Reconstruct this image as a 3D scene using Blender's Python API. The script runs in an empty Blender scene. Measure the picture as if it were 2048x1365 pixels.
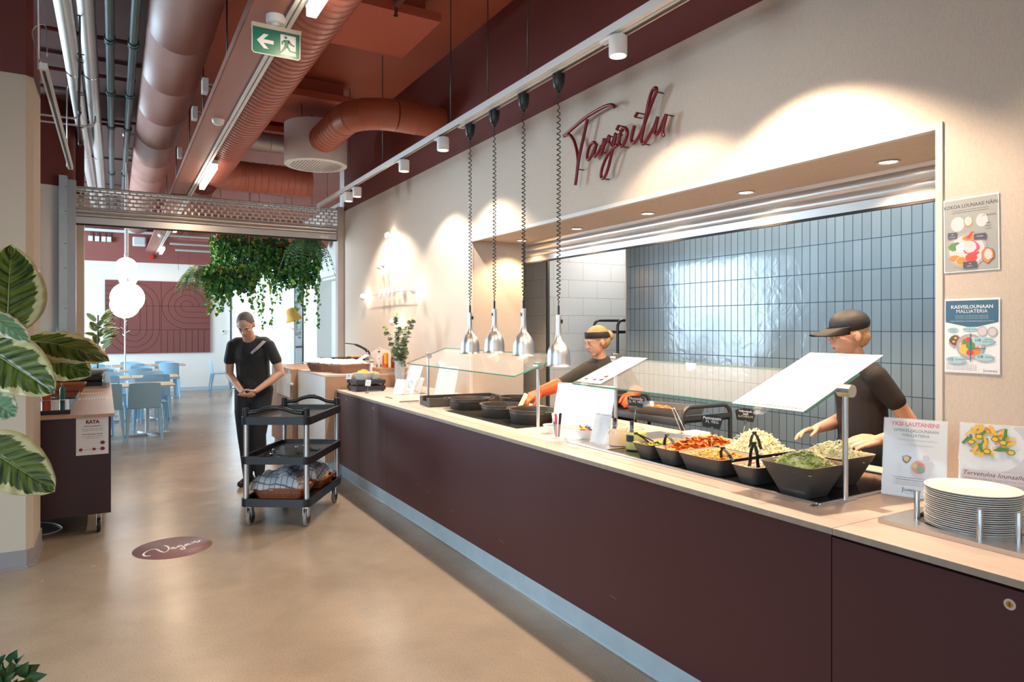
import bpy, bmesh, math, random
from mathutils import Vector, Matrix, noise as mnoise
PI = math.pi
SC = bpy.context.scene
COL = SC.collection
# ---------------------------------------------------------------- camera
YAW = 0.527833
CAMH = 1.56
cam = bpy.data.cameras.new('camera'); camo = bpy.data.objects.new('camera', cam); COL.objects.link(camo)
camo.location = (0, 0, CAMH); camo.rotation_euler = (PI/2, 0, -YAW)
cam.sensor_width = 36; cam.lens = 24.0; cam.shift_x = 0; cam.shift_y = -26.5/2048
cam.clip_start = 0.05; cam.clip_end = 200
SC.camera = camo
# ---------------------------------------------------------------- world, exposure
w = bpy.data.worlds.new('world'); SC.world = w; w.use_nodes = True
w.node_tree.nodes['Background'].inputs[0].default_value = (0.62, 0.82, 1.0, 1)
w.node_tree.nodes['Background'].inputs[1].default_value = .42
SC.view_settings.view_transform = 'Standard'; SC.view_settings.look = 'None'
SC.view_settings.gamma = 1; SC.view_settings.exposure = 0.06
try: SC.view_settings.use_curve_mapping = False
except Exception: pass
def area(name, loc, tgt, sx, sy, power, col, spread=PI):
    l = bpy.data.lights.new(name, 'AREA'); l.shape = 'RECTANGLE'; l.size = sx; l.size_y = sy
    l.energy = power; l.color = col; l.spread = spread
    o = bpy.data.objects.new(name, l); COL.objects.link(o); o.location = loc
    o.rotation_euler = (Vector(tgt)-Vector(loc)).to_track_quat('-Z', 'Z').to_euler()
    return o
def spot(name, loc, tgt, power, col, ang=80, blend=.6, rad=.03):
    l = bpy.data.lights.new(name, 'SPOT'); l.energy = power; l.color = col
    l.spot_size = math.radians(ang); l.spot_blend = blend; l.shadow_soft_size = rad
    o = bpy.data.objects.new(name, l); COL.objects.link(o); o.location = loc
    o.rotation_euler = (Vector(tgt)-Vector(loc)).to_track_quat('-Z', 'Y').to_euler()
    return o
WARM = (1.0, .66, .38); WARM2 = (1.0, .78, .58); COOL = (.62, .84, 1.0)
# daylight through the glazed facade to the left and behind
area('daylight_left', (-4.6, .6, 2.3), (-.3, 3.2, 0), 2.6, 2.4, 75, COOL, math.radians(75))
area('daylight_behind', (-1.5, -4.5, 2.1), (1, 4, .8), 5.0, 3.2, 85, (.70, .86, 1.0))
# daylight in the dining room: facade on its left side and the curtained window at its end
area('daylight_dining', (-6.8, 14.5, 2.2), (2, 14.2, 1.0), 8.0, 3.6, 3000, COOL)
area('daylight_curtain', (3.3, 19.6, 2.0), (2.2, 12, 1.0), 1.6, 3.6, 230, (.8, .93, 1.0))
# kitchen ceiling lamps
area('kitchen_light', (3.78, 2.6, 2.86), (3.9, 2.6, 0), .5, 3.5, 62, (1, .97, .93))
area('kitchen_light_rear', (4.9, 5.75, 2.86), (4.9, 5.75, 0), .7, .7, 26, (1, .98, .95))
# ---------------------------------------------------------------- helpers
def nodes(m): return m.node_tree.nodes, m.node_tree.links
def mat(name, col, rough=.5, metal=0, spec=.5, alpha=1, emis=None, est=1, trans=0, ior=1.45, bump=0, bscale=200, noise=0, nscale=8, coat=0, stretch=None, sheen=0, sss=0):
    m = bpy.data.materials.new(name); m.use_nodes = True; N, L = nodes(m); b = N['Principled BSDF']
    b.inputs['Base Color'].default_value = (*col, 1); b.inputs['Roughness'].default_value = rough
    b.inputs['Metallic'].default_value = metal; b.inputs['Specular IOR Level'].default_value = spec
    b.inputs['Alpha'].default_value = alpha; b.inputs['Transmission Weight'].default_value = trans
    b.inputs['IOR'].default_value = ior; b.inputs['Coat Weight'].default_value = coat
    b.inputs['Sheen Weight'].default_value = sheen
    if sss: b.inputs['Subsurface Weight'].default_value = sss; b.inputs['Subsurface Scale'].default_value = .01
    if emis: b.inputs['Emission Color'].default_value = (*emis, 1); b.inputs['Emission Strength'].default_value = est
    if bump or noise:
        tc = N.new('ShaderNodeTexCoord'); mp = N.new('ShaderNodeMapping'); L.new(tc.outputs['Object'], mp.inputs[0])
        if stretch: mp.inputs['Scale'].default_value = stretch
    if bump:
        t = N.new('ShaderNodeTexNoise'); t.inputs['Scale'].default_value = bscale; t.inputs['Detail'].default_value = 3
        L.new(mp.outputs[0], t.inputs['Vector']); bp = N.new('ShaderNodeBump'); bp.inputs['Strength'].default_value = bump
        bp.inputs['Distance'].default_value = .01
        L.new(t.outputs['Fac'], bp.inputs['Height']); L.new(bp.outputs[0], b.inputs['Normal'])
    if noise:
        t = N.new('ShaderNodeTexNoise'); t.inputs['Scale'].default_value = nscale; t.inputs['Detail'].default_value = 5
        L.new(mp.outputs[0], t.inputs['Vector'])
        mx = N.new('ShaderNodeMixRGB'); mx.blend_type = 'MIX'; L.new(t.outputs['Fac'], mx.inputs[0])
        mx.inputs[1].default_value = (*[c*(1-noise) for c in col], 1); mx.inputs[2].default_value = (*[min(1, c*(1+noise)) for c in col], 1)
        L.new(mx.outputs[0], b.inputs['Base Color'])
    return m
class MB:
    def __init__(s): s.b = bmesh.new(); s.mi = 0; s.uv = None
    def _f(s, vs, smooth=False):
        try:
            f = s.b.faces.new(vs); f.material_index = s.mi; f.smooth = smooth; return f
        except ValueError: return None
    def box(s, x0, x1, y0, y1, z0, z1, M=None):
        p = [(x, y, z) for x in (x0, x1) for y in (y0, y1) for z in (z0, z1)]
        v = [s.b.verts.new((M @ Vector(q)) if M else q) for q in p]
        for q in ((0, 1, 3, 2), (4, 6, 7, 5), (0, 4, 5, 1), (2, 3, 7, 6), (0, 2, 6, 4), (1, 5, 7, 3)): s._f([v[i] for i in q])
        return s
    def poly(s, pts, M=None, smooth=False):
        v = [s.b.verts.new((M @ Vector(q)) if M else Vector(q)) for q in pts]; s._f(v, smooth); return s
    def prism(s, pts, z0, z1, M=None):   # 2d outline extruded in z then M
        a = [s.b.verts.new((M @ Vector((x, y, z0))) if M else (x, y, z0)) for x, y in pts]
        c = [s.b.verts.new((M @ Vector((x, y, z1))) if M else (x, y, z1)) for x, y in pts]
        n = len(pts); s._f(a[::-1]); s._f(c)
        for i in range(n): s._f([a[i], a[(i+1) % n], c[(i+1) % n], c[i]])
        return s
    def rings(s, rings, closed=True, caps=True, smooth=True):
        R = [[s.b.verts.new(p) for p in r] for r in rings]
        for a, c in zip(R, R[1:]):
            n = len(a)
            for i in range(n if closed else n-1): s._f([a[i], a[(i+1) % n], c[(i+1) % n], c[i]], smooth)
        if caps and closed: s._f(R[0][::-1]); s._f(R[-1])
        return R
    def lathe(s, prof, c=(0, 0, 0), n=32, M=None, caps=False, ax=1, ay=1):
        rs = []
        for r, z in prof:
            rr = [Vector((c[0]+ax*r*math.cos(2*PI*i/n), c[1]+ay*r*math.sin(2*PI*i/n), c[2]+z)) for i in range(n)]
            rs.append([M @ q for q in rr] if M else rr)
        s.rings(rs, caps=caps); return s
    def tube(s, path, r, n=8, caps=True, closed=False):
        P = [Vector(p) for p in path]; rr = r if isinstance(r, (list, tuple)) else [r]*len(P)
        up = None; rs = []
        for i, p in enumerate(P):
            if closed: d = P[(i+1) % len(P)]-P[i-1]
            else: d = (P[min(i+1, len(P)-1)]-P[max(i-1, 0)])
            d = d.normalized() if d.length > 0 else Vector((0, 0, 1))
            if up is None:
                up = Vector((0, 0, 1)) if abs(d.z) < .9 else Vector((1, 0, 0))
            a = (up-d*up.dot(d)); a = a.normalized() if a.length > 1e-6 else d.orthogonal().normalized()
            up = a; c = d.cross(a)
            rs.append([p+rr[i]*(a*math.cos(2*PI*k/n)+c*math.sin(2*PI*k/n)) for k in range(n)])
        if closed: rs.append(rs[0])
        s.rings(rs, caps=caps and not closed); return s
    def cyl(s, p0, p1, r, n=16, r1=None, caps=True):
        return s.tube([p0, p1], [r, r if r1 is None else r1], n, caps)
    def bar(s, p0, p1, wd, ht, M=None):   # square bar between two points
        p0, p1 = Vector(p0), Vector(p1); d = (p1-p0).normalized(); up = Vector((0, 0, 1)) if abs(d.z) < .95 else Vector((0, 1, 0))
        a = d.cross(up).normalized(); c = a.cross(d)
        rs = [[p+a*x*wd/2+c*y*ht/2 for x, y in ((-1, -1), (1, -1), (1, 1), (-1, 1))] for p in (p0, p1)]
        s.rings(rs, smooth=False); return s
    def sphere(s, c, r, n=16, m=10, sx=1, sy=1, sz=1, z0=-1, z1=1):
        pr = []
        for i in range(m+1):
            t = -PI/2+PI*i/m; z = math.sin(t)
            if z0 <= z <= z1: pr.append((max(math.cos(t), .001)*r, z*r*sz))
        s.lathe(pr, c, n, ax=sx, ay=sy); return s
def chain_loc(o):
    v = Vector((0, 0, 0))
    while o: v += o.location; o = o.parent
    return v
def obj(name, mb, m, parent=None, smooth=None, bevel=0, kind=None, label=None, sub=0):
    b = mb.b
    bmesh.ops.remove_doubles(b, verts=b.verts, dist=1e-5) if smooth is not None and smooth > 0 and len(b.verts) < 60000 else None
    me = bpy.data.meshes.new(name)
    if parent:
        off = chain_loc(parent)
        if off.length > 0: bmesh.ops.translate(b, verts=b.verts, vec=-off)
    b.normal_update(); bmesh.ops.recalc_face_normals(b, faces=b.faces) if smooth != -1 else None
    b.to_mesh(me); b.free()
    for q in (m if isinstance(m, (list, tuple)) else [m]): me.materials.append(q)
    if smooth is not None and smooth > 0:
        me.polygons.foreach_set('use_smooth', [True]*len(me.polygons)); me.set_sharp_from_angle(angle=math.radians(smooth))
    o = bpy.data.objects.new(name, me); COL.objects.link(o)
    if parent: o.parent = parent
    if bevel:
        q = o.modifiers.new('bevel', 'BEVEL'); q.width = bevel; q.segments = 2; q.limit_method = 'ANGLE'; q.harden_normals = False
    if sub:
        q = o.modifiers.new('sub', 'SUBSURF'); q.levels = sub; q.render_levels = sub
    if kind: o['kind'] = kind
    if label: o['label'] = label
    return o
def thing(name, label, cat, loc=(0, 0, 0), group=None):
    o = bpy.data.objects.new(name, None); COL.objects.link(o); o.location = loc; o.empty_display_size = .1
    o['label'] = label; o['category'] = cat
    if group: o['group'] = group
    return o
def tag(o, label, cat, group=None):
    o['label'] = label; o['category'] = cat
    if group: o['group'] = group
    return o
def struct(name, mb, m, **k):
    o = obj(name, mb, m, **k)
    if not k.get('parent'): o['kind'] = 'structure'
    return o
def dup(root, loc, rz=0, label=None, group=None, scale=None):
    def cp(o, par):
        c = o.copy(); COL.objects.link(c); c.parent = par
        for ch in o.children: cp(ch, c)
        return c
    r = cp(root, None); r.location = loc; r.rotation_euler = (0, 0, rz)
    if scale: r.scale = scale
    if label: r['label'] = label
    if group: r['group'] = group
    return r
FONT_CACHE = {}
def text_mb(mb, s, M, size=.02, align='CENTER', depth=0, bold=0, sx=1, fit=None):
    """add real lettering (built-in font) to mb; M maps the text plane (x right, y up, z out) to the world"""
    cu = bpy.data.curves.new('t', 'FONT'); cu.body = s; cu.size = size; cu.align_x = align; cu.resolution_u = 2
    if 'Tervetuloa' in s or 'Juvenes' in s: cu.shear = .35 if 'Ter' in s else 0; bold = 0
    cu.offset = 0 if 'M' in s else bold; cu.extrude = depth
    o = bpy.data.objects.new('t', cu); COL.objects.link(o)
    dg = bpy.context.evaluated_depsgraph_get(); dg.update()
    me = bpy.data.meshes.new_from_object(o.evaluated_get(dg))
    if fit and len(me.vertices):
        xs = [v.co.x for v in me.vertices]; wd = max(xs)-min(xs); sx = min(sx, fit/wd) if wd > 0 else sx
    n0 = len(mb.b.verts); nf = len(mb.b.faces)
    me.transform(M @ Matrix.Diagonal((sx, 1, 1, 1))); mb.b.from_mesh(me); mb.b.faces.ensure_lookup_table()
    for f in mb.b.faces[nf:]: f.material_index = mb.mi
    bpy.data.objects.remove(o); bpy.data.curves.remove(cu); bpy.data.meshes.remove(me)
def frame(o, x, y):
    """matrix with origin o, x axis along x, y axis along y, z = x cross y"""
    x = Vector(x).normalized(); y = Vector(y); y = (y-x*y.dot(x)).normalized(); z = x.cross(y)
    return Matrix(((x.x, y.x, z.x, o[0]), (x.y, y.y, z.y, o[1]), (x.z, y.z, z.z, o[2]), (0, 0, 0, 1)))
def smooth_path(P, k=6):
    P = [Vector(p) for p in P]; out = []
    for i in range(len(P)-1):
        a = P[max(i-1, 0)]; b = P[i]; c = P[i+1]; d = P[min(i+2, len(P)-1)]
        for j in range(k):
            t = j/k
            out.append(.5*((2*b)+(c-a)*t+(2*a-5*b+4*c-d)*t*t+(3*b-a-3*c+d)*t**3))
    out.append(P[-1]); return out
rnd = random.Random(7)
# ---------------------------------------------------------------- materials
BEIGE = None
def weave(name, col, amt=.10):
    m = mat(name, col, .75); N, L = nodes(m); b = N['Principled BSDF']
    tc = N.new('ShaderNodeTexCoord'); out = []
    for sc in ((60, 60, 700), (420, 420, 45)):
        mp = N.new('ShaderNodeMapping'); mp.inputs['Scale'].default_value = sc; L.new(tc.outputs['Object'], mp.inputs[0])
        t = N.new('ShaderNodeTexNoise'); t.inputs['Scale'].default_value = 1; t.inputs['Detail'].default_value = 2; L.new(mp.outputs[0], t.inputs['Vector']); out.append(t)
    ad = N.new('ShaderNodeMath'); ad.operation = 'ADD'; L.new(out[0].outputs['Fac'], ad.inputs[0]); L.new(out[1].outputs['Fac'], ad.inputs[1])
    mr = N.new('ShaderNodeMapRange'); mr.inputs['From Min'].default_value = .7; mr.inputs['From Max'].default_value = 1.3
    mr.inputs['To Min'].default_value = 1-amt; mr.inputs['To Max'].default_value = 1+amt; L.new(ad.outputs[0], mr.inputs[0])
    mx = N.new('ShaderNodeVectorMath'); mx.operation = 'SCALE'; mx.inputs[0].default_value = col; L.new(mr.outputs[0], mx.inputs['Scale'])
    L.new(mx.outputs[0], b.inputs['Base Color'])
    return m
M_beige = weave('woven_vinyl_beige', (.54, .452, .37))
M_white = mat('white_paint', (.72, .71, .68), .7)
M_cream = mat('cream_paint', (.58, .48, .37), .65)
M_red = mat('dark_red_paint', (.16, .036, .028), .6)
M_redc = mat('ceiling_red_paint_warm_lit', (.34, .085, .042), .6, noise=.12, nscale=2)  # red paint, with the warm lamp bounce put into its orange tone
M_ceilm = mat('concrete_ceiling_cool_lit', (.165, .085, .078), .7, noise=.18, nscale=1.3, bump=.2, bscale=3)  # precast slabs in similar paint; the mauve carries cool daylight in the colour
M_duct = mat('duct_red_paint', (.40, .125, .085), .38, bump=.15, bscale=14, noise=.06)
M_ductsm = mat('smooth_duct_paint', (.38, .185, .15), .45, bump=.2, bscale=7, noise=.08, nscale=3)
M_beam = mat('beam_paint', (.36, .14, .10), .32)
M_panel = mat('acoustic_panel', (.42, .10, .055), .8)
M_steel = mat('brushed_steel', (.62, .61, .60), .28, 1)
M_alu = mat('brushed_aluminium', (.66, .65, .64), .36, 1)
M_shut = mat('anodised_shutter', (.60, .58, .56), .38, .75)
M_chrome = mat('chrome', (.8, .8, .8), .1, 1)
M_black = mat('black_plastic', (.012, .012, .013), .38)
M_blackm = mat('black_matte', (.02, .019, .018), .6)
M_iron = mat('cast_iron', (.045, .038, .032), .45, .3, bump=.15, bscale=300)
M_dgrey = mat('dark_grey_metal', (.085, .085, .085), .35, .6)
M_trim = mat('light_trim', (.62, .56, .50), .4)
M_wine = mat('wine_laminate', (.066, .019, .021), .42, noise=.06, nscale=1.5)
M_wined = mat('wine_laminate_dark', (.040, .010, .010), .42)
M_gap = mat('shadow_gap', (.01, .008, .008), .8)
M_kick = mat('painted_plinth', (.50, .60, .66), .35, .25, noise=.12, nscale=9)
M_paper = mat('paper', (.78, .77, .76), .6)
M_acr = mat('clear_acrylic', (.93, .94, .95), .05, alpha=.16, spec=.6)
M_ink = mat('print_ink', (.05, .05, .08), .7)
M_inkg = mat('grey_print', (.30, .29, .33), .7)
M_inkr = mat('dark_red_print', (.22, .03, .05), .7)
M_white_pl = mat('white_plastic', (.74, .73, .71), .35)
M_porc = mat('porcelain', (.80, .77, .72), .12, spec=.6)
M_glow = mat('lamp_glow', (1, 1, 1), .5, emis=(1, .86, .68), est=14)
M_glow2 = mat('globe_glow', (1, 1, 1), .5, emis=(1, .95, .88), est=3.0)
M_skin = mat('skin', (.60, .33, .22), .5, sss=.1)
M_bshirt = mat('black_cotton', (.016, .015, .015), .85, sheen=.2)
M_hair = mat('blond_hair', (.42, .25, .10), .55, bump=.5, bscale=60, stretch=(1, 1, .15))
M_dhair = mat('dark_hair', (.05, .035, .03), .55, bump=.5, bscale=60)
M_glove = mat('orange_glove', (.82, .10, .02), .45, bump=.1, bscale=60)
M_leaf = mat('ivy_leaf', (.075, .27, .05), .42, noise=.55, nscale=6, spec=.5)
M_leafd = mat('deep_leaf', (.025, .11, .045), .35, noise=.4, nscale=5)
M_leafy = mat('yellow_green_leaf', (.28, .42, .05), .42, noise=.3)
M_fern = mat('fern_leaf', (.10, .21, .07), .5, noise=.4)
M_stem = mat('green_stem', (.10, .12, .04), .6)
M_bark = mat('bark_stem', (.07, .05, .035), .8)
M_chair = mat('light_blue_plastic', (.33, .58, .78), .35)
M_tablet = mat('pale_birch', (.62, .50, .38), .4, noise=.06, nscale=6, stretch=(1, 12, 1))
M_whitem = mat('white_metal', (.66, .70, .72), .35)
M_wick = mat('wicker', (.27, .13, .07), .6, noise=.4, nscale=60)
M_orange = mat('orange_sticker', (.8, .12, .03), .4)
def wood(name, c1, c2, sc=(1, 14, 14), rough=.42):
    m = mat(name, c1, rough); N, L = nodes(m); b = N['Principled BSDF']
    tc = N.new('ShaderNodeTexCoord'); mp = N.new('ShaderNodeMapping'); mp.inputs['Scale'].default_value = sc; L.new(tc.outputs['Object'], mp.inputs[0])
    t = N.new('ShaderNodeTexNoise'); t.inputs['Scale'].default_value = 3; t.inputs['Detail'].default_value = 6; t.inputs['Distortion'].default_value = .4; L.new(mp.outputs[0], t.inputs['Vector'])
    mx = N.new('ShaderNodeMixRGB'); L.new(t.outputs['Fac'], mx.inputs[0]); mx.inputs[1].default_value = (*c1, 1); mx.inputs[2].default_value = (*c2, 1); L.new(mx.outputs[0], b.inputs['Base Color'])
    return m
M_top = wood('worktop_ash', (.53, .41, .335), (.62, .50, .42), (9, .8, 9), .38)
M_topedge = wood('worktop_edge', (.27, .21, .16), (.40, .32, .25), (30, 12, 1), .5)
M_oak = wood('oak_panel', (.42, .23, .13), (.52, .30, .18), (18, 18, 1))
M_carttop = wood('cart_top', (.42, .25, .15), (.52, .33, .21), (1, 12, 12), .35)
def tiles(name, col, grout, tw, th, off=0, rough=.12, wav=.35, vary=.25, axis='YZ', gw=.003, zoff=0, yoff=0):
    m = mat(name, col, rough); N, L = nodes(m); b = N['Principled BSDF']
    tc = N.new('ShaderNodeTexCoord'); sp = N.new('ShaderNodeSeparateXYZ'); L.new(tc.outputs['Object'], sp.inputs[0])
    cb = N.new('ShaderNodeCombineXYZ'); L.new(sp.outputs[axis[0]], cb.inputs[0]); L.new(sp.outputs[axis[1]], cb.inputs[1])
    mp = N.new('ShaderNodeMapping'); mp.inputs['Location'].default_value = (yoff, zoff, 0); L.new(cb.outputs[0], mp.inputs[0])
    t = N.new('ShaderNodeTexBrick'); t.offset = off; t.squash = 1; L.new(mp.outputs[0], t.inputs['Vector'])
    t.inputs['Scale'].default_value = 1; t.inputs['Brick Width'].default_value = tw; t.inputs['Row Height'].default_value = th
    t.inputs['Mortar Size'].default_value = gw/2; t.inputs['Mortar Smooth'].default_value = .1; t.inputs['Bias'].default_value = 0
    t.inputs['Color1'].default_value = (*[c*(1-vary) for c in col], 1); t.inputs['Color2'].default_value = (*[c*(1+vary) for c in col], 1)
    t.inputs['Mortar'].default_value = (*grout, 1); L.new(t.outputs['Color'], b.inputs['Base Color'])
    n = N.new('ShaderNodeTexNoise'); n.inputs['Scale'].default_value = 9; n.inputs['Detail'].default_value = 2; n.inputs['Distortion'].default_value = 1.2; L.new(mp.outputs[0], n.inputs['Vector'])
    iv = N.new('ShaderNodeMath'); iv.operation = 'MULTIPLY_ADD'; L.new(t.outputs['Fac'], iv.inputs[0]); iv.inputs[1].default_value = -.6; 
    sc = N.new('ShaderNodeMath'); sc.operation = 'MULTIPLY'; L.new(n.outputs['Fac'], sc.inputs[0]); sc.inputs[1].default_value = wav; L.new(sc.outputs[0], iv.inputs[2])
    bp = N.new('ShaderNodeBump'); bp.inputs['Strength'].default_value = .6; bp.inputs['Distance'].default_value = .012; L.new(iv.outputs[0], bp.inputs['Height']); L.new(bp.outputs[0], b.inputs['Normal'])
    rr = N.new('ShaderNodeMath'); rr.operation = 'MULTIPLY_ADD'; L.new(t.outputs['Fac'], rr.inputs[0]); rr.inputs[1].default_value = .5; rr.inputs[2].default_value = rough; L.new(rr.outputs[0], b.inputs['Roughness'])
    return m
M_tileb = tiles('blue_grey_tile', (.165, .225, .265), (.012, .035, .085), .0652, .203, zoff=-.115, yoff=0, vary=.07, gw=.0055, wav=.24, rough=.16)
M_tilew = tiles('white_wall_tile', (.62, .62, .60), (.33, .33, .31), .402, .201, off=.5, rough=.2, wav=.06, vary=.02, axis='XZ', gw=.004, zoff=-.09)
M_tilew2 = tiles('white_wall_tile_side', (.62, .62, .60), (.33, .33, .31), .402, .201, off=.5, rough=.2, wav=.06, vary=.02, axis='YZ', gw=.004, zoff=-.09)
def floor_mat():
    m = mat('polished_concrete', (.4, .3, .2), .22, spec=.5); N, L = nodes(m); b = N['Principled BSDF']
    tc = N.new('ShaderNodeTexCoord')
    def nz(s, d=4, dist=0):
        t = N.new('ShaderNodeTexNoise'); t.inputs['Scale'].default_value = s; t.inputs['Detail'].default_value = d; t.inputs['Distortion'].default_value = dist; L.new(tc.outputs['Object'], t.inputs['Vector']); return t
    a = nz(.9, 5, .6); c = nz(140, 2); d = nz(6, 6)
    cr = N.new('ShaderNodeValToRGB'); e = cr.color_ramp.elements; e[0].position = .3; e[0].color = (.275, .21, .15, 1); e[1].position = .7; e[1].color = (.40, .315, .23, 1); L.new(a.outputs['Fac'], cr.inputs[0])
    sr = N.new('ShaderNodeValToRGB'); q = sr.color_ramp.elements; q[0].position = .33; q[0].color = (.45, .4, .35, 1); q[1].position = .43; q[1].color = (1, 1, 1, 1); L.new(c.outputs['Fac'], sr.inputs[0])
    mx = N.new('ShaderNodeMixRGB'); mx.blend_type = 'MULTIPLY'; mx.inputs[0].default_value = .55; L.new(cr.outputs[0], mx.inputs[1]); L.new(sr.outputs[0], mx.inputs[2])
    m2 = N.new('ShaderNodeMixRGB'); m2.blend_type = 'OVERLAY'; m2.inputs[0].default_value = .12; L.new(mx.outputs[0], m2.inputs[1]); L.new(d.outputs['Fac'], m2.inputs[2]); L.new(m2.outputs[0], b.inputs['Base Color'])
    mr = N.new('ShaderNodeMapRange'); mr.inputs['To Min'].default_value = .20; mr.inputs['To Max'].default_value = .30; L.new(d.outputs['Fac'], mr.inputs[0]); L.new(mr.outputs[0], b.inputs['Roughness'])
    bp = N.new('ShaderNodeBump'); bp.inputs['Strength'].default_value = .02; bp.inputs['Distance'].default_value = .004; L.new(a.outputs['Fac'], bp.inputs['Height']); L.new(bp.outputs[0], b.inputs['Normal'])
    return m
M_floor = floor_mat()
def glassm(name, col=(.93, .97, .95), a=.12):
    m = mat(name, col, .02, alpha=a, spec=.8); return m
M_glass = glassm('clear_glass'); M_gedge = mat('green_glass_edge', (.10, .34, .24), .15, alpha=.9)
M_vase = glassm('vase_glass', (.8, .9, .92), .25)
def curtain_mat():
    m = mat('sheer_curtain', (.82, .88, .92), .8); N, L = nodes(m); b = N['Principled BSDF']
    tr = N.new('ShaderNodeBsdfTranslucent'); tr.inputs[0].default_value = (.85, .92, .96, 1)
    mx = N.new('ShaderNodeMixShader'); mx.inputs[0].default_value = .6; out = N['Material Output']
    L.new(b.outputs[0], mx.inputs[1]); L.new(tr.outputs[0], mx.inputs[2]); L.new(mx.outputs[0], out.inputs[0]); return m
M_curt = curtain_mat()
def leaf_var(name, dark, mid, cream):
    """variegated leaf: uv x runs across the blade (-1..1 mapped to 0..1), y along it"""
    m = mat(name, dark, .33, spec=.45); N, L = nodes(m); b = N['Principled BSDF']
    uv = N.new('ShaderNodeUVMap'); sp = N.new('ShaderNodeSeparateXYZ'); L.new(uv.outputs[0], sp.inputs[0])
    def mt(op, a, c=None, v1=None):
        q = N.new('ShaderNodeMath'); q.operation = op
        if hasattr(a, 'links'): L.new(a, q.inputs[0])
        else: q.inputs[0].default_value = a
        if c is not None:
            if hasattr(c, 'links'): L.new(c, q.inputs[1])
            else: q.inputs[1].default_value = c
        return q.outputs[0]
    ax = mt('ABSOLUTE', mt('MULTIPLY', mt('SUBTRACT', sp.outputs[0], .5), 2.0))
    # vein direction streaks: coordinate sheared with the side veins
    sh = mt('SUBTRACT', sp.outputs[1], mt('MULTIPLY', ax, .22))
    cb = N.new('ShaderNodeCombineXYZ'); L.new(mt('MULTIPLY', sp.outputs[0], 2.2), cb.inputs[0]); L.new(mt('MULTIPLY', sh, 26.0), cb.inputs[1])
    oi = N.new('ShaderNodeObjectInfo'); 
    L.new(mt('MULTIPLY', oi.outputs['Random'], 13.0), cb.inputs[2])
    n = N.new('ShaderNodeTexNoise'); n.inputs['Scale'].default_value = 1.0; n.inputs['Detail'].default_value = 5; n.inputs['Roughness'].default_value = .65; L.new(cb.outputs[0], n.inputs['Vector'])
    cb2 = N.new('ShaderNodeCombineXYZ'); L.new(mt('MULTIPLY', sp.outputs[0], 1.6), cb2.inputs[0]); L.new(mt('MULTIPLY', sh, 4.0), cb2.inputs[1]); L.new(mt('MULTIPLY', oi.outputs['Random'], 7.0), cb2.inputs[2])
    n2 = N.new('ShaderNodeTexNoise'); n2.inputs['Scale'].default_value = 1.3; n2.inputs['Detail'].default_value = 3; L.new(cb2.outputs[0], n2.inputs['Vector'])
    # edge distance along the blade too
    ey = mt('POWER', mt('ABSOLUTE', mt('MULTIPLY', mt('SUBTRACT', sp.outputs[1], .5), 2.0)), 6.0)
    ed = mt('MAXIMUM', ax, ey)
    val = mt('ADD', ed, mt('ADD', mt('MULTIPLY', mt('SUBTRACT', n.outputs['Fac'], .5), .5), mt('MULTIPLY', mt('SUBTRACT', n2.outputs['Fac'], .5), .9)))
    gr = N.new('ShaderNodeValToRGB'); e = gr.color_ramp.elements; e[0].position = .40; e[0].color = (*dark, 1); e[1].position = .56; e[1].color = (*mid, 1)
    L.new(mt('ADD', mt('MULTIPLY', n.outputs['Fac'], .75), mt('MULTIPLY', n2.outputs['Fac'], .25)), gr.inputs[0])
    cs = N.new('ShaderNodeValToRGB'); q = cs.color_ramp.elements; q[0].position = .70; q[0].color = (0, 0, 0, 1); q[1].position = .76; q[1].color = (1, 1, 1, 1); L.new(val, cs.inputs[0])
    mx = N.new('ShaderNodeMixRGB'); L.new(cs.outputs[0], mx.inputs[0]); L.new(gr.outputs[0], mx.inputs[1]); mx.inputs[2].default_value = (*cream, 1)
    L.new(mx.outputs[0], b.inputs['Base Color'])
    # midrib + side vein relief
    vv = mt('SINE', mt('MULTIPLY', sh, 55.0)); rib = mt('SMOOTH_MIN', mt('MULTIPLY', ax, 12.0), 1.0)
    bp = N.new('ShaderNodeBump'); bp.inputs['Strength'].default_value = .35; bp.inputs['Distance'].default_value = .004; L.new(mt('ADD', mt('MULTIPLY', vv, .3), rib), bp.inputs['Height']); L.new(bp.outputs[0], b.inputs['Normal'])
    return m
M_rub = leaf_var('variegated_leaf', (.010, .022, .003), (.10, .115, .010), (.46, .36, .16))
M_rub2 = leaf_var('variegated_leaf_pale', (.10, .22, .10), (.20, .30, .16), (.60, .55, .38))
# ================================================================ SETTING
WX = 2.97          # serving wall face
b = MB(); b.box(-9.5, 8, -5.5, 18.9, -.1, 0); struct('floor', b, M_floor)
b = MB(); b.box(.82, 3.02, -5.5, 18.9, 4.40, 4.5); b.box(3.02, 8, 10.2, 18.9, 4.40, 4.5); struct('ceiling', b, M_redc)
b = MB(); b.box(-9.5, .819, -5.5, 18.9, 4.40, 4.5)
for y in (1.2, 3.6, 6.0, 8.4, 10.8, 13.2, 15.6): b.box(-9.5, .819, y, y+.05, 4.37, 4.4)
struct('ceiling_left', b, M_ceilm)
# serving wall: woven vinyl to 3.30, dark red above
b = MB()
b.box(WX, 3.56, 5.878, 10.13, 0, 3.296); b.box(WX, 3.56, -3.0, 1.555, 0, 3.296); b.box(WX, 3.56, 1.555, 5.878, 2.405, 3.296)
struct('wall_right', b, M_beige)
b = MB(); b.box(WX+.018, 3.56, -3.0, 10.13, 3.2965, 4.40); struct('wall_right_upper', b, M_red)
b = MB(); b.box(3.0, 3.06, 1.556, 5.877, 0, .86); struct('wall_below_counter', b, M_dgrey)
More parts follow.
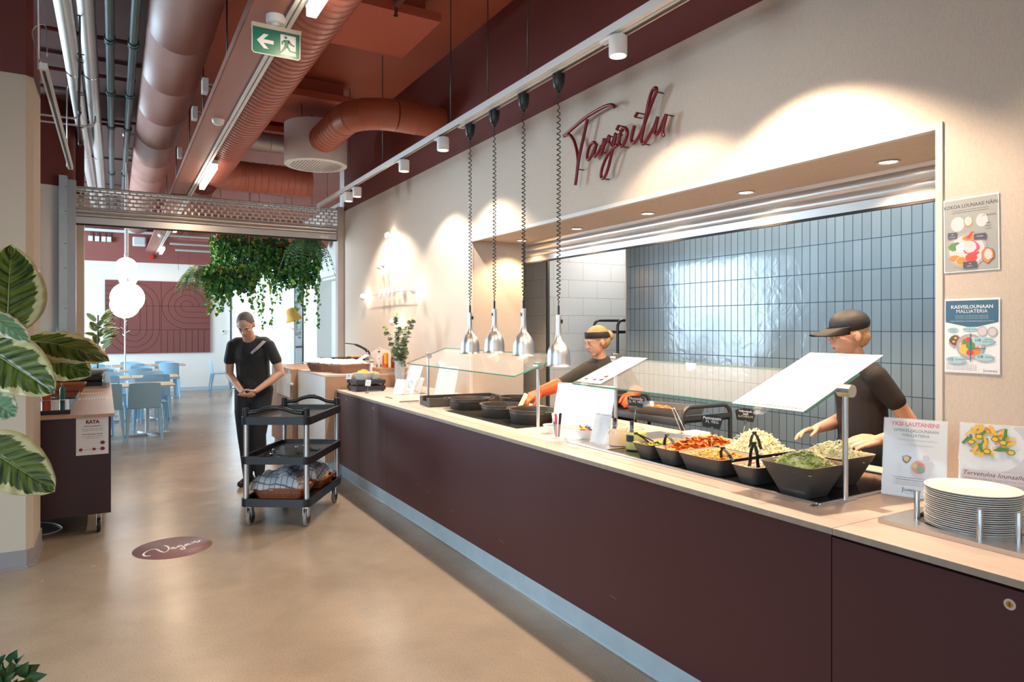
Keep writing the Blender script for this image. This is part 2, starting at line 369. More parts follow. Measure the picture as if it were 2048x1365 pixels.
# light trim around the serving opening
b = MB(); b.box(WX-.006, WX+.03, 1.545, 5.89, 2.388, 2.416); b.box(WX-.006, WX+.03, 1.545, 1.573, .92, 2.388); b.box(WX-.006, WX+.02, 5.870, 5.886, .92, 2.388)
struct('trim_1', b, M_trim)
# kitchen behind
b = MB(); b.box(4.28, 4.42, -3.0, 5.13, 0, 2.9); struct('wall_kitchen_tiled', b, M_tileb)
b = MB(); b.box(4.27, 4.43, 5.13, 5.145, 0, 2.9); b.box(4.130, 4.160, 6.308, 6.335, 0, 2.9); struct('trim_2', b, M_steel)
b = MB(); b.box(4.161, 7.9, 6.32, 6.45, 0, 2.9); struct('wall_kitchen_end', b, M_tilew)
b = MB(); b.box(4.14, 4.1605, 6.3355, 9.0, 0, 2.9); struct('wall_kitchen_side', b, M_tilew2)
b = MB(); b.box(3.56, 4.14, 8.9, 9.0, 0, 2.9); b.box(3.0, 4.28, -3.0, -2.9, 0, 2.9); b.box(7.8, 7.9, -3, 6.32, 0, 2.9); struct('wall_kitchen_far', b, M_white)
b = MB(); b.box(3.56, 7.9, -3.0, 9.0, 2.9, 3.0); struct('ceiling_kitchen', b, M_white)
# pillar on the left
def cham(x0, x1, y0, y1, c): return [(x0, y0), (x1-c, y0), (x1, y0+c), (x1, y1-c), (x1-c, y1), (x0, y1)]
b = MB(); b.prism(cham(-1.5, -.458, 5.43, 6.0, .038), 0, 3.205); struct('wall_pillar', b, M_cream)
b = MB(); b.prism(cham(-1.5, -.458, 5.43, 6.0, .038), 3.205, 4.4); struct('wall_pillar_upper', b, M_red)
b = MB(); b.prism(cham(-1.5, -.438, 5.405, 6.02, .045), 0, .012); b.prism(cham(-1.5, -.449, 5.42, 6.01, .042), .012, .115); struct('baseboard_pillar', b, mat('vinyl_base', (.30, .27, .26), .4))
# round column and wall stub at the dining room
b = MB(); b.lathe([(.36, 0), (.36, 3.32)], (-.79, 10.45, 0), 40); struct('wall_column', b, M_white)
b = MB(); b.lathe([(.361, 3.32), (.361, 4.4)], (-.79, 10.45, 0), 40); struct('wall_column_upper', b, M_red)
b = MB(); b.box(-.60, -.345, 10.7, 10.9, 0, 3.3); struct('wall_stub', b, M_cream)
b = MB(); b.box(-.60, -.345, 10.7, 10.9, 3.3, 4.4); struct('wall_stub_upper', b, M_red)
# dining room
YB = 18.7
b = MB(); b.box(-9.5, 2.56, YB, YB+.2, 0, 3.13); struct('wall_back', b, M_white)
b = MB(); b.box(-9.5, 4.6, YB, YB+.2, 3.13, 4.4); struct('wall_back_upper', b, mat('dusty_red_paint', (.27, .085, .075), .65))
b = MB(); b.box(-9.5, 2.56, YB-.02, YB, 0, .09); struct('baseboard_back', b, M_kick)
b = MB(); b.box(4.41, 4.55, 17.3, YB, 0, 4.4); b.box(4.41, 4.55, 10.4, 17.3, 2.79, 4.4); b.box(4.5505, 4.8, 10.4, 17.3, 2.74, 2.80); b.box(4.78, 4.85, 10.4, 17.4, 0, 2.79); b.box(4.5505, 4.85, 17.3, 17.36, 0, 2.739)
struct('wall_dining_right', b, M_white)
b = MB(); b.box(3.0, 4.6, 10.14, 10.4, 0, 4.4); struct('wall_dining_front', b, M_white)
# tall window with sheer curtain
t = bpy.data.objects.new('window_1', None); COL.objects.link(t); t.location = (3.5, YB, 0); t['kind'] = 'structure'
b = MB(); 
for x in (2.56, 3.35, 4.14, 4.37): b.box(x, x+.045, YB+.02, YB+.1, 0, 3.13)
for z in (0, 1.02, 3.08): b.box(2.56, 4.41, YB+.03, YB+.09, z, z+.05)
obj('window_frame', b, M_dgrey, t)
b = MB(); b.box(2.6, 4.4, YB+.055, YB+.061, .05, 3.08); obj('window_pane', b, M_glass, t)
b = MB()
pts = []
for i in range(221):
    x = 2.60+1.53*i/220; pts.append((x, 18.56+.035*math.sin(i*.95)+.02*math.sin(i*.31), 0))
b.rings([[(p[0], p[1], z) for p in pts] for z in (.03, 3.3)], closed=False, caps=False)
o = obj('curtain', b, M_curt); tag(o, 'sheer white floor-length curtain in front of the far window', 'curtain')
b = MB(); b.cyl((2.5, 18.56, 3.32), (4.38, 18.56, 3.32), .015, 8); o = obj('curtain_rail', b, M_whitem); tag(o, 'thin rail carrying the sheer white curtain', 'rail')
# street tree seen through the window strip
t = thing('street_tree', 'green street tree seen through the narrow strip of window beside the curtain', 'tree', (6.2, 25, -.5))
b = MB(); b.tube([(6.2, 25, -.5), (6.25, 25, 1), (6.15, 25, 2.4)], [.14, .11, .07], 8); obj('trunk', b, M_bark, t)
b = MB()
for i in range(420):
    a = rnd.random()*6.28; r = rnd.random()**.5*1.3; z = 2.3+rnd.uniform(-1.1, 1.3); c = Vector((6.2+r*math.cos(a), 25+r*math.sin(a), z))
    d = Vector((rnd.uniform(-1, 1), rnd.uniform(-1, 1), rnd.uniform(-1, 1))).normalized()*.11; e = d.orthogonal().normalized()*.07
    b.poly([c-d, c+e, c+d, c-e])
obj('crown', b, mat('street_leaf', (.10, .26, .12), .6), t)
b = MB(); b.box(-9, 14, 19.2, 40, -.6, -.5); struct('floor_outside', b, mat('paving', (.45, .46, .46), .8))

# ---------------------------------------------------------------- roller shutters
t = thing('roller_shutter', 'grey perforated roller shutter half lowered across the corridor to the dining room', 'shutter', (1.23, 10.13, 2.85))
b = MB(); b.box(-.41, 2.87, 10.115, 10.145, 2.872, 2.955); obj('bottom_bar', b, M_shut, t)
b = MB(); b.box(-.41, 2.87, 10.118, 10.142, 2.85, 2.872); obj('rubber_seal', b, M_blackm, t)
b = MB()
def slat(b, x0, x1, y, z0, h, ax='x', dep=.016, n=6):
    pr = [(y-dep*math.sin(PI*i/n), z0+h*i/n) for i in range(n+1)]
    if ax == 'x': b.rings([[(x, p[0], p[1]) for p in pr]+[(x, y+.012, z0+h), (x, y+.012, z0)] for x in (x0, x1)], smooth=True)
    else: b.rings([[(p[0], x, p[1]) for p in pr]+[(y+.012, x, z0+h), (y+.012, x, z0)] for x in (x0, x1)], smooth=True)
for k in range(2): slat(b, -.41, 2.87, 10.13, 2.958+k*.052, .050)
obj('slat_curtain', b, M_shut, t, smooth=50)
b = MB(); z0 = 3.064; rows = 5; hh = .051
for k in range(rows+1): slat(b, -.41, 2.87, 10.13, z0+k*hh, .020, dep=.012, n=4)
for k in range(rows):
    n = 40
    for i in range(n):
        x = -.41+3.28*(i+(.5 if k % 2 else 0))/n
        if x > 2.85: continue
        b.box(x, x+.022, 10.122, 10.138, z0+k*hh+.018, z0+(k+1)*hh+.003)
obj('perforated_slats', b, M_shut, t, smooth=50)
b = MB(); b.box(2.63, 2.75, 10.112, 10.116, 2.885, 2.925); lab = obj('warning_sticker', b, M_paper, t)
b = MB(); b.mi = 0; text_mb(b, 'HUOM!', frame((2.70, 10.111, 2.908), (1, 0, 0), (0, 0, 1)), .014, bold=.0006); obj('print', b, mat('red_print', (.6, .03, .03), .6), lab)
b = MB(); b.box(-.415, 2.88, 10.16, 10.42, 3.31, 3.345); obj('shutter_housing', b, M_shut, t)
t = thing('shutter_guide', 'tall grey steel shutter guide rail standing beside the round white column', 'guide rail', (-.46, 10.1, 0))
b = MB(); b.box(-.585, -.50, 10.04, 10.20, 0, 3.44); obj('mounting_plate', b, M_kick, t)
b = MB(); b.box(-.50, -.41, 10.07, 10.19, 0, 3.40); obj('channel', b, mat('guide_grey', (.42, .47, .50), .4, .4), t)
b = MB()
for z in (.4, 1.1, 1.8, 2.3, 2.6, 3.0, 3.3): b.cyl((-.515, 10.035, z), (-.515, 10.045, z), .007, 8)
obj('screw_heads', b, M_dgrey, t)
b = MB(); b.box(2.875, 2.968, 10.07, 10.19, 0, 3.36); o = obj('shutter_guide', b, mat('guide_beige', (.50, .44, .40), .4, .4)); tag(o, 'slim beige shutter guide rail where the serving wall ends', 'guide rail')
t = thing('roller_shutter', 'aluminium roller shutter rolled up inside the serving opening above the counter', 'shutter', (3.56, 3.7, 2.2))
b = MB()
for k in range(4): slat(b, 1.573, 5.87, 3.58, 2.262+k*.062, .060, 'y', dep=.014)
obj('slat_curtain', b, M_shut, t, smooth=50)
b = MB(); b.box(3.566, 3.592, 1.573, 5.87, 2.212, 2.260); obj('bottom_bar', b, M_shut, t)
b = MB(); b.box(3.568, 3.59, 1.573, 5.87, 2.198, 2.212); obj('rubber_seal', b, M_blackm, t)
# ---------------------------------------------------------------- recessed downlights in the soffit
proto = None
LBL = ['above the salad bowls at the right end', 'second from the right', 'in the middle of the row', 'fourth from the right', 'deepest in the left corner of the opening']
for i, y in enumerate((2.035, 2.94, 3.846, 4.74, 5.645)):
    t = thing('recessed_downlight', 'round recessed downlight in the beige soffit, '+LBL[i], 'ceiling light', (3.40, y, 2.402), 'downlights in the serving soffit')
    b = MB(); b.lathe([(.033, 0), (.056, 0), (.058, -.005), (.052, -.008), (.042, -.004), (.040, .0)], (3.40, y, 2.4045), 28); obj('trim_ring', b, M_alu, t, smooth=40)
    b = MB(); b.lathe([(.0005, 0), (.041, 0)], (3.40, y, 2.4025), 24); obj('lens', b, M_glow, t)
    spot('soffit_spot', (3.40, y, 2.385), (3.40-.12, y, 0), 58, WARM, 125, .5, .04)
# ================================================================ CEILING SERVICES
def duct(b, path, r, step=.1, rib=.006, k=1):
    """spiral duct: a tube with a raised seam every step metres"""
    P = [Vector(p) for p in path]; out = []; rr = []; acc = 0
    for a, c in zip(P, P[1:]):
        L = (c-a).length; d = (c-a)/L if L else None; s_ = -acc % step if acc else 0
        s_ = (step-(acc % step)) % step
        out.append(a+d*.0005); rr.append(r)
        while s_ < L-.01:
            for e, q in ((-.006, 0), (-.002, rib), (.002, rib), (.006, 0)):
                if 0.001 < s_+e < L: out.append(a+d*(s_+e)); rr.append(r+q)
            s_ += step
        acc += L
    out.append(P[-1]); rr.append(r)
    b.tube(out, rr, 36); return b
b = MB(); duct(b, [(.478, -3, 4.05), (.478, 18.65, 4.05)], .25, 1.15, .0025)
o = obj('ventilation_duct', b, M_ductsm, smooth=35); tag(o, 'big smooth pinkish brown round duct running overhead along the corridor', 'duct')
arc = [(1.064+.45-.45*math.cos(a), 9.15+.45*math.sin(a), 3.56) for a in [PI/2*i/10 for i in range(11)]]
b = MB(); duct(b, [(1.064, -3, 3.56)]+arc[:1], .2, .085, .006); duct(b, arc, .2, .11, .004); duct(b, [arc[-1], (2.35, 9.6, 3.56)], .2, .085, .006)
o = obj('ventilation_duct', b, M_duct, smooth=35); tag(o, 'terracotta spiral-seamed duct beside the beam, turning right before the shutter', 'duct')
b = MB(); duct(b, [(1.3, 9.0, 3.9), (2.5, 9.0, 3.9)], .12, .4, .004); o = obj('ventilation_duct', b, mat('galvanised', (.34, .32, .33), .4, .5), smooth=35); tag(o, 'small grey duct crossing behind the white drum diffuser', 'duct')
# dining room ducts
b = MB(); duct(b, [(1.064, 10.4, 3.62), (1.064, 15.6, 3.62)], .2, .085, .006); b2 = [(1.064+.4-.4*math.cos(a), 15.6+.4*math.sin(a), 3.62) for a in [PI/2*i/8 for i in range(9)]]; duct(b, b2, .2, .11, .004); duct(b, [b2[-1], (4.3, 16.0, 3.62)], .2, .3, .005)
o = obj('ventilation_duct', b, M_duct, smooth=35); tag(o, 'red duct turning right above the dining room planters', 'duct')
# insulated silver pipes, teal pipes
def waver(x, z, y0, y1, amp, ph):
    n = 26; return [(x+amp*math.sin(i*.7+ph), y0+(y1-y0)*i/n, z+amp*.6*math.cos(i*.9+ph)) for i in range(n+1)]
for x, ph, lb in ((-.338, 0, 'left one of the two silver insulated pipes under the ceiling'), (-.192, 1.4, 'right one of the two silver insulated pipes, next to the teal pipes')):
    t = thing('insulated_pipe', lb, 'pipe', (x, 8, 4.05), 'silver insulated pipes')
    b = MB(); b.tube(waver(x, 4.05, -2.0, 18.6, .003, ph), .066, 20); obj('foil_jacket', b, M_alu, t, smooth=50)
    for y in (4.0, 4.22, 7.8, 11.5): b = MB(); b.cyl((x, y, 4.05), (x, y+.035, 4.05), .0695, 20); obj('metal_band', b, M_chrome, t, smooth=50)
    b = MB(); b.box(x-.012, x+.012, 4.07, 4.13, 3.975, 3.99); obj('red_tag', b, mat('red_tag', (.6, .03, .02), .5), t)
M_tealc = mat('teal_collar', (.03, .07, .08), .4)
for x, lb in ((-.03, 'left teal drain pipe with push-fit collars'), (.145, 'right teal drain pipe, beside the big smooth duct')):
    t = thing('drain_pipe', lb, 'pipe', (x, 8, 4.02), 'teal drain pipes')
    b = MB(); b.cyl((x, -2, 4.02), (x, 18.6, 4.02), .035, 16); obj('pipe', b, mat('teal_pipe', (.035, .085, .095), .35), t, smooth=50)
    for y in (3.0, 4.9, 6.7, 8.2, 9.6, 12.5): b = MB(); b.cyl((x, y, 4.02), (x, y+.07, 4.02), .044, 16); b.cyl((x, y+.055, 4.02), (x, y+.08, 4.02), .048, 16); obj('collar', b, M_tealc, t, smooth=50)
for y, m_, x1 in ((7.25, M_red, .2), (8.35, M_red, .2), (9.0, M_dgrey, .2), (10.3, M_red, .2), (5.8, M_red, .2)):
    b = MB(); b.cyl((-2.5, y, 4.2), (x1, y, 4.2), .02, 10); o = obj('conduit', b, m_, smooth=50); tag(o, ('dark red' if m_ is M_red else 'grey')+' conduit crossing above the pipes, %s' % {7.25: 'nearest in front of the second collars', 8.35: 'in the middle of the ceiling', 9.0: 'level with the far collars', 10.3: 'just behind the corridor shutter', 5.8: 'closest to the camera'}[y], 'conduit')
def hook_arm(y, x1, z1, lb):
    b = MB(); b.tube(smooth_path([(-.9, y, z1), (x1-.14, y, z1), (x1-.04, y, z1+.01), (x1, y, z1+.06), (x1, y, z1+.13)], 5), .012, 8)
    o = obj('hanger_bracket', b, M_alu, smooth=50); tag(o, lb, 'bracket', 'curved pipe brackets on the left')
hook_arm(5.4, -.322, 3.86, 'curved steel bracket under the left silver pipe, nearest the camera')
hook_arm(5.6, -.19, 3.84, 'curved steel bracket under the right silver pipe, nearest the camera')
hook_arm(8.9, -.322, 3.86, 'far curved steel bracket under the left silver pipe')
hook_arm(9.1, -.19, 3.84, 'far curved steel bracket under the right silver pipe')
# white lighting track on the left
t = thing('lighting_track', 'white empty lighting track hanging by rods beside the left pillar', 'lighting track', (-.385, 6.8, 3.2))
b = MB(); b.box(-.407, -.363, 5.2, 8.36, 3.19, 3.23); obj('rail', b, M_white_pl, t)
b = MB(); b.box(-.393, -.377, 5.24, 8.32, 3.186, 3.191); obj('slot', b, M_blackm, t)
for y in (5.25, 8.3): b = MB(); b.cyl((-.414, y, 3.2), (-.414, y, 4.4), .006, 8); obj('suspension_rod', b, M_alu, t)
b = MB(); b.tube(smooth_path([(-.40, 5.25, 3.24), (-.45, 5.3, 3.45), (-.38, 5.3, 3.5), (-.37, 5.28, 3.3)]), .004, 6); obj('hook', b, M_alu, t)
for (x, y, z), lb in (((-.24, 6.3, 4.4), 'left'), ((-.28, 7.4, 4.4), 'right')):
    b = MB(); b.tube(smooth_path([(x, y, 4.38), (x+.01, y, 3.9), (x, y+.02, 3.3), (x+.02, y+.02, 2.9 if lb == 'x' else 3.25)]), .007, 6)
    for q in (3.4, 3.7, 4.0): b.cyl((x-.01, y+.01, q), (x+.04, y+.01, q), .005, 6)
    o = obj('cable', b, M_dgrey, smooth=50); tag(o, 'grey cable drop with clips beside the silver pipes, '+lb+' of two', 'cable')
# ---------------------------------------------------------------- beam with track, linear lights, detectors
t = thing('ceiling_beam', 'long copper-coloured service beam hanging below the big duct', 'beam', (.745, 7, 3.34))
b = MB(); b.box(.655, .838, -3, 18.3, 3.345, 3.355); b.box(.650, .658, -3, 18.3, 3.345, 3.40); b.box(.835, .843, -3, 18.3, 3.345, 3.40); obj('cover_plate', b, M_beam, t)
for y in (1.5, 4.0, 5.6, 7.2, 8.6, 10.5, 12.5, 14.5): b = MB(); b.cyl((.745, y, 3.35), (.745, y, 4.4), .006, 8); obj('threaded_rod', b, M_dgrey, t)
t = thing('lighting_track', 'white lighting track along the right edge of the copper beam', 'lighting track', (.88, 7, 3.35))
b = MB(); b.box(.850, .872, -3, 18.2, 3.335, 3.37); b.box(.882, .905, -3, 18.2, 3.335, 3.37); b.box(.850, .905, -3, 18.2, 3.36, 3.375); obj('rail', b, M_white_pl, t)
for i, (y0, y1) in enumerate(((2.5, 3.80), (7.92, 9.2), (12.3, 13.6), (16.7, 17.8))):
    nm = ['nearest, at the top edge of the picture', 'in front of the corridor shutter', 'seen just under the shutter', 'farthest, near the dining room wall'][i]
    t = thing('linear_light', 'glowing white linear lamp on the beam track, '+nm, 'ceiling light', (.93, (y0+y1)/2, 3.30), 'linear lamps on the beam')
    b = MB(); b.box(.905, .965, y0, y1, 3.318, 3.36); obj('housing', b, M_white_pl, t)
    b = MB(); b.box(.907, .963, y0+.01, y1-.01, 3.262, 3.318); obj('diffuser', b, mat('linear_glow', (1, 1, 1), .5, emis=(1, .84, .66), est=9), t, bevel=.006)
    a = area('linear_lamp', (.935, (y0+y1)/2, 3.25), (.935, (y0+y1)/2, 0), .05, y1-y0-.05, 22, (1, .74, .50))
def detector(x, y, z, lb):
    t = thing('smoke_detector', lb, 'smoke detector', (x, y, z))
    b = MB(); b.lathe([(.001, -.045), (.03, -.045), (.045, -.03), (.05, -.008), (.05, 0), (.001, 0)], (x, y, z), 24); obj('housing', b, M_white_pl, t, smooth=50)
    b = MB(); b.lathe([(.001, -.052), (.018, -.05), (.02, -.044)], (x, y, z), 16); obj('sensor', b, M_paper, t, smooth=50)
detector(.77, 6.32, 3.345, 'white smoke detector under the copper beam')
detector(.77, 14.7, 3.345, 'distant white smoke detector under the copper beam in the dining room')
detector(2.16, 6.6, 4.4, 'small white detector on the orange ceiling behind the near panel')
for y, lb in ((5.9, 'nearest'), (6.7, 'middle'), (8.3, 'farthest')):
    t = thing('junction_box', 'small white junction box on the left side of the beam, '+lb, 'junction box', (.62, y, 3.47), 'junction boxes on the beam')
    b = MB(); b.box(.60, .645, y-.05, y+.05, 3.42, 3.53); obj('housing', b, M_white_pl, t, bevel=.004)
    b = MB(); b.tube(smooth_path([(.645, y, 3.47), (.68, y+.02, 3.45), (.69, y, 3.41)]), .006, 6); b.tube(smooth_path([(.645, y-.02, 3.49), (.69, y, 3.49), (.70, y-.02, 3.41)]), .006, 6); obj('cable', b, M_white_pl, t)
# exit sign
t = thing('exit_sign', 'green emergency exit sign with arrow and running figure under the beam', 'exit sign', (.80, 4.06, 3.34))
b = MB(); b.lathe([(.001, -.045), (.046, -.045), (.053, -.038), (.054, 0), (.001, 0)], (.80, 4.06, 3.345), 28); b.cyl((.80, 4.06, 3.30), (.80, 4.06, 3.275), .010, 10); b.lathe([(.001, 0), (.022, 0), (.016, -.012)], (.80, 4.06, 3.30), 14); obj('ceiling_base', b, M_white_pl, t, smooth=50)
b = MB(); b.box(.668, .942, 4.05, 4.078, 3.262, 3.286); obj('top_rail', b, mat('exit_rail', (.62, .50, .38), .4), t)
XS0, XS1, ZS0, ZS1 = .670, .938, 3.115, 3.262
b = MB(); b.prism([(XS0+.012, ZS0), (XS1-.012, ZS0), (XS1, ZS0+.012), (XS1, ZS1), (XS0, ZS1), (XS0, ZS0+.012)], -.003, .003, Matrix(((1, 0, 0, 0), (0, 0, -1, 4.06), (0, 1, 0, 0), (0, 0, 0, 1)))); obj('panel', b, M_paper, t)
b = MB(); b.prism([(XS0+.014, ZS0+.004), (XS1-.014, ZS0+.004), (XS1-.004, ZS0+.014), (XS1-.004, ZS1), (XS0+.004, ZS1), (XS0+.004, ZS0+.014)], .003, .0042, Matrix(((1, 0, 0, 0), (0, 0, -1, 4.06), (0, 1, 0, 0), (0, 0, 0, 1)))); gp = obj('green_face', b, mat('exit_green', (.005, .16, .10), .3), t)
b = MB(); FY = 4.0548
def fl(b, pts, y=FY): b.poly([(XS0+p[0]*.268, y, ZS0+p[1]*.147) for p in pts])
fl(b, [(.10, .50), (.24, .78), (.34, .78), (.23, .57), (.44, .57), (.44, .43), (.23, .43), (.34, .22), (.24, .22)])
fl(b, [(.58, .12), (.90, .12), (.90, .90), (.58, .90)])
obj('arrow_and_door', b, M_paper, gp)
b = MB(); g = lambda pts: fl(b, pts, FY-.0008)
c0 = (.69, .80); fl(b, [(c0[0]+.030*math.cos(a), c0[1]+.055*math.sin(a)) for a in [2*PI*i/14 for i in range(14)]], FY-.0008)
for q in ([(.66, .70), (.76, .72), (.74, .42), (.66, .46)], [(.66, .70), (.60, .62), (.60, .50), (.63, .50), (.64, .60), (.68, .64)], [(.76, .72), (.82, .58), (.88, .54), (.87, .49), (.80, .52), (.73, .62)],
          [(.66, .46), (.72, .42), (.66, .28), (.60, .15), (.56, .18), (.62, .32)], [(.70, .46), (.76, .44), (.80, .32), (.94, .30), (.94, .24), (.77, .26)]): g(q)
obj('running_figure', b, mat('exit_green_figure', (.005, .16, .10), .3), gp)
# acoustic ceiling panels
for i, (x0, x1, y0, y1) in enumerate(((1.25, 2.395, 5.30, 6.19), (1.25, 2.41, 7.76, 8.9), (1.3, 2.3, 9.35, 10.05), (1.25, 2.4, 2.9, 3.8))):
    b = MB(); b.box(x0, x1, y0, y1, 4.15, 4.23); b.box(x0+.1, x1-.1, y0+.1, y1-.1, 4.23, 4.399)
    o = obj('acoustic_panel', b, M_panel, bevel=.004); tag(o, 'square orange-red acoustic panel under the ceiling, '+['nearest one in view', 'above the white drum diffuser', 'farthest, by the shutter', 'just out of the top of the picture'][i], 'ceiling panel')
b = MB(); b.cyl((2.12, 4.6, 4.36), (1.95, 5.20, 4.14), .024, 12); b.cyl((1.95, 5.19, 4.16), (1.95, 5.19, 4.06), .014, 10); b.lathe([(.001, 0), (.022, 0), (.022, .004)], (1.95, 5.19, 4.06), 14)
o = obj('sprinkler', b, M_red, smooth=50); tag(o, 'dark red pipe ending in a sprinkler head below the near panel', 'sprinkler')
# white drum diffuser and its elbow duct
DX, DY = 2.07, 8.17
t = thing('air_diffuser', 'big white drum-shaped air diffuser with a perforated underside', 'air diffuser', (DX, DY, 3.48))
b = MB(); b.lathe([(.001, 0), (.35, 0), (.36, .008), (.36, .47), (.352, .48), (.001, .48)], (DX, DY, 3.48), 56); obj('drum', b, M_white_pl, t, smooth=40)
b = MB()
for k in range(-9, 10):
    for j in range(-9, 10):
        x = k*.034; y = j*.034
        if x*x+y*y < .30**2: b.box(DX+x-.010, DX+x+.010, DY+y-.006, DY+y+.006, 3.4785, 3.4795)
obj('perforations', b, M_blackm, t)
for dx, dy in ((-.2, -.15), (.2, -.1), (0, .2)): b = MB(); b.cyl((DX+dx, DY+dy, 3.95), (DX+dx, DY+dy, 4.149), .006, 8); obj('suspension_rod', b, M_dgrey, t)
e = [(DX+.4-.4*math.cos(a), 7.0-.4*math.sin(a), 3.72) for a in [PI/2*i/10 for i in range(11)]]
b = MB(); duct(b, [(DX, 7.83, 3.72), e[0]], .158, .1, .005); duct(b, e, .158, .16, .003); duct(b, [e[-1], (2.985, 6.6, 3.72)], .158, .22, .004)
o = obj('elbow_duct', b, mat('elbow_paint', (.36, .10, .05), .42), smooth=35); tag(o, 'terracotta elbow duct from the drum diffuser to the red wall', 'duct')
# main track over the counter
TX = 2.45
t = thing('lighting_track', 'long white lighting track suspended on rods above the serving counter', 'lighting track', (TX, 4, 3.22))
b = MB(); b.box(TX-.045, TX-.008, -2.5, 9.45, 3.222, 3.262); b.box(TX-.045, TX-.008, -2.5, 9.45, 3.213, 3.222); obj('profile', b, M_white_pl, t)
b = MB(); b.box(TX-.003, TX+.047, -2.5, 5.08, 3.205, 3.245); obj('lamp_rail', b, mat('rail_cream', (.66, .58, .48), .4), t)
b = MB(); b.box(TX+.010, TX+.034, -2.5, 5.06, 3.203, 3.2055); b.box(TX-.035, TX-.018, 5.0, 9.4, 3.211, 3.2135); obj('slot', b, M_dgrey, t)
for y in (1.0, 3.945, 4.516, 5.17, 6.84, 7.98, 8.97): b = MB(); b.cyl((TX-.027, y, 3.26), (TX-.027, y, 4.4), .0045, 8); obj('suspension_rod', b, M_dgrey, t)
lb = {2.15: 'out of frame near the camera', 3.018: 'nearest, right of the spiral cords', 5.383: 'first one left of the heat lamps', 6.299: 'second one left of the heat lamps', 7.794: 'right one of the far pair', 8.128: 'farthest, left one of the pair'}
for y in (.60, 2.15, 3.018, 5.383, 6.299, 7.794, 8.128):
    t = thing('track_spotlight', 'white cylinder spotlight on the long track, '+lb.get(y, 'beyond the right edge of the picture'), 'spotlight', (TX, y, 3.10), 'cylinder spotlights on the long track')
    b = MB(); b.lathe([(.040, .006), (.046, 0), (.0505, .0), (.052, .004), (.052, .108), (.048, .112), (.001, .112)], (TX, y, 3.088), 32); obj('cylinder', b, M_white_pl, t, smooth=40)
    b = MB(); b.lathe([(.0005, .008), (.041, .008)], (TX, y, 3.088), 24); obj('lens', b, M_glow, t)
    b = MB(); b.box(TX-.03, TX+.012, y+.03, y+.13, 3.198, 3.214); b.cyl((TX-.01, y+.0, 3.198), (TX-.01, y+.06, 3.206), .008, 8); obj('adapter', b, M_white_pl, t)
    pw = {.60: 45, 2.15: 260, 3.018: 100}.get(y, 120)
    spot('track_spot', (TX, y, 3.082), (TX+.03, y-.0, 1.6), pw, WARM2 if y < 5 else (1, .87, .74), 112, .35, .035)
# ================================================================ SERVING COUNTER
CT = .911
b = MB()
def slab(b, y0, y1, x1): b.box(2.01, x1, y0, y1, .889, CT)
slab(b, -2.0, 1.386, 2.969); b.prism([(2.01, 1.388), (2.969, 1.388), (2.969, 1.575), (3.09, 1.575), (3.09, 5.59), (2.01, 5.59)], .889, CT)
b.prism([(2.01, 5.592), (3.09, 5.592), (3.09, 5.868), (2.969, 5.868), (2.969, 7.12), (2.01, 7.12)], .889, CT)
o = obj('worktop', b, M_top, bevel=.0015); tag(o, 'long pale ash worktop running along the whole serving counter', 'worktop')
b = MB(); b.box(2.0085, 2.010, -2.0, 1.386, .8895, .9100); b.box(2.0085, 2.010, 1.388, 5.59, .8895, .9100); b.box(2.0085, 2.010, 5.592, 7.12, .8895, .9100); e = obj('edge_band', b, M_topedge, o)
def lock(t, x, y, z):
    q = MB(); q.cyl((x-.003, y, z), (x+.002, y, z), .0145, 24); l = obj('lock', q, M_chrome, t, smooth=40)
    q = MB(); q.cyl((x-.0045, y, z), (x-.002, y, z), .008, 16); obj('lock_core', q, mat('brass', (.55, .38, .12), .3, 1), l, smooth=40)
    q = MB(); q.box(x-.0052, x-.0044, y-.001, y+.001, z-.005, z+.005); obj('keyhole', q, M_blackm, l)
def cabinet(y0, y1, lb, lk=None, top=.885):
    t = thing('counter_cabinet', lb, 'cabinet', (2.4, (y0+y1)/2, .15), 'wine-red counter cabinets')
    q = MB(); q.box(2.04, 2.92, y0+.0015, y1-.0015, .15, .8885); obj('body', q, M_gap, t)
    q = MB(); q.box(2.02, 2.038, y0+.002, y1-.002, .150, top); d = obj('door' if lk else 'front_panel', q, M_wine, t)
    if lk: lock(d, 2.02, *lk)
    return t
cabinet(-1.2, 1.397, 'wine-red counter cabinet under the plate dispenser, its lock at the right', (.884, .838), .878)
cabinet(1.397, 5.59, 'very long wine-red counter front below the salad and pot sections')
cabinet(5.59, 5.984, 'narrow wine-red cabinet with a small lock, next to the long front', (5.943, .835))
cabinet(5.984, 6.372, 'narrow wine-red cabinet without a lock, between the two locked ones')
cabinet(6.372, 6.98, 'wine-red cabinet with a small lock near the far end of the counter', (6.761, .837))
cabinet(6.98, 7.11, 'slim wine-red end panel at the far end of the counter')
b = MB(); b.box(2.068, 2.09, -1.2, 7.10, 0, .15); b.box(2.09, 2.9, 7.06, 7.10, 0, .15); struct('trim_3', b, M_kick)
b = MB(); b.box(2.060, 2.068, -1.2, 7.10, 0, .006); struct('trim_4', b, M_steel)
# scratches on the long front are marks of their own
b = MB()
for y, z, l, s_ in ((4.93, .36, .05, -.35), (4.75, .345, .06, -.4), (4.3, .30, .05, -.3), (3.62, .275, .06, -.3), (2.55, .30, .05, -.25), (1.2, .2, .05, -1.0), (1.09, .195, .06, -.9), (3.0, .36, .004, 5), (2.9, .18, .004, 6), (1.28, .45, .02, -.5)):
    b.poly([(2.0192, y, z), (2.0192, y-l, z+l*s_*.5), (2.0192, y-l, z+l*s_*.5+.002), (2.0192, y, z+.0015)])
o = obj('scratches', b, mat('scratch', (.42, .25, .24), .7)); tag(o, 'thin pale scratches on the lower wine-red counter front', 'scratches'); o['kind'] = 'stuff'

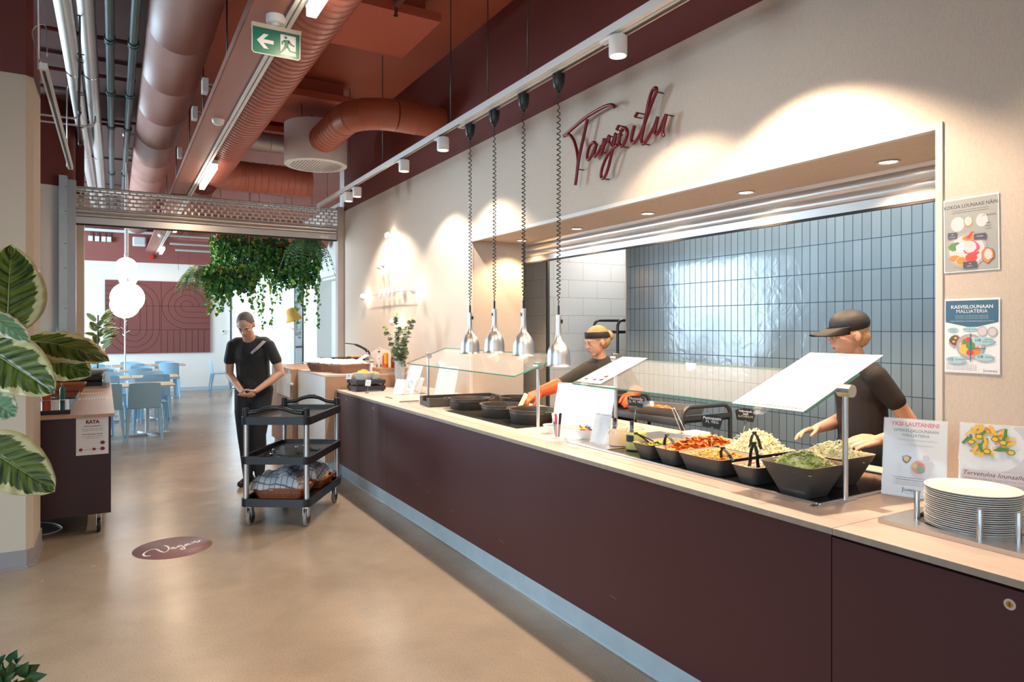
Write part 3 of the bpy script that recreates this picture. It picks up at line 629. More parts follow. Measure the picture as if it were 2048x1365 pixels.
# ---------------------------------------------------------------- printed matter
PM = [M_paper, M_ink, M_inkg, M_inkr, mat('print_orange', (.75, .22, .03), .6), mat('print_green', (.08, .24, .06), .6), mat('print_blue', (.006, .10, .19), .5),
      mat('print_pale_blue', (.36, .58, .60), .6), mat('print_taupe', (.40, .36, .36), .6), mat('print_yellow', (.85, .48, .05), .6), mat('print_pink', (.80, .06, .12), .6), mat('print_brown', (.14, .05, .03), .6), mat('print_pale', (.62, .56, .57), .6), mat('print_red', (.62, .03, .02), .6), mat('print_navy', (.03, .08, .25), .6), mat('print_grey', (.33, .335, .31), .6)]
PAPER, INK, GREY, DRED, ORG, GRN, BLU, PBL, TAU, YEL, PINK, BRN, PALE, RED, NAVY, PGREY = range(16)
def pr(par, M, items, name='print', W_=None):
    W_ = W_ or max((v.co-par.data.vertices[0].co).length for v in par.data.vertices if abs((M.inverted() @ (v.co+chain_loc(par))).y-(M.inverted() @ (par.data.vertices[0].co+chain_loc(par))).y) < 1e-3)
    """items in metres on the sheet: ('t',x,y,size,text,mat,align,bold) ('r',x0,y0,x1,y1,mat) ('e',cx,cy,rx,ry,mat) ('p',pts,mat)"""
    b = MB()
    for k, it in enumerate(items):
        z = .0004+.00009*k; Z = M @ Matrix.Translation((0, 0, z))
        if it[0] == 't':
            b.mi = it[5]; al = it[6] if len(it) > 6 else 'CENTER'; text_mb(b, it[4], Z @ Matrix.Translation((it[1], it[2], 0)), it[3], al, 0, it[7] if len(it) > 7 else 0, fit=(2*min(it[1], W_-it[1])-.006 if al == 'CENTER' else W_-it[1]-.004))
        elif it[0] == 'r':
            b.mi = it[5]; b.poly([(it[1], it[2], 0), (it[3], it[2], 0), (it[3], it[4], 0), (it[1], it[4], 0)], Z)
        elif it[0] == 'e':
            b.mi = it[5]; n = 20; b.poly([(it[1]+it[3]*math.cos(2*PI*i/n), it[2]+it[4]*math.sin(2*PI*i/n), 0) for i in range(n)], Z)
        elif it[0] == 'p':
            b.mi = it[2]; b.poly([(p[0], p[1], 0) for p in it[1]], Z)
    return obj(name, b, PM, par, smooth=-1)
def blob_pts(cx, cy, rx, ry, seed, n=16, amp=.25):
    r = random.Random(seed); return [(cx+rx*(1-amp/2+amp*r.random())*math.cos(2*PI*i/n), cy+ry*(1-amp/2+amp*r.random())*math.sin(2*PI*i/n)) for i in range(n)]
def sheet(par, M, w_, h_, name='paper', th=.0006):
    b = MB(); b.box(0, w_, 0, h_, -th, 0, M); return obj(name, b, M_paper, par)
def menu_items(w_, h_, head='RATA', seed=0, small=False):
    r = random.Random(seed); it = []
    s = h_/.297
    it.append(('t', w_*.07, h_*.925, .020*s, head, GREY, 'LEFT', .0005)); it.append(('r', w_*.40, h_*.925, w_*.95, h_*.94, GREY))
    words = ['Lounas', 'Keitto', 'Pasta', 'Kasvislounas', 'Salaatti', 'Perunaa ja riisia', 'Leipa ja levite', 'Jalkiruoka', 'Vegaaninen', 'Maito, vesi', 'Kahvi']
    y = .82
    while y > .16:
        it.append(('t', w_*.5, h_*y, (.0085 if r.random() < .3 else .0058)*s, r.choice(words)+' '+r.choice(words).lower(), r.choice([INK, GREY]))); y -= r.choice([.045, .045, .08])
    return it
def acrylic(name, lb, p0, p1, h_, lean, items=None, cat='sign holder', group=None, foot=.05, z=CT, w_=None, paper_in=0):
    """clear acrylic sign holder whose lower front edge runs p0 -> p1 (left to right as read)"""
    p0 = Vector((*p0, z+.002)); p1 = Vector((*p1, z+.002)); u = (p1-p0).normalized(); wd = w_ or (p1-p0).length
    nrm = u.cross(Vector((0, 0, 1)))     # towards the reader
    up = Vector((0, 0, 1))*math.cos(lean)-nrm*math.sin(lean)
    M = frame(p0, u, up)
    t = thing(name, lb, cat, tuple(p0), group)
    b = MB(); b.box(-.003, wd+.003, 0, h_+.003, -.0035, -.0015, M); b.box(-.003, wd+.003, 0, h_+.003, .0012, .0026, M)
    q = Matrix.Translation(p0) @ Matrix(((u.x, -nrm.x, 0, 0), (u.y, -nrm.y, 0, 0), (0, 0, 1, 0), (0, 0, 0, 1)))
    b.box(-.003, wd+.003, -.004, foot+.03, -.002, 0, q)
    obj('acrylic_stand', b, M_acr, t)
    pg = sheet(t, M @ Matrix.Translation((0, .003, 0)), wd, h_-.004)
    if items: pr(pg, M @ Matrix.Translation((0, .003, 0)), items)
    return t
A4W, A4H = .21, .297
acrylic('menu_stand', 'white menu in acrylic stand, the tallest of the group next to the eucalyptus vase', (2.60, 6.70), (2.66, 6.50), A4H*.9, .33, menu_items(.21, .26, 'Menu', 1), group=None)
acrylic('menu_stand', 'small white card in acrylic stand, front left one by the eucalyptus vase', (2.36, 6.36), (2.40, 6.215), .15, .3, menu_items(.148, .15, 'Info', 2))
acrylic('menu_stand', 'small card with a pale blue round drawing, middle of the three small ones', (2.49, 6.40), (2.52, 6.25), .16, .3, [('e', .075, .09, .045, .045, PBL), ('r', .02, .01, .13, .014, NAVY), ('e', .06, .10, .015, .02, PAPER), ('e', .09, .08, .02, .02, PAPER)])
acrylic('menu_stand', 'small card with orange print, right one of the three by the vase', (2.60, 6.36), (2.58, 6.215), .16, .3, [('t', .06, .12-.02*k, .008, s_, ORG) for k, s_ in enumerate(['Leipa', 'Voi', 'Juoma', 'Kahvi', 'Kiitos'])]+[('r', .01, .01, .07, .018, ORG)])
acrylic('menu_stand', 'white menu leaning behind the far glass sneeze guard', (2.60, 5.92), (2.72, 5.745), A4H, .35, menu_items(A4W, A4H, 'RATA', 3))
acrylic('menu_stand', 'white menu behind the red and green pens, left of the middle post', (2.47, 3.72), (2.57, 3.535), A4H, .33, menu_items(A4W, A4H, 'RATA', 4)+[('r', .01, .008, .20, .010, DRED), ('r', .01, .014, .20, .016, DRED)])
acrylic('menu_stand', 'white menu right behind the middle steel post', (2.53, 3.50), (2.60, 3.30), A4H, .33, menu_items(A4W, A4H, 'RATA', 5)+[('r', .01, .008, .20, .010, DRED), ('r', .01, .014, .20, .016, DRED)])
acrylic('menu_stand', 'small white card in acrylic stand leaning against the dressing jar', (2.295, 3.075), (2.315, 2.955), .168, .30, menu_items(.12, .168, 'RATA', 6), z=.9195)
st = [('t', .105, .268, .021, 'YKSI LAUTANEN!', PINK, 'CENTER', .0008), ('t', .108, .245, .0155, 'OPISKELIJALOUNAAN', INK, 'CENTER', .0001), ('t', .108, .227, .0155, 'MALLIATERIA', INK, 'CENTER', .0001), ('t', .108, .211, .0072, 'KOLMASOSA PAIVAN ENERGIANTARPEESTA', GREY),
      ('t', .04, .192, .0085, 'KOKOLIHA-ATERIA BROILERISTA', GREY, 'LEFT')]+[('t', .04, .184-.006*k, .0045, 'perunaa, riisia tai pastaa, salaattia', GREY, 'LEFT') for k in range(4)]+[
      ('p', [(.065, .150), (.082, .156), (.098, .148), (.088, .128), (.078, .122), (.066, .132)], BRN), ('p', [(.068, .148), (.082, .152), (.090, .146), (.083, .131), (.072, .134)], YEL),
      ('e', .128, .105, .036, .036, PALE), ('e', .120, .112, .024, .024, ORG), ('p', blob_pts(.128, .106, .014, .016, 3), GRN), ('p', blob_pts(.108, .118, .010, .010, 4), YEL), ('p', blob_pts(.126, .122, .010, .007, 5), RED),
      ('e', .145, .150, .012, .012, PALE), ('e', .160, .128, .011, .011, PALE),
      ('t', .055, .112, .011, '1/4', GREY), ('r', .042, .108, .07, .1085, GREY), ('t', .055, .094, .011, '1/4', GREY), ('r', .045, .090, .066, .0905, GREY), ('t', .166, .086, .011, '1/2', INK), ('r', .156, .082, .176, .0825, INK),
      ('t', .1, .068, .0062, 'Tulosta tarkistaaksesi paikallisten viinien ja mehujen', NAVY, 'CENTER', .0001), ('t', .1, .060, .0062, 'ravitsemussuositukset omassa ravintolassasi', NAVY, 'CENTER', .0001)]+[('t', .1, .053-.006*k, .0045, 'kasviksia, hedelmia ja marjoja monipuolisesti joka paivana aterialla', BRN) for k in range(3)]+[
      ('t', .1, .018, .021, 'Juvenes', NAVY, 'CENTER', .0002), ('t', .1, .010, .0048, 'ravintolat kampuksella', NAVY)]
acrylic('menu_stand', 'acrylic sign with red handwriting YKSI LAUTANEN beside the plate stack', (2.585, 1.572), (2.665, 1.378), A4H, .22, st, foot=.07)
pt = [('r', .004, .004, .206, .292, PALE), ('p', [(.004, .292)]+[(.085+.112*math.cos(a), .215+.095*math.sin(a)) for a in [-PI*.80+PI*1.07*i/20 for i in range(21)]]+[(.165, .292)], PAPER), ('r', .0, .292, .0, .292, PAPER)]
r_ = random.Random(5)
pst = []
for k in range(58):
    a = r_.random()*6.28; q = r_.random()**.5; cx = .085+q*.07*math.cos(a); cy = .235+q*.050*math.sin(a); an = r_.random()*3.14; L = .016; W = .0045
    ux, uy = math.cos(an), math.sin(an); m_ = r_.choice([YEL, YEL, YEL, ORG, GRN, YEL])
    pst.append(('p', [(cx-ux*L-uy*W, cy-uy*L+ux*W), (cx+ux*L-uy*W, cy+uy*L+ux*W), (cx+ux*L+uy*W, cy+uy*L-ux*W), (cx-ux*L+uy*W, cy-uy*L-ux*W)], m_))
for k in range(6):
    cx, cy = .035+.024*k, .225+.03*math.sin(k*2.3); pst += [('e', cx, cy, .012, .010, GRN), ('e', cx, cy, .009, .007, YEL)]
pst.append(('p', [(.10, .20), (.12, .215), (.15, .213), (.142, .203), (.12, .198)], GRN))
pt2 = pt[:2]+pst+[('r', .010, .040, .200, .125, PALE), ('t', .105, .118, .0, '', INK)][:1]+[
      ('t', .105, .105, .0225, 'Tervetuloa lounaalle!', INK, 'CENTER', .0004), ('t', .105, .090, .0098, 'OPISKELIJA-ATERIAN TULISI KATTAA NOIN', GREY), ('t', .105, .076, .0098, 'KOLMANNES OPISKELIJOIDEN PAIVITTAISESTA', GREY), ('t', .105, .062, .0098, 'ENERGIAN JA RAVINTOAINEIDEN TARPEESTA.', GREY), ('t', .05, .040, .014, 'Ja mita sina', INK), ('t', .16, .025, .014, 'syot?', INK)]
acrylic('menu_stand', 'acrylic sign with pasta photograph and Tervetuloa lounaalle, behind the plates', (2.69, 1.345), (2.765, 1.149), A4H, .22, pt2, foot=.07)
acrylic('menu_stand', 'acrylic sign with red and orange print cut by the right edge of the picture', (2.79, 1.09), (2.865, .894), A4H, .22, [('r', .0, .05, .21, .12, ORG), ('r', .0, .02, .21, .05, RED)], foot=.07)

# ---------------------------------------------------------------- steel salad well
t = thing('salad_well', 'long steel-framed chilled well set in the worktop under the salad bowls', 'salad well', (2.57, 2.4, CT))
def ring(b, x0, x1, y0, y1, z0, z1, wd):
    b.box(x0, x1, y0, y0+wd, z0, z1); b.box(x0, x1, y1-wd, y1, z0, z1); b.box(x0, x0+wd, y0+wd, y1-wd, z0, z1); b.box(x1-wd, x1, y0+wd, y1-wd, z0, z1)
b = MB(); ring(b, 2.217, 2.93, 1.58, 3.19, CT, .921, .014); b.box(2.231, 2.916, 2.86, 3.176, CT, .9185); obj('steel_frame', b, M_steel, t, bevel=.002)
b = MB(); b.box(2.231, 2.916, 1.594, 2.86, CT, .9145); obj('black_basin', b, mat('black_glass', (.012, .012, .013), .08, spec=.7), t)
# sneeze guards
def guard(lb, y0, y1, posts, xf=2.168, xb=2.50, zf=1.250, zb=1.376, feet=True):
    t = thing('sneeze_guard', lb, 'sneeze guard', (2.37, (y0+y1)/2, CT))
    b = MB(); th = .009; dx, dz = xb-xf, zb-zf; L = math.hypot(dx, dz); nx, nz = -dz/L*th, dx/L*th
    b.rings([[(xf, y, zf), (xb, y, zb), (xb+nx, y, zb+nz), (xf+nx, y, zf+nz)] for y in (y0, y1)], smooth=False); obj('glass_pane', b, M_glass, t)
    b = MB(); e = .0016
    for (ax, az) in ((xf, zf), (xb, zb)):
        s_ = -1 if ax == xf else 1
        b.rings([[(ax, y, az), (ax+s_*e, y, az), (ax+s_*e+nx, y, az+nz), (ax+nx, y, az+nz)] for y in (y0, y1)], smooth=False)
    for yy, s_ in ((y0, -1), (y1, 1)):
        b.rings([[(xf, y, zf), (xb, y, zb), (xb+nx, y, zb+nz), (xf+nx, y, zf+nz)] for y in (yy, yy+s_*e)], smooth=False)
    obj('glass_edge', b, M_gedge, t)
    for (px, py, ft) in posts:
        zt = zf+(px-xf)/dx*dz-.012
        b = MB(); b.cyl((px, py, CT+.004), (px, py, zt), .0105, 20); p = obj('post', b, M_steel, t, smooth=50)
        b = MB(); s_ = 1 if ft > 0 else -1
        b.cyl((px, py-.03*1, zt+.006), (px, py+.022, zt+.006), .024, 28); obj('clamp_knob', b, M_steel, p, smooth=40)
        if ft: b = MB(); b.box(px-.19, px+.06, py-.013, py+.013, CT, CT+.006); obj('foot_plate', b, M_steel, p, bevel=.002)
    return t
guard('large glass sneeze guard over the salad bowls, held by two steel posts', 1.60, 3.06, [(2.37, 1.583, 1), (2.53, 3.39, 0)][:1], xb=2.485)
t = thing('guard_post', 'slim steel post left of the salad bowls carrying the corner of the glass', 'post', (2.45, 3.03, CT))
b = MB(); b.cyl((2.50, 3.10, CT), (2.50, 3.10, 1.372), .0105, 20); obj('post', b, M_steel, t, smooth=50)
b = MB(); b.cyl((2.50, 3.075, 1.388), (2.50, 3.12, 1.388), .024, 28); b.cyl((2.50, 3.10, CT), (2.50, 3.10, CT+.004), .03, 24); obj('clamp_knob', b, M_steel, t, smooth=40)
guard('smaller glass sneeze guard over the cast-iron pots below the heat lamps', 3.68, 5.50, [(2.37, 3.73, 1), (2.37, 5.52, -1)], xf=2.165, xb=2.53, zb=1.375)
# clipped papers lying on the big glass
def on_glass(lb, y0, y1, x0, x1, items, sk=0):
    zf, zb, xf, xb = 1.252, 1.378, 2.168, 2.485; sl = (zb-zf)/(xb-xf); L = math.hypot(1, sl)
    u = Vector((0, -1, 0)); up = Vector((1/L, 0, sl/L)); n = u.cross(up)
    p = Vector((x0, y1, zf+(x0-xf)*sl))+Vector((0, 0, .0115)); M = frame(p, u, up)
    t = thing('clipped_notice', lb, 'notice', tuple(p))
    pg = sheet(t, M, y1-y0, (x1-x0)*L); pr(pg, M, items); 
    b = MB(); cx = (y1-y0)*.45; b.box(cx-.018, cx+.018, -.03, .018, -.018, .006, M); b.box(cx-.01, cx+.01, -.045, -.02, -.012, -.004, M); obj('clear_clip', b, M_acr, t)
on_glass('white laminated menu clipped on the glass above the lettuce bowl', 1.60, 1.93, 2.15, 2.64, [('t', .02, .44, .018, 'RATA', DRED, 'LEFT'), ('t', .21, .44, .013, 'Iltaruoka', DRED), ('r', .01, .012, .32, .0145, DRED), ('r', .01, .02, .32, .0225, DRED)]+[('t', .22, .40-.03*k, .009, s_, INK) for k, s_ in enumerate(['Keitto ja leipa', '1. Yksi paaruoka', '2. Salaatti', '3. Jalkiruoka', 'Kaksi leipaa ja levite', 'Lisaruoka', 'Maito tai piima', 'Hinnasto'])])
on_glass('white notice with dark red dots clipped at the left end of the big glass', 2.83, 3.04, 2.18, 2.50, [('t', .105, .27, .020, 'RATA', DRED, 'CENTER', .0004), ('t', .105, .23, .008, 'Kehitamme palveluamme!', INK), ('t', .105, .19, .008, "We're improving our services!", INK), ('t', .105, .15, .007, 'The new vegan food line will be found', INK), ('e', .04, .04, .013, .011, DRED), ('e', .115, .04, .013, .011, DRED), ('e', .165, .045, .015, .013, DRED), ('e', .16, .085, .015, .013, DRED)])

# ---------------------------------------------------------------- salad bowls and food
M_mel = mat('melamine_outside', (.055, .050, .046), .4); M_meli = mat('melamine_inside', (.62, .47, .33), .45)
def rrect(x0, x1, y0, y1, r, z, n=4):
    out = []
    for cx, cy, a0 in ((x1-r, y1-r, 0), (x0+r, y1-r, PI/2), (x0+r, y0+r, PI), (x1-r, y0+r, 1.5*PI)):
        for i in range(n+1): a = a0+PI/2*i/n; out.append((cx+r*math.cos(a), cy+r*math.sin(a), z))
    return out
def bowl(lb, x0, x1, y0, y1, z0, z1, tp=.03, r=.03, group='dark salad bowls in the well'):
    t = thing('salad_bowl', lb, 'bowl', ((x0+x1)/2, (y0+y1)/2, z0), group)
    w_ = .004
    b = MB(); b.rings([rrect(x0+tp, x1-tp, y0+tp, y1-tp, r*.6, z0), rrect(x0+tp*.5, x1-tp*.5, y0+tp*.5, y1-tp*.5, r*.8, (z0+z1)/2), rrect(x0, x1, y0, y1, r, z1)], caps=False)
    b.poly(rrect(x0+tp, x1-tp, y0+tp, y1-tp, r*.6, z0)); obj('shell', b, M_mel, t, smooth=50)
    b = MB(); b.rings([rrect(x0, x1, y0, y1, r, z1), rrect(x0+w_, x1-w_, y0+w_, y1-w_, r, z1), rrect(x0+tp+w_, x1-tp-w_, y0+tp+w_, y1-tp-w_, r*.6, z0+.006)], caps=False)
    b.poly(rrect(x0+tp+w_, x1-tp-w_, y0+tp+w_, y1-tp-w_, r*.6, z0+.006)); obj('lining', b, M_meli, t, smooth=50)
    return t
def food(name, lb, cat, x0, x1, y0, y1, z, h, n, kind, mats, size=.012, seed=1, flat=.3):
    r = random.Random(seed); b = MB(); cx, cy = (x0+x1)/2, (y0+y1)/2
    def top(x, y):
        u = (x-cx)/((x1-x0)/2); v = (y-cy)/((y1-y0)/2); q = max(0, 1-max(abs(u), abs(v))**2.6)
        q2 = max(0, 1-(u*u+v*v)*.55)
        return z+h*q*q2+.25*h*mnoise.noise(Vector((x*30, y*30, seed)))*q
    G = 12; b.mi = 0
    R = [[(x0+(x1-x0)*i/G, y0+(y1-y0)*j/G, top(x0+(x1-x0)*i/G, y0+(y1-y0)*j/G)-.004) for j in range(G+1)] for i in range(G+1)]
    b.rings(R, closed=False, caps=False)
    for k in range(n):
        x = r.uniform(x0+.006, x1-.006); y = r.uniform(y0+.006, y1-.006); zz = top(x, y)+r.uniform(-.004, .004); b.mi = r.randrange(len(mats))
        a = r.random()*6.28; el = r.uniform(-.4, .4); d = Vector((math.cos(a)*math.cos(el), math.sin(a)*math.cos(el), math.sin(el))); p = Vector((x, y, zz)); s_ = size*r.uniform(.6, 1.3)
        e = d.cross(Vector((0, 0, 1))).normalized(); up = e.cross(d)
        if kind == 'shred':
            q = [p+d*s_*2*(i-1.5)/3+up*s_*.5*math.sin(i*1.1+k) for i in range(4)]; wv = e*s_*.16
            b.rings([[c-wv, c+wv, c+up*s_*.12] for c in q], caps=True, smooth=False)
        elif kind == 'penne':
            b.tube([p-d*s_, p, p+d*s_], s_*.33, 6)
        elif kind == 'chunk':
            b.sphere(p, s_*.5, 6, 4, r.uniform(.7, 1.2), r.uniform(.7, 1.2), r.uniform(.6, 1))
        elif kind == 'disc':
            rg = [p+(d*math.cos(2*PI*i/10)+up*math.sin(2*PI*i/10))*s_ for i in range(10)]; b.rings([rg, [v+e*.002 for v in rg]], smooth=False)
        elif kind == 'curl':
            b.tube([p+(d*math.cos(t_)+up*math.sin(t_))*s_ for t_ in [i*.7 for i in range(7)]], s_*.16, 5)
        elif kind == 'leaf':
            g = [[p+d*s_*(i-1)+e*s_*.7*(j-1)+up*s_*r.uniform(-.35, .35) for j in range(3)] for i in range(3)]; b.rings(g, closed=False, caps=False)
    o = obj(name, b, mats, smooth=-1); tag(o, lb, cat); o['kind'] = 'stuff'; return o
F = lambda n, c, **k: mat('food_'+n, c, .45, spec=.5, **k)
Y1, Y2 = F('pickle', (.42, .42, .05)), F('pickle_dark', (.22, .26, .03)); C1, C2 = F('carrot', (.80, .20, .03)), F('carrot_light', (.86, .34, .08))
P1, P2, P3 = F('penne', (.80, .52, .14)), F('penne_green', (.48, .45, .08)), F('pepper', (.70, .14, .03)); K1, K2 = F('cabbage', (.84, .76, .46)), F('cabbage_pale', (.88, .84, .62))
T1, T2 = F('tomato', (.74, .08, .02)), F('feta', (.82, .72, .60)); L1, L2, L3 = F('lettuce', (.78, .82, .34)), F('lettuce_pale', (.92, .90, .58)), F('lettuce_green', (.50, .66, .20))
bowl('small dark bowl of pickled slices, first on the left of the well', 2.225, 2.50, 2.50, 2.645, .916, .992)
food('pickled_cucumber', 'green and yellow pickle slices in the leftmost dark bowl', 'pickles', 2.245, 2.48, 2.52, 2.625, .972, .016, 130, 'leaf', [Y1, Y2, Y1], .011, 1)
bowl('dark bowl of orange carrot, between the pickles and the pasta', 2.225, 2.72, 2.335, 2.485, .916, .992)
food('carrot_salad', 'heap of glossy orange carrot ribbons in the second dark bowl', 'carrot', 2.245, 2.70, 2.355, 2.465, .978, .048, 420, 'leaf', [C1, C2, C1], .014, 2)
bowl('wide dark bowl of pesto pasta at the front of the well', 2.225, 2.475, 2.065, 2.325, .916, .992)
food('pesto_pasta', 'yellow and green penne salad in the wide front bowl', 'pasta', 2.245, 2.455, 2.085, 2.305, .974, .026, 330, 'penne', [P1, P2, P1, P3], .013, 3)
bowl('dark bowl piled with grated cabbage, behind the pasta bowl', 2.485, 2.74, 2.065, 2.325, .916, .992)
food('garlic_cabbage', 'tall pale heap of grated garlic cabbage behind the pasta', 'cabbage', 2.50, 2.725, 2.075, 2.315, .978, .095, 900, 'shred', [K1, K2], .013, 4)
bowl('narrow dark bowl of tomato and feta mix, left of the lettuce', 2.225, 2.74, 1.875, 2.015, .916, .992)
food('tomato_mix', 'chopped tomato, herb and feta mix in the narrow bowl', 'tomato salad', 2.245, 2.72, 1.89, 2.0, .980, .022, 300, 'chunk', [T2, T1, T2, L3], .015, 5)
bowl('big tall dark bowl of chopped green lettuce at the right front corner', 2.19, 2.43, 1.598, 1.835, .916, 1.042, .055, .028)
food('chopped_lettuce', 'heap of chopped green lettuce in the tall front bowl', 'lettuce', 2.205, 2.415, 1.612, 1.82, 1.018, .062, 420, 'leaf', [L1, L2, L1, L2, L1, L2, L3], .011, 6)
bowl('tall dark bowl of pale iceberg lettuce behind the green one', 2.455, 2.70, 1.655, 1.885, .916, 1.042, .055, .028)
food('iceberg_lettuce', 'heap of pale yellow iceberg strips in the tall rear bowl', 'lettuce', 2.47, 2.685, 1.67, 1.87, 1.020, .055, 380, 'shred', [L2, K2, L2, K1], .020, 7)
def tongs(lb, apex, e1, e2, group='black serving tongs in the salads', wd=.016, name='serving_tongs'):
    t = thing(name, lb, 'tongs', apex, group); A = Vector(apex)
    for e in (e1, e2):
        e = Vector(e); d = (e-A).normalized(); s_ = d.cross(Vector((1, 0, .1))).normalized() if abs(d.x) < .9 else Vector((0, 1, 0))
        q = MB(); mid = A+(e-A)*.5; bow = Vector((0, (e-A).y, 0)).normalized()*.006 if abs((e-A).y) > 1e-4 else Vector((0, 0, 0))
        n_ = Vector((1, 0, 0)) if abs(d.x) < .6 else Vector((0, 1, 0)); n_ = (n_-d*n_.dot(d)).normalized(); f_ = d.cross(n_)
        rs = []
        for k, (p, w1) in enumerate(((A, wd*.7), (A+(e-A)*.25+bow, wd), (mid+bow, wd), (A+(e-A)*.8, wd*1.1), (e, wd*1.2))):
            rs.append([p+n_*w1/2+f_*.002, p-n_*w1/2+f_*.002, p-n_*w1/2-f_*.002, p+n_*w1/2-f_*.002])
        q.rings(rs, smooth=False); obj('arm', q, M_black, t, bevel=.001)
    q = MB(); q.cyl(A+Vector((-.009, 0, 0)), A+Vector((.009, 0, 0)), .006, 12); obj('hinge', q, M_black, t, smooth=40)
tongs('black tongs lying across the pickle bowl', (2.27, 2.655, 1.028), (2.36, 2.60, .980), (2.33, 2.625, .982))
tongs('black tongs standing in the carrot bowl', (2.31, 2.475, 1.040), (2.30, 2.485, .980), (2.31, 2.40, .985))
tongs('black tongs standing in the front pasta bowl', (2.30, 2.115, 1.033), (2.30, 2.125, .985), (2.305, 2.06, .985))
tongs('black tongs standing in the tomato and feta bowl', (2.25, 1.904, 1.090), (2.25, 1.928, .992), (2.25, 1.882, .994))
tongs('black tongs standing in the cabbage heap', (2.52, 2.13, 1.082), (2.53, 2.165, 1.01), (2.53, 2.10, 1.01))
def card(lb, c, foot, lines, w_=.095, h_=.062, yaw=.85):
    t = thing('name_card', lb, 'label card', foot, 'black chalk label cards'); u = Vector((math.cos(yaw), -math.sin(yaw), 0)); M = frame(Vector(c), u, (0, 0, 1))
    pts = [(-w_*.42, -h_/2+.006), (0, -h_/2+.001), (w_*.36, -h_/2-.004), (w_/2, h_*.28), (w_*.25, h_*.42), (0, h_*.5), (-w_*.25, h_*.46), (-w_/2, h_*.34)]
    q = MB(); q.prism(pts, -.0015, .0015, M); o = obj('card', q, M_blackm, t)
    q = MB(); z = h_*.12 if len(lines) < 3 else h_*.2
    for k, s_ in enumerate(lines): text_mb(q, s_, M @ Matrix.Translation((0, z-k*.0165*(3/(len(lines)+1)), .002)) @ Matrix.Rotation(-.06, 4, 'Z'), .018*(3/(len(lines)+1)), 'CENTER', 0, .0004)
    obj('chalk_lettering', q, M_paper, o, smooth=-1)
    q = MB(); q.tube([Vector(c)+Vector((0, 0, -h_/2-.004)), Vector(foot)], .0016, 6); q.box(-.005, .005, -h_/2-.016, -h_/2+.006, -.004, .006, M); obj('wire_stand', q, M_chrome, t)
card('black label card reading Munttiöljy, standing on the oil jar', (2.42, 2.83, 1.166), (2.42, 2.846, 1.054), ['Munttiöljy', 'G, M, VEG'])
card('black label card reading Pestopasta, standing in the pasta', (2.30, 2.177, 1.144), (2.30, 2.183, .99), ['Pestopasta', 'M, VEG'])
card('black label card reading Valkosipulikaali, standing in the cabbage', (2.60, 2.25, 1.145), (2.60, 2.271, 1.03), ['Valkosipuli-', 'kaali', 'G,M,VEG,VS'])
# dressing jars
def jar(lb, x, y, r, h_, liq, lbl, z=.9195, fill=.85):
    t = thing('dressing_jar', lb, 'jar', (x, y, z), 'flip-top glass jars of dressing')
    q = MB(); q.lathe([(.001, 0), (r*.95, 0), (r, .008), (r, h_*.72), (r*.80, h_*.86), (r*.78, h_), (r*.84, h_+.004), (r*.80, h_+.010)], (x, y, z), 28); obj('glass_body', q, M_glass, t, smooth=50)
    q = MB(); q.lathe([(.001, .003), (r*.93, .003), (r*.97, .012), (r*.97, h_*.70), (r*.9, h_*fill-.012), (.001, h_*fill-.012)], (x, y, z), 28); obj('dressing', q, liq, t, smooth=50)
    q = MB(); rg = [(x+r*.83*math.cos(a), y+r*.83*math.sin(a), z+h_*.92) for a in [2*PI*i/24 for i in range(24)]]; q.tube(rg, .0013, 5, closed=True)
    for s_ in (-1, 1): q.tube([(x-r*.8, y+s_*.010, z+h_*.92), (x-r*1.05, y+s_*.012, z+h_*.80), (x-r*1.08, y+s_*.006, z+h_*.62), (x-r*1.05, y, z+h_*.60)], .0013, 5)
    obj('wire_clip', q, M_chrome, t)
    q = MB(); q.box(x-r*.5-.006, x-r*.5+.006, y-.010, y+.010, z+h_*.7, z+h_+.03); obj('ladle_handle', q, M_black, t, bevel=.002)
    if lbl:
        q = MB(); a0 = PI*1.02
        q.rings([[(x+(r+.001)*math.cos(a0+k*.12), y+(r+.001)*math.sin(a0+k*.12), zz) for k in range(-2, 6)] for zz in (z+h_*.36, z+h_*.66)], closed=False, caps=False); obj('black_label', q, M_blackm, t)
jar('flip-top jar of pale peach dressing, left one of the two jars', 2.375, 2.925, .050, .122, F('peach_dressing', (.78, .50, .28), noise=.12, nscale=200), False)
jar('flip-top jar of yellow-green herb oil with a black label, right one', 2.385, 2.790, .056, .118, F('herb_oil', (.46, .44, .02)), True)
# plain bowls, pens
def round_bowl(name, lb, x, y, z, r, h_, par_m=M_porc, fr=.45, group=None, cat='bowl'):
    q = MB(); q.lathe([(.0005, .004), (r*fr*.9, .004), (r*.96, h_), (r, h_), (r, h_-.003), (r*fr, 0), (.0005, 0)], (x, y, z), 36); o = obj(name, q, par_m, smooth=40); tag(o, lb, cat, group); return o
round_bowl('sauce_bowl', 'small white bowl of dark sauce between the pots and the pens', 2.32, 3.50, CT, .052, .055)
b = MB(); b.lathe([(.0005, 0), (.046, 0)], (2.32, 3.50, CT+.047), 24); o = obj('dark_sauce', b, M_blackm); tag(o, 'dark sauce filling the small white bowl by the pens', 'sauce'); o['kind'] = 'stuff'
round_bowl('sweets_bowl', 'small white bowl of colourful wrapped portions', 2.36, 3.20, CT+.003, .062, .058)
b = MB(); b.lathe([(.001, 0), (.105, 0), (.11, .003), (.001, .003)], (2.36, 3.23, CT), 32); o = obj('round_mat', b, M_paper); tag(o, 'flat pale disc under the bowl of colourful portions', 'mat')
t0 = None
cl = [mat('sachet_%d' % i, c, .4) for i, c in enumerate(((.85, .7, .05), (.7, .05, .03), (.05, .1, .5), (.8, .8, .75)))]
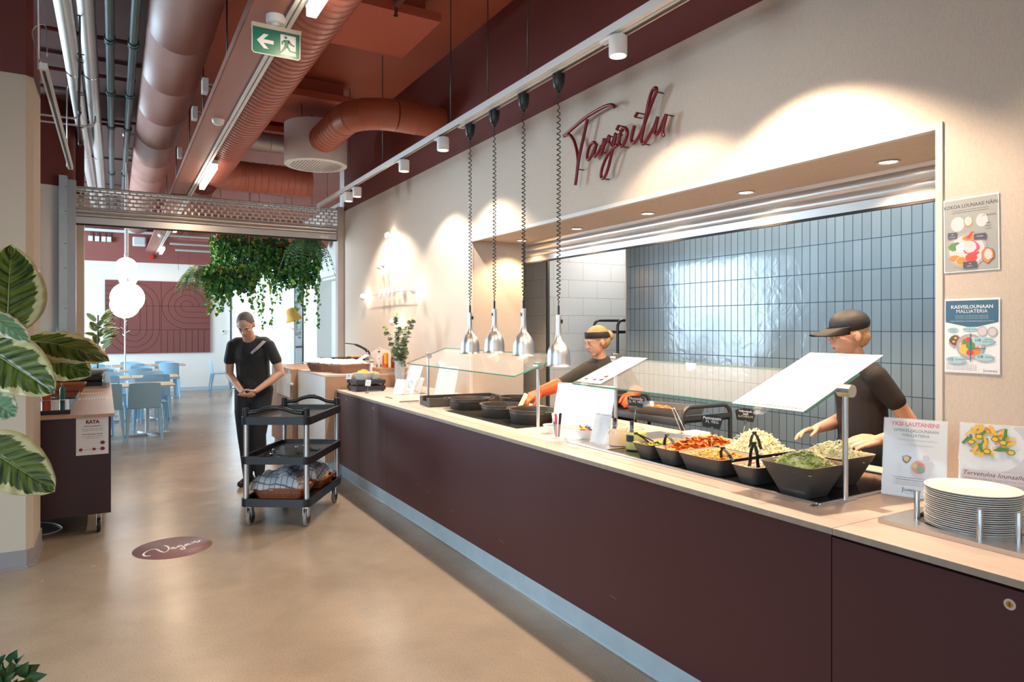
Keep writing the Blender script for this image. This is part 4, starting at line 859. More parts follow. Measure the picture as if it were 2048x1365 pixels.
for k in range(16):
    r = random.Random(k+40); a = r.random()*6.28; q = r.random()**.5*.045; x, y = 2.36+q*math.cos(a), 3.20+q*math.sin(a); z = CT+.055+.018*(1-q/.045)+.004*(k % 3)
    M = Matrix.Translation((x, y, z)) @ Matrix.Rotation(r.random()*3, 4, 'Z') @ Matrix.Rotation(r.uniform(-.9, .9), 4, 'X')
    b = MB(); b.box(-.006, .006, -.019, .019, -.002, .002, M); b.box(-.0075, .0075, .019, .023, -.0005, .0005, M); c = ['yellow', 'red', 'blue', 'white'][k % 4]
    o = obj('portion_stick', b, cl[k % 4], bevel=.001); tag(o, 'small %s wrapped portion in the white bowl by the pens' % c, 'sachet', c+' wrapped portions in the white bowl')
t = thing('pen_glass', 'clear glass tumbler holding the marker pens', 'glass', (2.25, 3.33, CT))
b = MB(); b.lathe([(.001, 0), (.028, 0), (.033, .085), (.031, .085), (.0265, .006), (.001, .006)], (2.25, 3.33, CT), 28); obj('tumbler', b, M_glass, t, smooth=50)
for k, (c, nm, dx, dy, ln, x0, y0) in enumerate((((.02, .35, .28), 'teal', -.004, .030, 0.14, -.008, .010), ((.75, .03, .10), 'pink', .0, .004, .135, -.014, -.002), ((.01, .01, .01), 'black', .004, -.010, .138, .006, -.010), ((.02, .02, .02), 'black with a red band', 0, -.020, .142, .012, -.004), ((.03, .30, .30), 'dark green', .006, .012, .115, .0, .016))):
    p0 = Vector((2.25+x0*.7, 3.33+y0*.7, CT+.009)); d = Vector((dx, dy, ln)).normalized()
    t = thing('marker_pen', '%s marker pen standing in the glass tumbler' % nm, 'pen', tuple(p0), None)
    b = MB(); b.cyl(p0, p0+d*ln*.62, .006, 12); obj('barrel', b, mat('pen_'+str(k), c, .35), t, smooth=50)
    b = MB(); b.cyl(p0+d*ln*.62, p0+d*ln, .0068, 12); obj('cap', b, mat('pen_cap_'+str(k), (.8, .8, .78) if k == 0 else c, .35), t, smooth=50)
b = MB(); b.box(2.13, 2.33, 3.22, 3.44, CT, CT+.0012, Matrix.Translation((0, 0, 0))); o = obj('place_card', b, mat('grey_card', (.45, .43, .46), .5)); tag(o, 'flat grey card lying under the tumbler of pens', 'card')
b = MB(); b.box(2.19, 2.205, 5.95, 6.12, CT, CT+.004, Matrix.Identity(4)); o = obj('wooden_stick', b, M_inkr); tag(o, 'thin reddish stick lying on the worktop left of the black tray', 'stick')
# ---------------------------------------------------------------- hot section
t = thing('induction_hob', 'dark induction plate set in the worktop under the cast-iron pots', 'hob', (2.6, 4.2, CT))
b = MB(); b.box(2.225, 2.90, 3.74, 4.85, CT, CT+.004); obj('glass_plate', b, mat('hob_glass', (.03, .028, .026), .12, spec=.6, noise=.3, nscale=6), t)
b = MB(); ring(b, 2.217, 2.908, 3.732, 4.858, CT, CT+.003, .008); obj('steel_edge', b, M_steel, t)
def pot(lb, x, y, r, h_, yaw, z=CT+.004, rb=.88):
    t = thing('cast_iron_pot', lb, 'pot', (x, y, z), 'black cast-iron pots on the hob')
    q = MB(); q.lathe([(.001, 0), (r*rb, 0), (r*.92, .008), (r*.985, h_*.72), (r*1.01, h_*.74), (r, h_*.80), (r*1.02, h_), (r*.96, h_), (r*.93, h_*.85), (r*.86, .008), (.001, .008)], (x, y, z), 48); obj('vessel', q, M_iron, t, smooth=40)
    for s_ in (0, PI):
        a = yaw+s_; e = Vector((math.cos(a), math.sin(a), 0)); f = Vector((-e.y, e.x, 0)); c = Vector((x, y, z+h_*.86))
        q = MB(); q.tube(smooth_path([c+e*r*.97+f*r*.42, c+e*r*1.10+f*r*.36+Vector((0, 0, .004)), c+e*r*1.20+f*r*.18+Vector((0, 0, .006)), c+e*r*1.21-f*r*.18+Vector((0, 0, .006)), c+e*r*1.10-f*r*.36+Vector((0, 0, .004)), c+e*r*.97-f*r*.42], 4), .0065, 8); obj('handle', q, M_iron, t, smooth=60)
pot('wide cast-iron pot farthest left on the hob, in front of the black tray', 2.47, 4.92, .165, .082, -.55)
pot('cast-iron pot in the middle, its left handle towards the corridor', 2.46, 4.34, .165, .088, 1.9)
pot('nearest cast-iron pot, right beside the steel post', 2.47, 3.96, .160, .092, 1.95)
pot('smaller cast-iron pot at the back under the orange glove', 2.86, 4.86, .125, .085, .4, CT)
pot('shallow steel-rimmed pan half hidden behind the nearest menus', 2.82, 3.93, .12, .06, 1.2, CT)
t = thing('black_tray', 'long dark box-shaped tray with a notched end left of the pots', 'tray', (2.6, 5.28, CT))
b = MB(); X0, X1, Yn, Yf, Zt = 2.215, 2.86, 5.13, 5.42, CT+.072
Mt = Matrix.Translation((2.215, 5.13, 0)) @ Matrix.Rotation(-.12, 4, 'Z') @ Matrix.Translation((-2.215, -5.13, 0))
b.box(X0, X1, Yn, Yf, CT, CT+.008, Mt); b.box(X0, X1, Yn, Yn+.01, CT, Zt, Mt); b.box(X0, X1, Yf-.01, Yf, CT, Zt, Mt); b.box(X1-.01, X1, Yn+.01, Yf-.01, CT, Zt, Mt)
b.box(X0, X0+.01, Yn+.01, Yn+.09, CT, Zt, Mt); b.box(X0, X0+.01, Yf-.09, Yf-.01, CT, Zt, Mt); b.box(X0, X0+.01, Yn+.09, Yf-.09, CT, Zt-.035, Mt)
obj('box', b, mat('tray_black', (.06, .052, .046), .45), t, bevel=.002)
b = MB(); b.box(2.02+.12, 2.02+.30, 5.60, 5.612, CT, CT+.012); o = obj('flat_ruler', b, M_topedge); tag(o, 'thin wooden strip lying beside the notched black tray', 'strip')
# heat lamps on spiral cords
def heatlamp(y, zb, lb, sw):
    x = TX+.018; t = thing('heat_lamp', lb, 'heat lamp', (x, y, 3.2), 'silver heat lamps on black spiral cords')
    q = MB(); q.lathe([(.001, 0), (.041, 0), (.041, -.02), (.038, -.065), (.032, -.085), (.020, -.102), (.012, -.106), (.012, -.122), (.001, -.122)], (x, y, 3.188), 24); q.cyl((x, y, 3.188), (x, y, 3.203), .012, 10); obj('cord_cup', q, M_black, t, smooth=50)
    z1 = 3.068; z0 = zb+.385; n = 470; q = MB(); path = []
    for i in range(n+1):
        u = i/n; e = min(1, 12*u, 12*(1-u)); path.append((x+.0115*e*math.cos(u*2*PI*44), y+.0115*e*math.sin(u*2*PI*44), z1+(z0-z1)*(u**.86)))
    q.tube(path, .0034, 5); obj('spiral_cord', q, M_black, t, smooth=80)
    q = MB(); q.cyl((x, y, zb+.325), (x, y, z0+.004), .0075, 12); obj('strain_relief', q, M_black, t, smooth=50)
    q = MB(); q.lathe([(.001, .33), (.0165, .33), (.0175, .326), (.0175, .215), (.001, .215)], (x, y, zb), 24); st_ = obj('grip_tube', q, M_alu, t, smooth=40)
    q = MB(); q.box(x-.0215, x-.016, y-.005, y+.007, zb+.275, zb+.30) if sw else q.box(x+.006, x+.018, y-.022, y-.015, zb+.275, zb+.30); obj('switch', q, M_black, st_)
    q = MB(); q.lathe([(.018, .216), (.020, .20), (.028, .165), (.040, .150), (.058, .128), (.070, .10), (.075, .07), (.077, .02), (.081, .004), (.084, 0), (.081, .001), (.075, .022), (.073, .07), (.066, .10), (.05, .13), (.02, .15)], (x, y, zb), 44); obj('shade', q, M_alu, t, smooth=60)
    q = MB(); q.sphere((x, y, zb+.055), .035, 20, 12); q.cyl((x, y, zb+.08), (x, y, zb+.14), .018, 14); obj('bulb', q, mat('heat_bulb', (1, .7, .4), .4, emis=(1, .62, .3), est=9), t, smooth=60)
    spot('heat_lamp_light', (x, y, zb+.01), (x, y, 0), 15, (1, .70, .42), 96, .5, .04)
for y, z, lb, sw in ((4.902, 1.352, 'silver heat lamp farthest left, over the end of the black tray', 0), (4.496, 1.373, 'second silver heat lamp from the left, with a black switch on its side', 1), (4.074, 1.365, 'third silver heat lamp from the left, sticker on its grip', 1), (3.639, 1.313, 'silver heat lamp nearest the camera, hanging lowest', 0)): heatlamp(y, z, lb, sw)
# ---------------------------------------------------------------- plate dispenser
t = thing('plate_dispenser', 'steel plate dispenser plate set in the near end of the worktop', 'plate dispenser', (2.45, .9, CT))
def annulus_plate(b, x0, x1, y0, y1, holes, z0, z1, n=40):
    ys = [y0]+[(holes[i][1]+holes[i+1][1])/2 for i in range(len(holes)-1)]+[y1]
    for k, (cx, cy, r) in enumerate(holes):
        a0, a1 = ys[k], ys[k+1]
        if a0 > a1: a0, a1 = a1, a0
        out = []; inn = []
        angs = sorted([2*PI*i/n for i in range(n)]+[math.atan2(b_-cy, a_-cx) % (2*PI) for a_ in (x0, x1) for b_ in (a0, a1)])
        for a in angs:
            c_, s_ = math.cos(a), math.sin(a); inn.append((cx+r*c_, cy+r*s_))
            tx = ((x1-cx)/c_ if c_ > 0 else (x0-cx)/c_) if abs(c_) > 1e-6 else 1e9; ty = ((a1-cy)/s_ if s_ > 0 else (a0-cy)/s_) if abs(s_) > 1e-6 else 1e9; q = min(tx, ty); out.append((cx+q*c_, cy+q*s_))
        n2 = len(angs)
        for i in range(n2):
            j = (i+1) % n2
            for z in (z0, z1): b.poly([(*inn[i], z), (*out[i], z), (*out[j], z), (*inn[j], z)])
            b.poly([(*inn[i], z0), (*inn[j], z0), (*inn[j], z1), (*inn[i], z1)]); b.poly([(*out[i], z0), (*out[j], z0), (*out[j], z1), (*out[i], z1)])
b = MB(); annulus_plate(b, 2.20, 2.66, .62, 1.352, [(2.425, .86, .14), (2.40, 1.165, .152)], CT, .926)
obj('steel_top', b, M_steel, t)
b = MB(); b.lathe([(.151, 0), (.151, .0125), (.148, .0125), (.147, .002), (.001, .002)], (2.40, 1.165, CT+.001), 40); b.lathe([(.139, 0), (.139, .0125), (.136, .0125), (.135, .002), (.001, .002)], (2.425, .86, CT+.001), 40); obj('well_lining', b, M_dgrey, t, smooth=40)
for x, y in ((2.312, 1.286), (2.242, 1.062), (2.30, .985), (2.50, .99)):
    b = MB(); b.lathe([(.001, 0), (.0085, 0), (.0085, .088), (.007, .091), (.001, .091)], (x, y, .926), 18); obj('guide_pin', b, M_steel, t, smooth=40)
pl = None; z = CT+.004
prof = [(.001, .002), (.085, .002), (.088, 0), (.092, .0), (.094, .004), (.132, .0105), (.1345, .012), (.1345, .0138), (.132, .0138), (.092, .0075), (.086, .0045), (.001, .0045)]
for k in range(19):
    zz = CT+.004+k*.0066-.004
    if k == 0:
        b = MB(); b.lathe(prof, (0, 0, 0), 56); pl = obj('dinner_plate', b, M_porc, smooth=35); pl['category'] = 'plate'; pl['group'] = 'stack of dinner plates'; o = pl
    else:
        o = pl.copy(); COL.objects.link(o)
    o.location = (2.385+random.Random(k).uniform(-.0015, .0015), 1.150+random.Random(k+50).uniform(-.0015, .0015), zz+.004)
    o['label'] = 'white dinner plate on the very top of the stack' if k == 18 else ('white dinner plate at the very bottom of the stack' if k == 0 else 'white dinner plate in the middle of the tall stack')
# ================================================================ WALL SIGNS
TJ=[
 [(4.22, 2.997), (4.165, 3.009), (4.074, 3.033), (3.95, 3.061), (3.832, 3.074), (3.737, 3.08), (3.672, 3.075), (3.636, 3.063), (3.62, 3.046)] ,
 [(4.22, 2.995), (4.165, 2.993), (4.127, 2.975), (4.09, 2.932), (4.063, 2.876), (4.048, 2.824), (4.04, 2.773), (4.048, 2.714), (4.058, 2.661), (4.074, 2.602)] ,
 [(3.925, 3.046), (3.95, 2.983), (3.986, 2.895), (4.022, 2.806), (4.046, 2.719)] ,
 [(3.824, 2.842), (3.851, 2.863), (3.89, 2.855), (3.918, 2.819), (3.93, 2.78), (3.915, 2.754), (3.876, 2.777), (3.832, 2.823), (3.816, 2.846), (3.836, 2.807), (3.849, 2.777), (3.839, 2.76), (3.798, 2.784), (3.763, 2.819)] ,
 [(3.732, 2.864), (3.748, 2.816), (3.767, 2.756), (3.737, 2.808), (3.699, 2.851), (3.678, 2.864), (3.681, 2.823), (3.649, 2.799)] ,
 [(3.649, 2.799), (3.609, 2.863), (3.627, 2.799), (3.658, 2.727), (3.688, 2.653), (3.723, 2.602), (3.755, 2.59), (3.769, 2.617), (3.751, 2.671), (3.699, 2.736), (3.645, 2.767), (3.591, 2.785)] ,
 [(3.539, 2.882), (3.566, 2.841), (3.573, 2.798), (3.547, 2.764), (3.51, 2.792), (3.489, 2.834), (3.5, 2.87), (3.53, 2.883), (3.54, 2.869)] ,
 [(3.417, 2.871), (3.438, 2.821), (3.449, 2.783), (3.428, 2.76), (3.383, 2.78), (3.342, 2.819)] ,
 [(3.342, 2.819), (3.299, 2.893), (3.252, 2.97), (3.212, 3.027), (3.215, 3.052), (3.244, 3.047), (3.275, 2.998), (3.306, 2.906), (3.33, 2.827), (3.35, 2.773), (3.342, 2.735), (3.314, 2.737), (3.271, 2.775), (3.228, 2.817), (3.198, 2.869)] ,
 [(3.198, 2.869), (3.213, 2.829), (3.225, 2.784), (3.212, 2.759), (3.179, 2.783), (3.145, 2.832), (3.123, 2.861), (3.142, 2.81), (3.155, 2.767), (3.145, 2.735)] ,
 [(3.6, 2.888), (3.575, 2.91)] ,
 [(3.413, 2.924), (3.387, 2.944)] ,
]
VG=[
 [(0.215, 5.271), (0.185, 5.283), (0.174, 5.323), (0.185, 5.366), (0.212, 5.407), (0.242, 5.419), (0.261, 5.4), (0.276, 5.353), (0.297, 5.31), (0.317, 5.318), (0.334, 5.371), (0.33, 5.432), (0.317, 5.464), (0.306, 5.468)] ,
 [(0.346, 5.376), (0.362, 5.378), (0.368, 5.386), (0.36, 5.399), (0.348, 5.387), (0.352, 5.363), (0.37, 5.36), (0.392, 5.39)] ,
 [(0.419, 5.41), (0.406, 5.418), (0.395, 5.404), (0.399, 5.38), (0.419, 5.41), (0.424, 5.372), (0.432, 5.326), (0.417, 5.309), (0.406, 5.332), (0.416, 5.347), (0.44, 5.386)] ,
 [(0.463, 5.43), (0.449, 5.426), (0.441, 5.403), (0.449, 5.387), (0.466, 5.431), (0.469, 5.406), (0.481, 5.414)] ,
 [(0.484, 5.44), (0.49, 5.444), (0.49, 5.42), (0.508, 5.469), (0.513, 5.457), (0.514, 5.44), (0.528, 5.436), (0.543, 5.474)] ,
]
t = thing('wall_lettering', 'dark red metal script sign reading Tarjoilu on the beige wall', 'sign', (2.91, 3.7, 2.8))
M_sign = mat('sign_red_metal', (.16, .008, .012), .30, .2)
b = MB()
def ribbon(b, P, r, th):
    """flat-cut metal stroke: rounded outline in the wall plane, th deep"""
    Q = smooth_path([(2.91, y, z) for y, z in P], 6); b.tube(Q, [r]*len(Q), 10)
    for v in b.b.verts: pass
for nm, P in zip(('T bar', 'T left', 'T stem', 'a', 'r', 'j', 'o', 'i', 'l', 'u', 'dot', 'dot'), TJ): ribbon(b, P, .0118 if 'T' in nm else .0112, .01)
obj('lettering', b, M_sign, t, smooth=60)
b = MB()
for y, z in (TJ[0][6], TJ[1][7], TJ[3][12], TJ[4][5], TJ[5][6], TJ[5][1], TJ[6][3], TJ[8][3], TJ[8][10], TJ[9][6], TJ[10][0], TJ[10][1], TJ[11][0], TJ[11][1]): b.cyl((2.91, y, z), (2.969, y, z), .0045, 8)
obj('standoff_pins', b, M_sign, t, smooth=60)
# floor sticker
t = thing('floor_sticker', 'round mauve floor sticker reading Vegan in white script', 'floor sticker', (.362, 5.395, .0))
b = MB(); b.lathe([(.0005, .0012), (.255, .0012), (.2555, 0)], (.362, 5.395, 0), 64); obj('disc', b, mat('sticker_mauve', (.22, .105, .10), .45), t)
b = MB()
for P in VG:
    Q = smooth_path([(x, y, .0016) for x, y in P], 5); L_ = []; R_ = []
    for i, p in enumerate(Q):
        d = (Q[min(i+1, len(Q)-1)]-Q[max(i-1, 0)]); d = d.normalized() if d.length else Vector((1, 0, 0)); n_ = Vector((-d.y, d.x, 0))*.0060*(.6+.6*abs(math.sin(i*.12+.8))); L_.append(p+n_); R_.append(p-n_)
    b.rings([[a, c] for a, c in zip(L_, R_)], closed=False, caps=False)
obj('white_lettering', b, M_paper, t, smooth=-1)
# laminated posters
def wall_poster(lb, y0, z0, w_, h_, items, bg, tilt=0):
    t = thing('wall_poster', lb, 'poster', (2.962, y0, z0)); M = Matrix.Translation((2.962, y0, z0)) @ Matrix(((0, 0, -1, 0), (-1, 0, 0, 0), (0, 1, 0, 0), (0, 0, 0, 1))) @ Matrix.Rotation(tilt, 4, 'Z')
    n = 14; q = MB(); rg = []
    for i in range(n+1):
        v = h_*i/n; rg.append([M @ Vector((w_*j/10, v, .001+.0016*mnoise.noise(Vector((j*.5, i*.6, z0*9))))) for j in range(11)])
    q.rings(rg, closed=False, caps=False); obj('laminate', q, mat('laminate_film', (.9, .93, .95), .06, alpha=.06, spec=1, bump=.25, bscale=30), t, smooth=-1)
    M2 = M @ Matrix.Translation((.006, .010, -.0045)); pg = sheet(t, M2, w_-.012, h_-.022); pr(pg, M2, items); return t
W, H = .205, .300
it = [('r', .004, .004, W-.004, H-.006, PGREY), ('t', W/2, H-.040, .0200, 'KOKOA LOUNAASI NÄIN', INK, 'CENTER', .0004), ('t', W/2, H-.052, .0062, 'Täysipainoinen lounas on 1/3 päivän ravintotarpeesta', INK), ('t', W/2, H-.060, .0062, 'Kokoa lautasesi mallin mukaan, jotta saat ravintoaineet', INK),
      ('e', .055, .195, .026, .030, PALE), ('e', .095, .200, .017, .022, ORG), ('e', .095, .203, .014, .018, PALE), ('e', .145, .200, .022, .026, PALE), ('t', .170, .215, .010, 'SIS. JUOMA', INK), ('t', .168, .185, .008, 'vettä,', INK), ('t', .168, .174, .008, 'maitoa,', INK), ('t', .168, .163, .008, 'piimää', INK),
      ('e', .088, .085, .076, .072, TAU), ('e', .088, .085, .066, .062, PALE), ('p', blob_pts(.10, .135, .028, .012, 3), ORG), ('p', [(.10, .13), (.115, .158), (.108, .16), (.085, .135)], RED), ('p', blob_pts(.045, .105, .026, .018, 4), GRN), ('p', blob_pts(.070, .098, .024, .020, 5), PAPER), ('p', blob_pts(.105, .095, .03, .028, 6), PINK), ('p', blob_pts(.1, .1, .026, .024, 8), PALE),
      ('p', blob_pts(.042, .058, .022, .012, 7, amp=.1), ORG), ('p', blob_pts(.068, .045, .022, .018, 8, amp=.1), YEL), ('p', blob_pts(.068, .045, .019, .015, 8, amp=.1), ORG), ('p', blob_pts(.105, .055, .022, .018, 9), RED), ('p', [(.10, .05), (.135, .072), (.132, .078), (.09, .06)], RED),
      ('p', blob_pts(.165, .060, .022, .030, 10), BRN), ('p', blob_pts(.165, .060, .020, .028, 10), ORG), ('p', blob_pts(.166, .062, .015, .02, 12), PALE),
      ('r', .018, .138, .052, .163, INK), ('t', .035, .152, .0075, '1/4', PAPER), ('t', .035, .143, .0060, 'lämmintä', PAPER), ('r', .116, .124, .16, .148, INK), ('t', .138, .135, .0070, '1/4 lisäke', PAPER), ('r', .075, .014, .125, .040, INK), ('t', .10, .029, .0075, '1/2', PAPER), ('t', .10, .020, .0062, 'kasviksia', PAPER)]
wall_poster('upper laminated poster KOKOA LOUNAASI NÄIN with food pictures on the wall', 1.545, 1.775, .217, .322, it, PGREY, .012)
it = [('p', [(.004, H-.095), (.004, H-.008), (W-.006, H-.008), (W-.006, H-.095), (W*.6, H-.114), (W*.42, H-.114)], BLU), ('t', W/2, H-.040, .0195, 'KASVISLOUNAAN', PAPER, 'CENTER', .0003), ('t', W/2, H-.058, .0195, 'MALLIATERIA', PAPER, 'CENTER', .0003)]+[('t', W/2, H-.070-.006*k, .0050, 'Tässä lounaassa on noin kolmannes päivän energiantarpeesta', PBL) for k in range(3)]+[('t', W/2, H-.093, .0050, 'KOKOA ATERIASI NÄIN, JOTTA PROTEIININ SAANTISUOSITUS TÄYTTYY', PAPER),
      ('e', .033, .172, .022, .011, PBL), ('t', .033, .173, .0075, 'LEIPÄ JA', NAVY), ('t', .033, .165, .0075, 'LEVITE', NAVY), ('e', .098, .176, .030, .009, PBL), ('t', .098, .173, .0080, 'KASVIJUOMA', NAVY), ('e', .142, .168, .018, .020, TAU), ('e', .142, .168, .015, .017, PALE), ('e', .178, .166, .018, .020, TAU), ('e', .178, .166, .013, .015, PALE),
      ('p', [(.015, .118), (.05, .155), (.066, .14), (.035, .098)], TAU), ('p', blob_pts(.040, .130, .020, .022, 11), BRN), ('p', blob_pts(.043, .140, .006, .004, 12), YEL), ('p', blob_pts(.036, .126, .006, .004, 13), YEL),
      ('e', .098, .108, .053, .050, TAU), ('e', .098, .108, .041, .040, PALE), ('p', blob_pts(.085, .120, .022, .022, 14), ORG), ('p', blob_pts(.078, .095, .020, .022, 15), YEL), ('p', blob_pts(.112, .092, .024, .022, 16), ORG), ('p', blob_pts(.115, .122, .020, .016, 17), PALE), ('p', blob_pts(.100, .115, .018, .022, 18), GRN), ('p', blob_pts(.092, .136, .010, .010, 19), RED), ('p', blob_pts(.098, .082, .014, .012, 20), RED), ('p', blob_pts(.076, .126, .006, .012, 21), GRN),
      ('e', .145, .130, .040, .016, PBL), ('t', .126, .127, .0165, '1/4', NAVY, 'CENTER', .0004), ('t', .168, .133, .0075, 'PERUNAA,', NAVY), ('t', .168, .124, .0075, 'RIISIÄ, PASTAA', NAVY), ('e', .150, .065, .034, .014, PBL), ('t', .135, .062, .0165, '1/4', NAVY, 'CENTER', .0004), ('t', .172, .063, .0080, 'PROTEIINI', NAVY),
      ('e', .045, .052, .040, .013, PBL), ('t', .025, .048, .0165, '1/2', NAVY, 'CENTER', .0004), ('t', .062, .050, .0080, 'KASVIKSET', NAVY), ('r', .0985, .045, .1015, .160, BLU), ('r', .1, .098, .156, .101, BLU)]+[('t', .008, .030-.006*k, .0050, 'Malliaterian kasvikset ovat lautasella, täysjyväviljaa ja öljyä', NAVY, 'LEFT') for k in range(4)]+[('t', .172, .008, .0165, 'Juvenes', NAVY, 'CENTER', .0002)]
wall_poster('lower laminated poster KASVISLOUNAAN MALLIATERIA with blue heading on the wall', 1.543, 1.368, .216, .322, it, PAPER, 0)
# branching wall lamp
t = thing('wall_lamp', 'branching white wall lamp of thin rods and small domes beside the far end', 'wall lamp', (2.93, 7.95, 1.99))
hubs = [8.282, 8.098, 7.955, 7.800]
for y in hubs:
    b = MB(); b.sphere((2.90, y, 1.985), .03, 20, 12, .8, .8, 2.1); obj('hub', b, M_white_pl, t, smooth=60)
b = MB(); b.cyl((2.90, 8.30, 1.99), (2.90, 7.66, 1.995), .006, 8); b.cyl((2.93, 7.62, 1.99), (2.97, 7.62, 1.99), .045, 20); b.cyl((2.90, 7.66, 1.995), (2.95, 7.62, 1.995), .006, 8); obj('mounting_arm', b, M_white_pl, t, smooth=60)
for (y0, z0), (y1, z1) in (((8.282, 2.0), (8.30, 2.344)), ((8.098, 2.0), (8.152, 2.351)), ((7.955, 2.0), (7.985, 2.687)), ((7.80, 1.99), (7.151, 1.985)), ((8.30, 1.99), (8.962, 1.978)), ((7.80, 1.95), (7.817, 1.626))):
    d = Vector((0, y1-y0, z1-z0)).normalized()
    b = MB(); b.cyl((2.90, y0, z0), (2.90, y1, z1), .0035, 8); mid = Vector((2.90, y1, z1))-d*.14; b.cyl(mid, mid+Vector((.06, 0, 0)), .0025, 6); a_ = obj('rod', b, mat('brass_tint', (.66, .50, .34), .3, .6), t, smooth=60)
    b = MB(); Mh = Matrix.Translation((2.90, y1, z1)) @ Matrix.Rotation(PI/2, 4, 'Y'); b.lathe([(.001, -.045), (.03, -.035), (.045, -.012), (.048, .004), (.044, .004), (.04, -.010), (.001, -.03)], (0, 0, 0), 24, Mh); sh = obj('dome_shade', b, M_white_pl, a_, smooth=60)
    b = MB(); b.sphere((2.915, y1, z1), .022, 14, 8); obj('bulb', b, mat('sconce_glow', (1, 1, 1), .5, emis=(1, .9, .76), est=18), sh)
    l = bpy.data.lights.new('wall_lamp_light', 'POINT'); l.energy = 3.0; l.color = (1, .92, .82); l.shadow_soft_size = .02; lo = bpy.data.objects.new('wall_lamp_light', l); COL.objects.link(lo); lo.location = (2.945, y1, z1)
# ================================================================ TROLLEY
t = thing('service_trolley', 'black three-shelf service trolley with aluminium posts and castors', 'trolley', (0, 0, 0))
HX, HY = .275, .438
def tray(z0, z1, fl):
    b = MB(); o_ = rrect(-HX, HX, -HY, HY, .05, z1, 5); i_ = rrect(-HX+.022, HX-.022, -HY+.03, HY-.03, .04, z1, 5)
    b.rings([[(x, y, z0) for x, y, z in o_], o_, i_, [(x, y, fl) for x, y, z in i_]], caps=False, smooth=False); b.poly([(x, y, fl) for x, y, z in i_]); b.poly([(x, y, z0) for x, y, z in o_])
    return b
for z0, z1 in ((.805, .868), (.497, .556), (.165, .225)): obj('shelf', tray(z0, z1, z1-.035), M_black, t, bevel=.003)
PX, PY = .240, .395
for sx in (-1, 1):
    for sy in (-1, 1):
        for z0, z1 in ((.225, .497), (.556, .805)):
            b = MB(); b.tube([(sx*PX, sy*PY, z0), (sx*PX, sy*PY, z1)], .021, 20); obj('post', b, M_alu, t, smooth=50)
        x, y = sx*.225, sy*.36
        b = MB(); b.box(x-.022, x+.022, y-.03, y+.03, .150, .166); b.box(x-.020, x-.016, y-.022, y+.030, .075, .152); b.box(x+.016, x+.020, y-.022, y+.030, .075, .152); b.cyl((x, y, .14), (x, y, .165), .02, 14); c = obj('castor', b, M_steel, t, bevel=.001)
        Mw = Matrix.Translation((x, y+.012, .062)) @ Matrix.Rotation(PI/2, 4, 'Y')
        b = MB(); b.lathe([(.045, -.013), (.058, -.012), (.062, -.005), (.062, .005), (.058, .012), (.045, .013)], (0, 0, 0), 28, Mw); wv = obj('wheel', b, mat('grey_rubber', (.22, .20, .18), .6), c, smooth=50)
        b = MB(); b.lathe([(.001, -.014), (.012, -.014), (.014, -.009), (.045, -.009), (.045, .009), (.014, .009), (.012, .014), (.001, .014)], (0, 0, 0), 24, Mw); obj('wheel_hub', b, M_dgrey, wv, smooth=50)
for sy in (-1, 1):
    b = MB(); y = sy*.410
    P = smooth_path([(-.215, y, .895), (-.14, y, .905), (-.07, y+sy*.012, .930), (0, y+sy*.016, .938), (.07, y+sy*.012, .930), (.14, y, .905), (.215, y, .895)], 5); b.tube(P, .017, 12)
    b.box(-.03, .03, y+sy*.004-.018, y+sy*.03, .944, .958)
    for sx in (-1, 1): b.cyl((sx*.24, sy*.40, .86), (sx*.24, sy*.40, .925), .026, 20); b.cyl((sx*.24, sy*.40, .925), (sx*.24, sy*.40, .932), .022, 16)
    obj('handle', b, M_black, t, smooth=50)
TROT = Matrix.Translation((1.31, 5.872, 0)) @ Matrix.Rotation(-.571, 4, 'Z')
t.location = (1.31, 5.872, 0); t.rotation_euler = (0, 0, -.571)
def tl(x, y, z): return tuple(TROT @ Vector((x, y, z)))
def small_tongs(lb, a, c, z, wd=.018, op=.03):
    A = Vector(tl(*a, z+.012)); B = Vector(tl(*c, z+.006)); d = (B-A).normalized(); s_ = Vector((-d.y, d.x, 0))
    t = thing('serving_tongs', lb, 'tongs', tuple(A), 'black tongs lying on the trolley')
    for q in (-1, 1):
        b = MB(); e = B+s_*op*q; m_ = A+(e-A)*.5+s_*.008*q; up = Vector((0, 0, .006))
        b.rings([[p+s_*w1/2+up, p-s_*w1/2+up, p-s_*w1/2, p+s_*w1/2] for p, w1 in ((A, wd), (m_, wd), (A+(e-A)*.85, wd*.8), (e, wd*1.6))], smooth=False); obj('arm', b, M_black, t, bevel=.002)
        b = MB(); b.sphere(e, .016, 12, 8, 1, 1, .5); obj('tip', b, M_black, t, smooth=60)
    b = MB(); b.sphere(A+Vector((0, 0, .003)), .013, 12, 8); obj('hinge', b, M_chrome, t, smooth=60)
z = .521
small_tongs('black tongs on the trolley middle shelf, left pile, lying lowest', (-.17, -.02), (-.15, -.25), z)
small_tongs('black tongs on the trolley middle shelf, chrome joint towards the back', (.0, .05), (.12, -.16), z+.012)
small_tongs('black tongs on the trolley middle shelf, at the front rim', (-.12, -.20), (.06, -.28), z+.002, op=.015)
small_tongs('black tongs on the trolley middle shelf near the right post', (.02, .18), (.19, .05), z, op=.012)
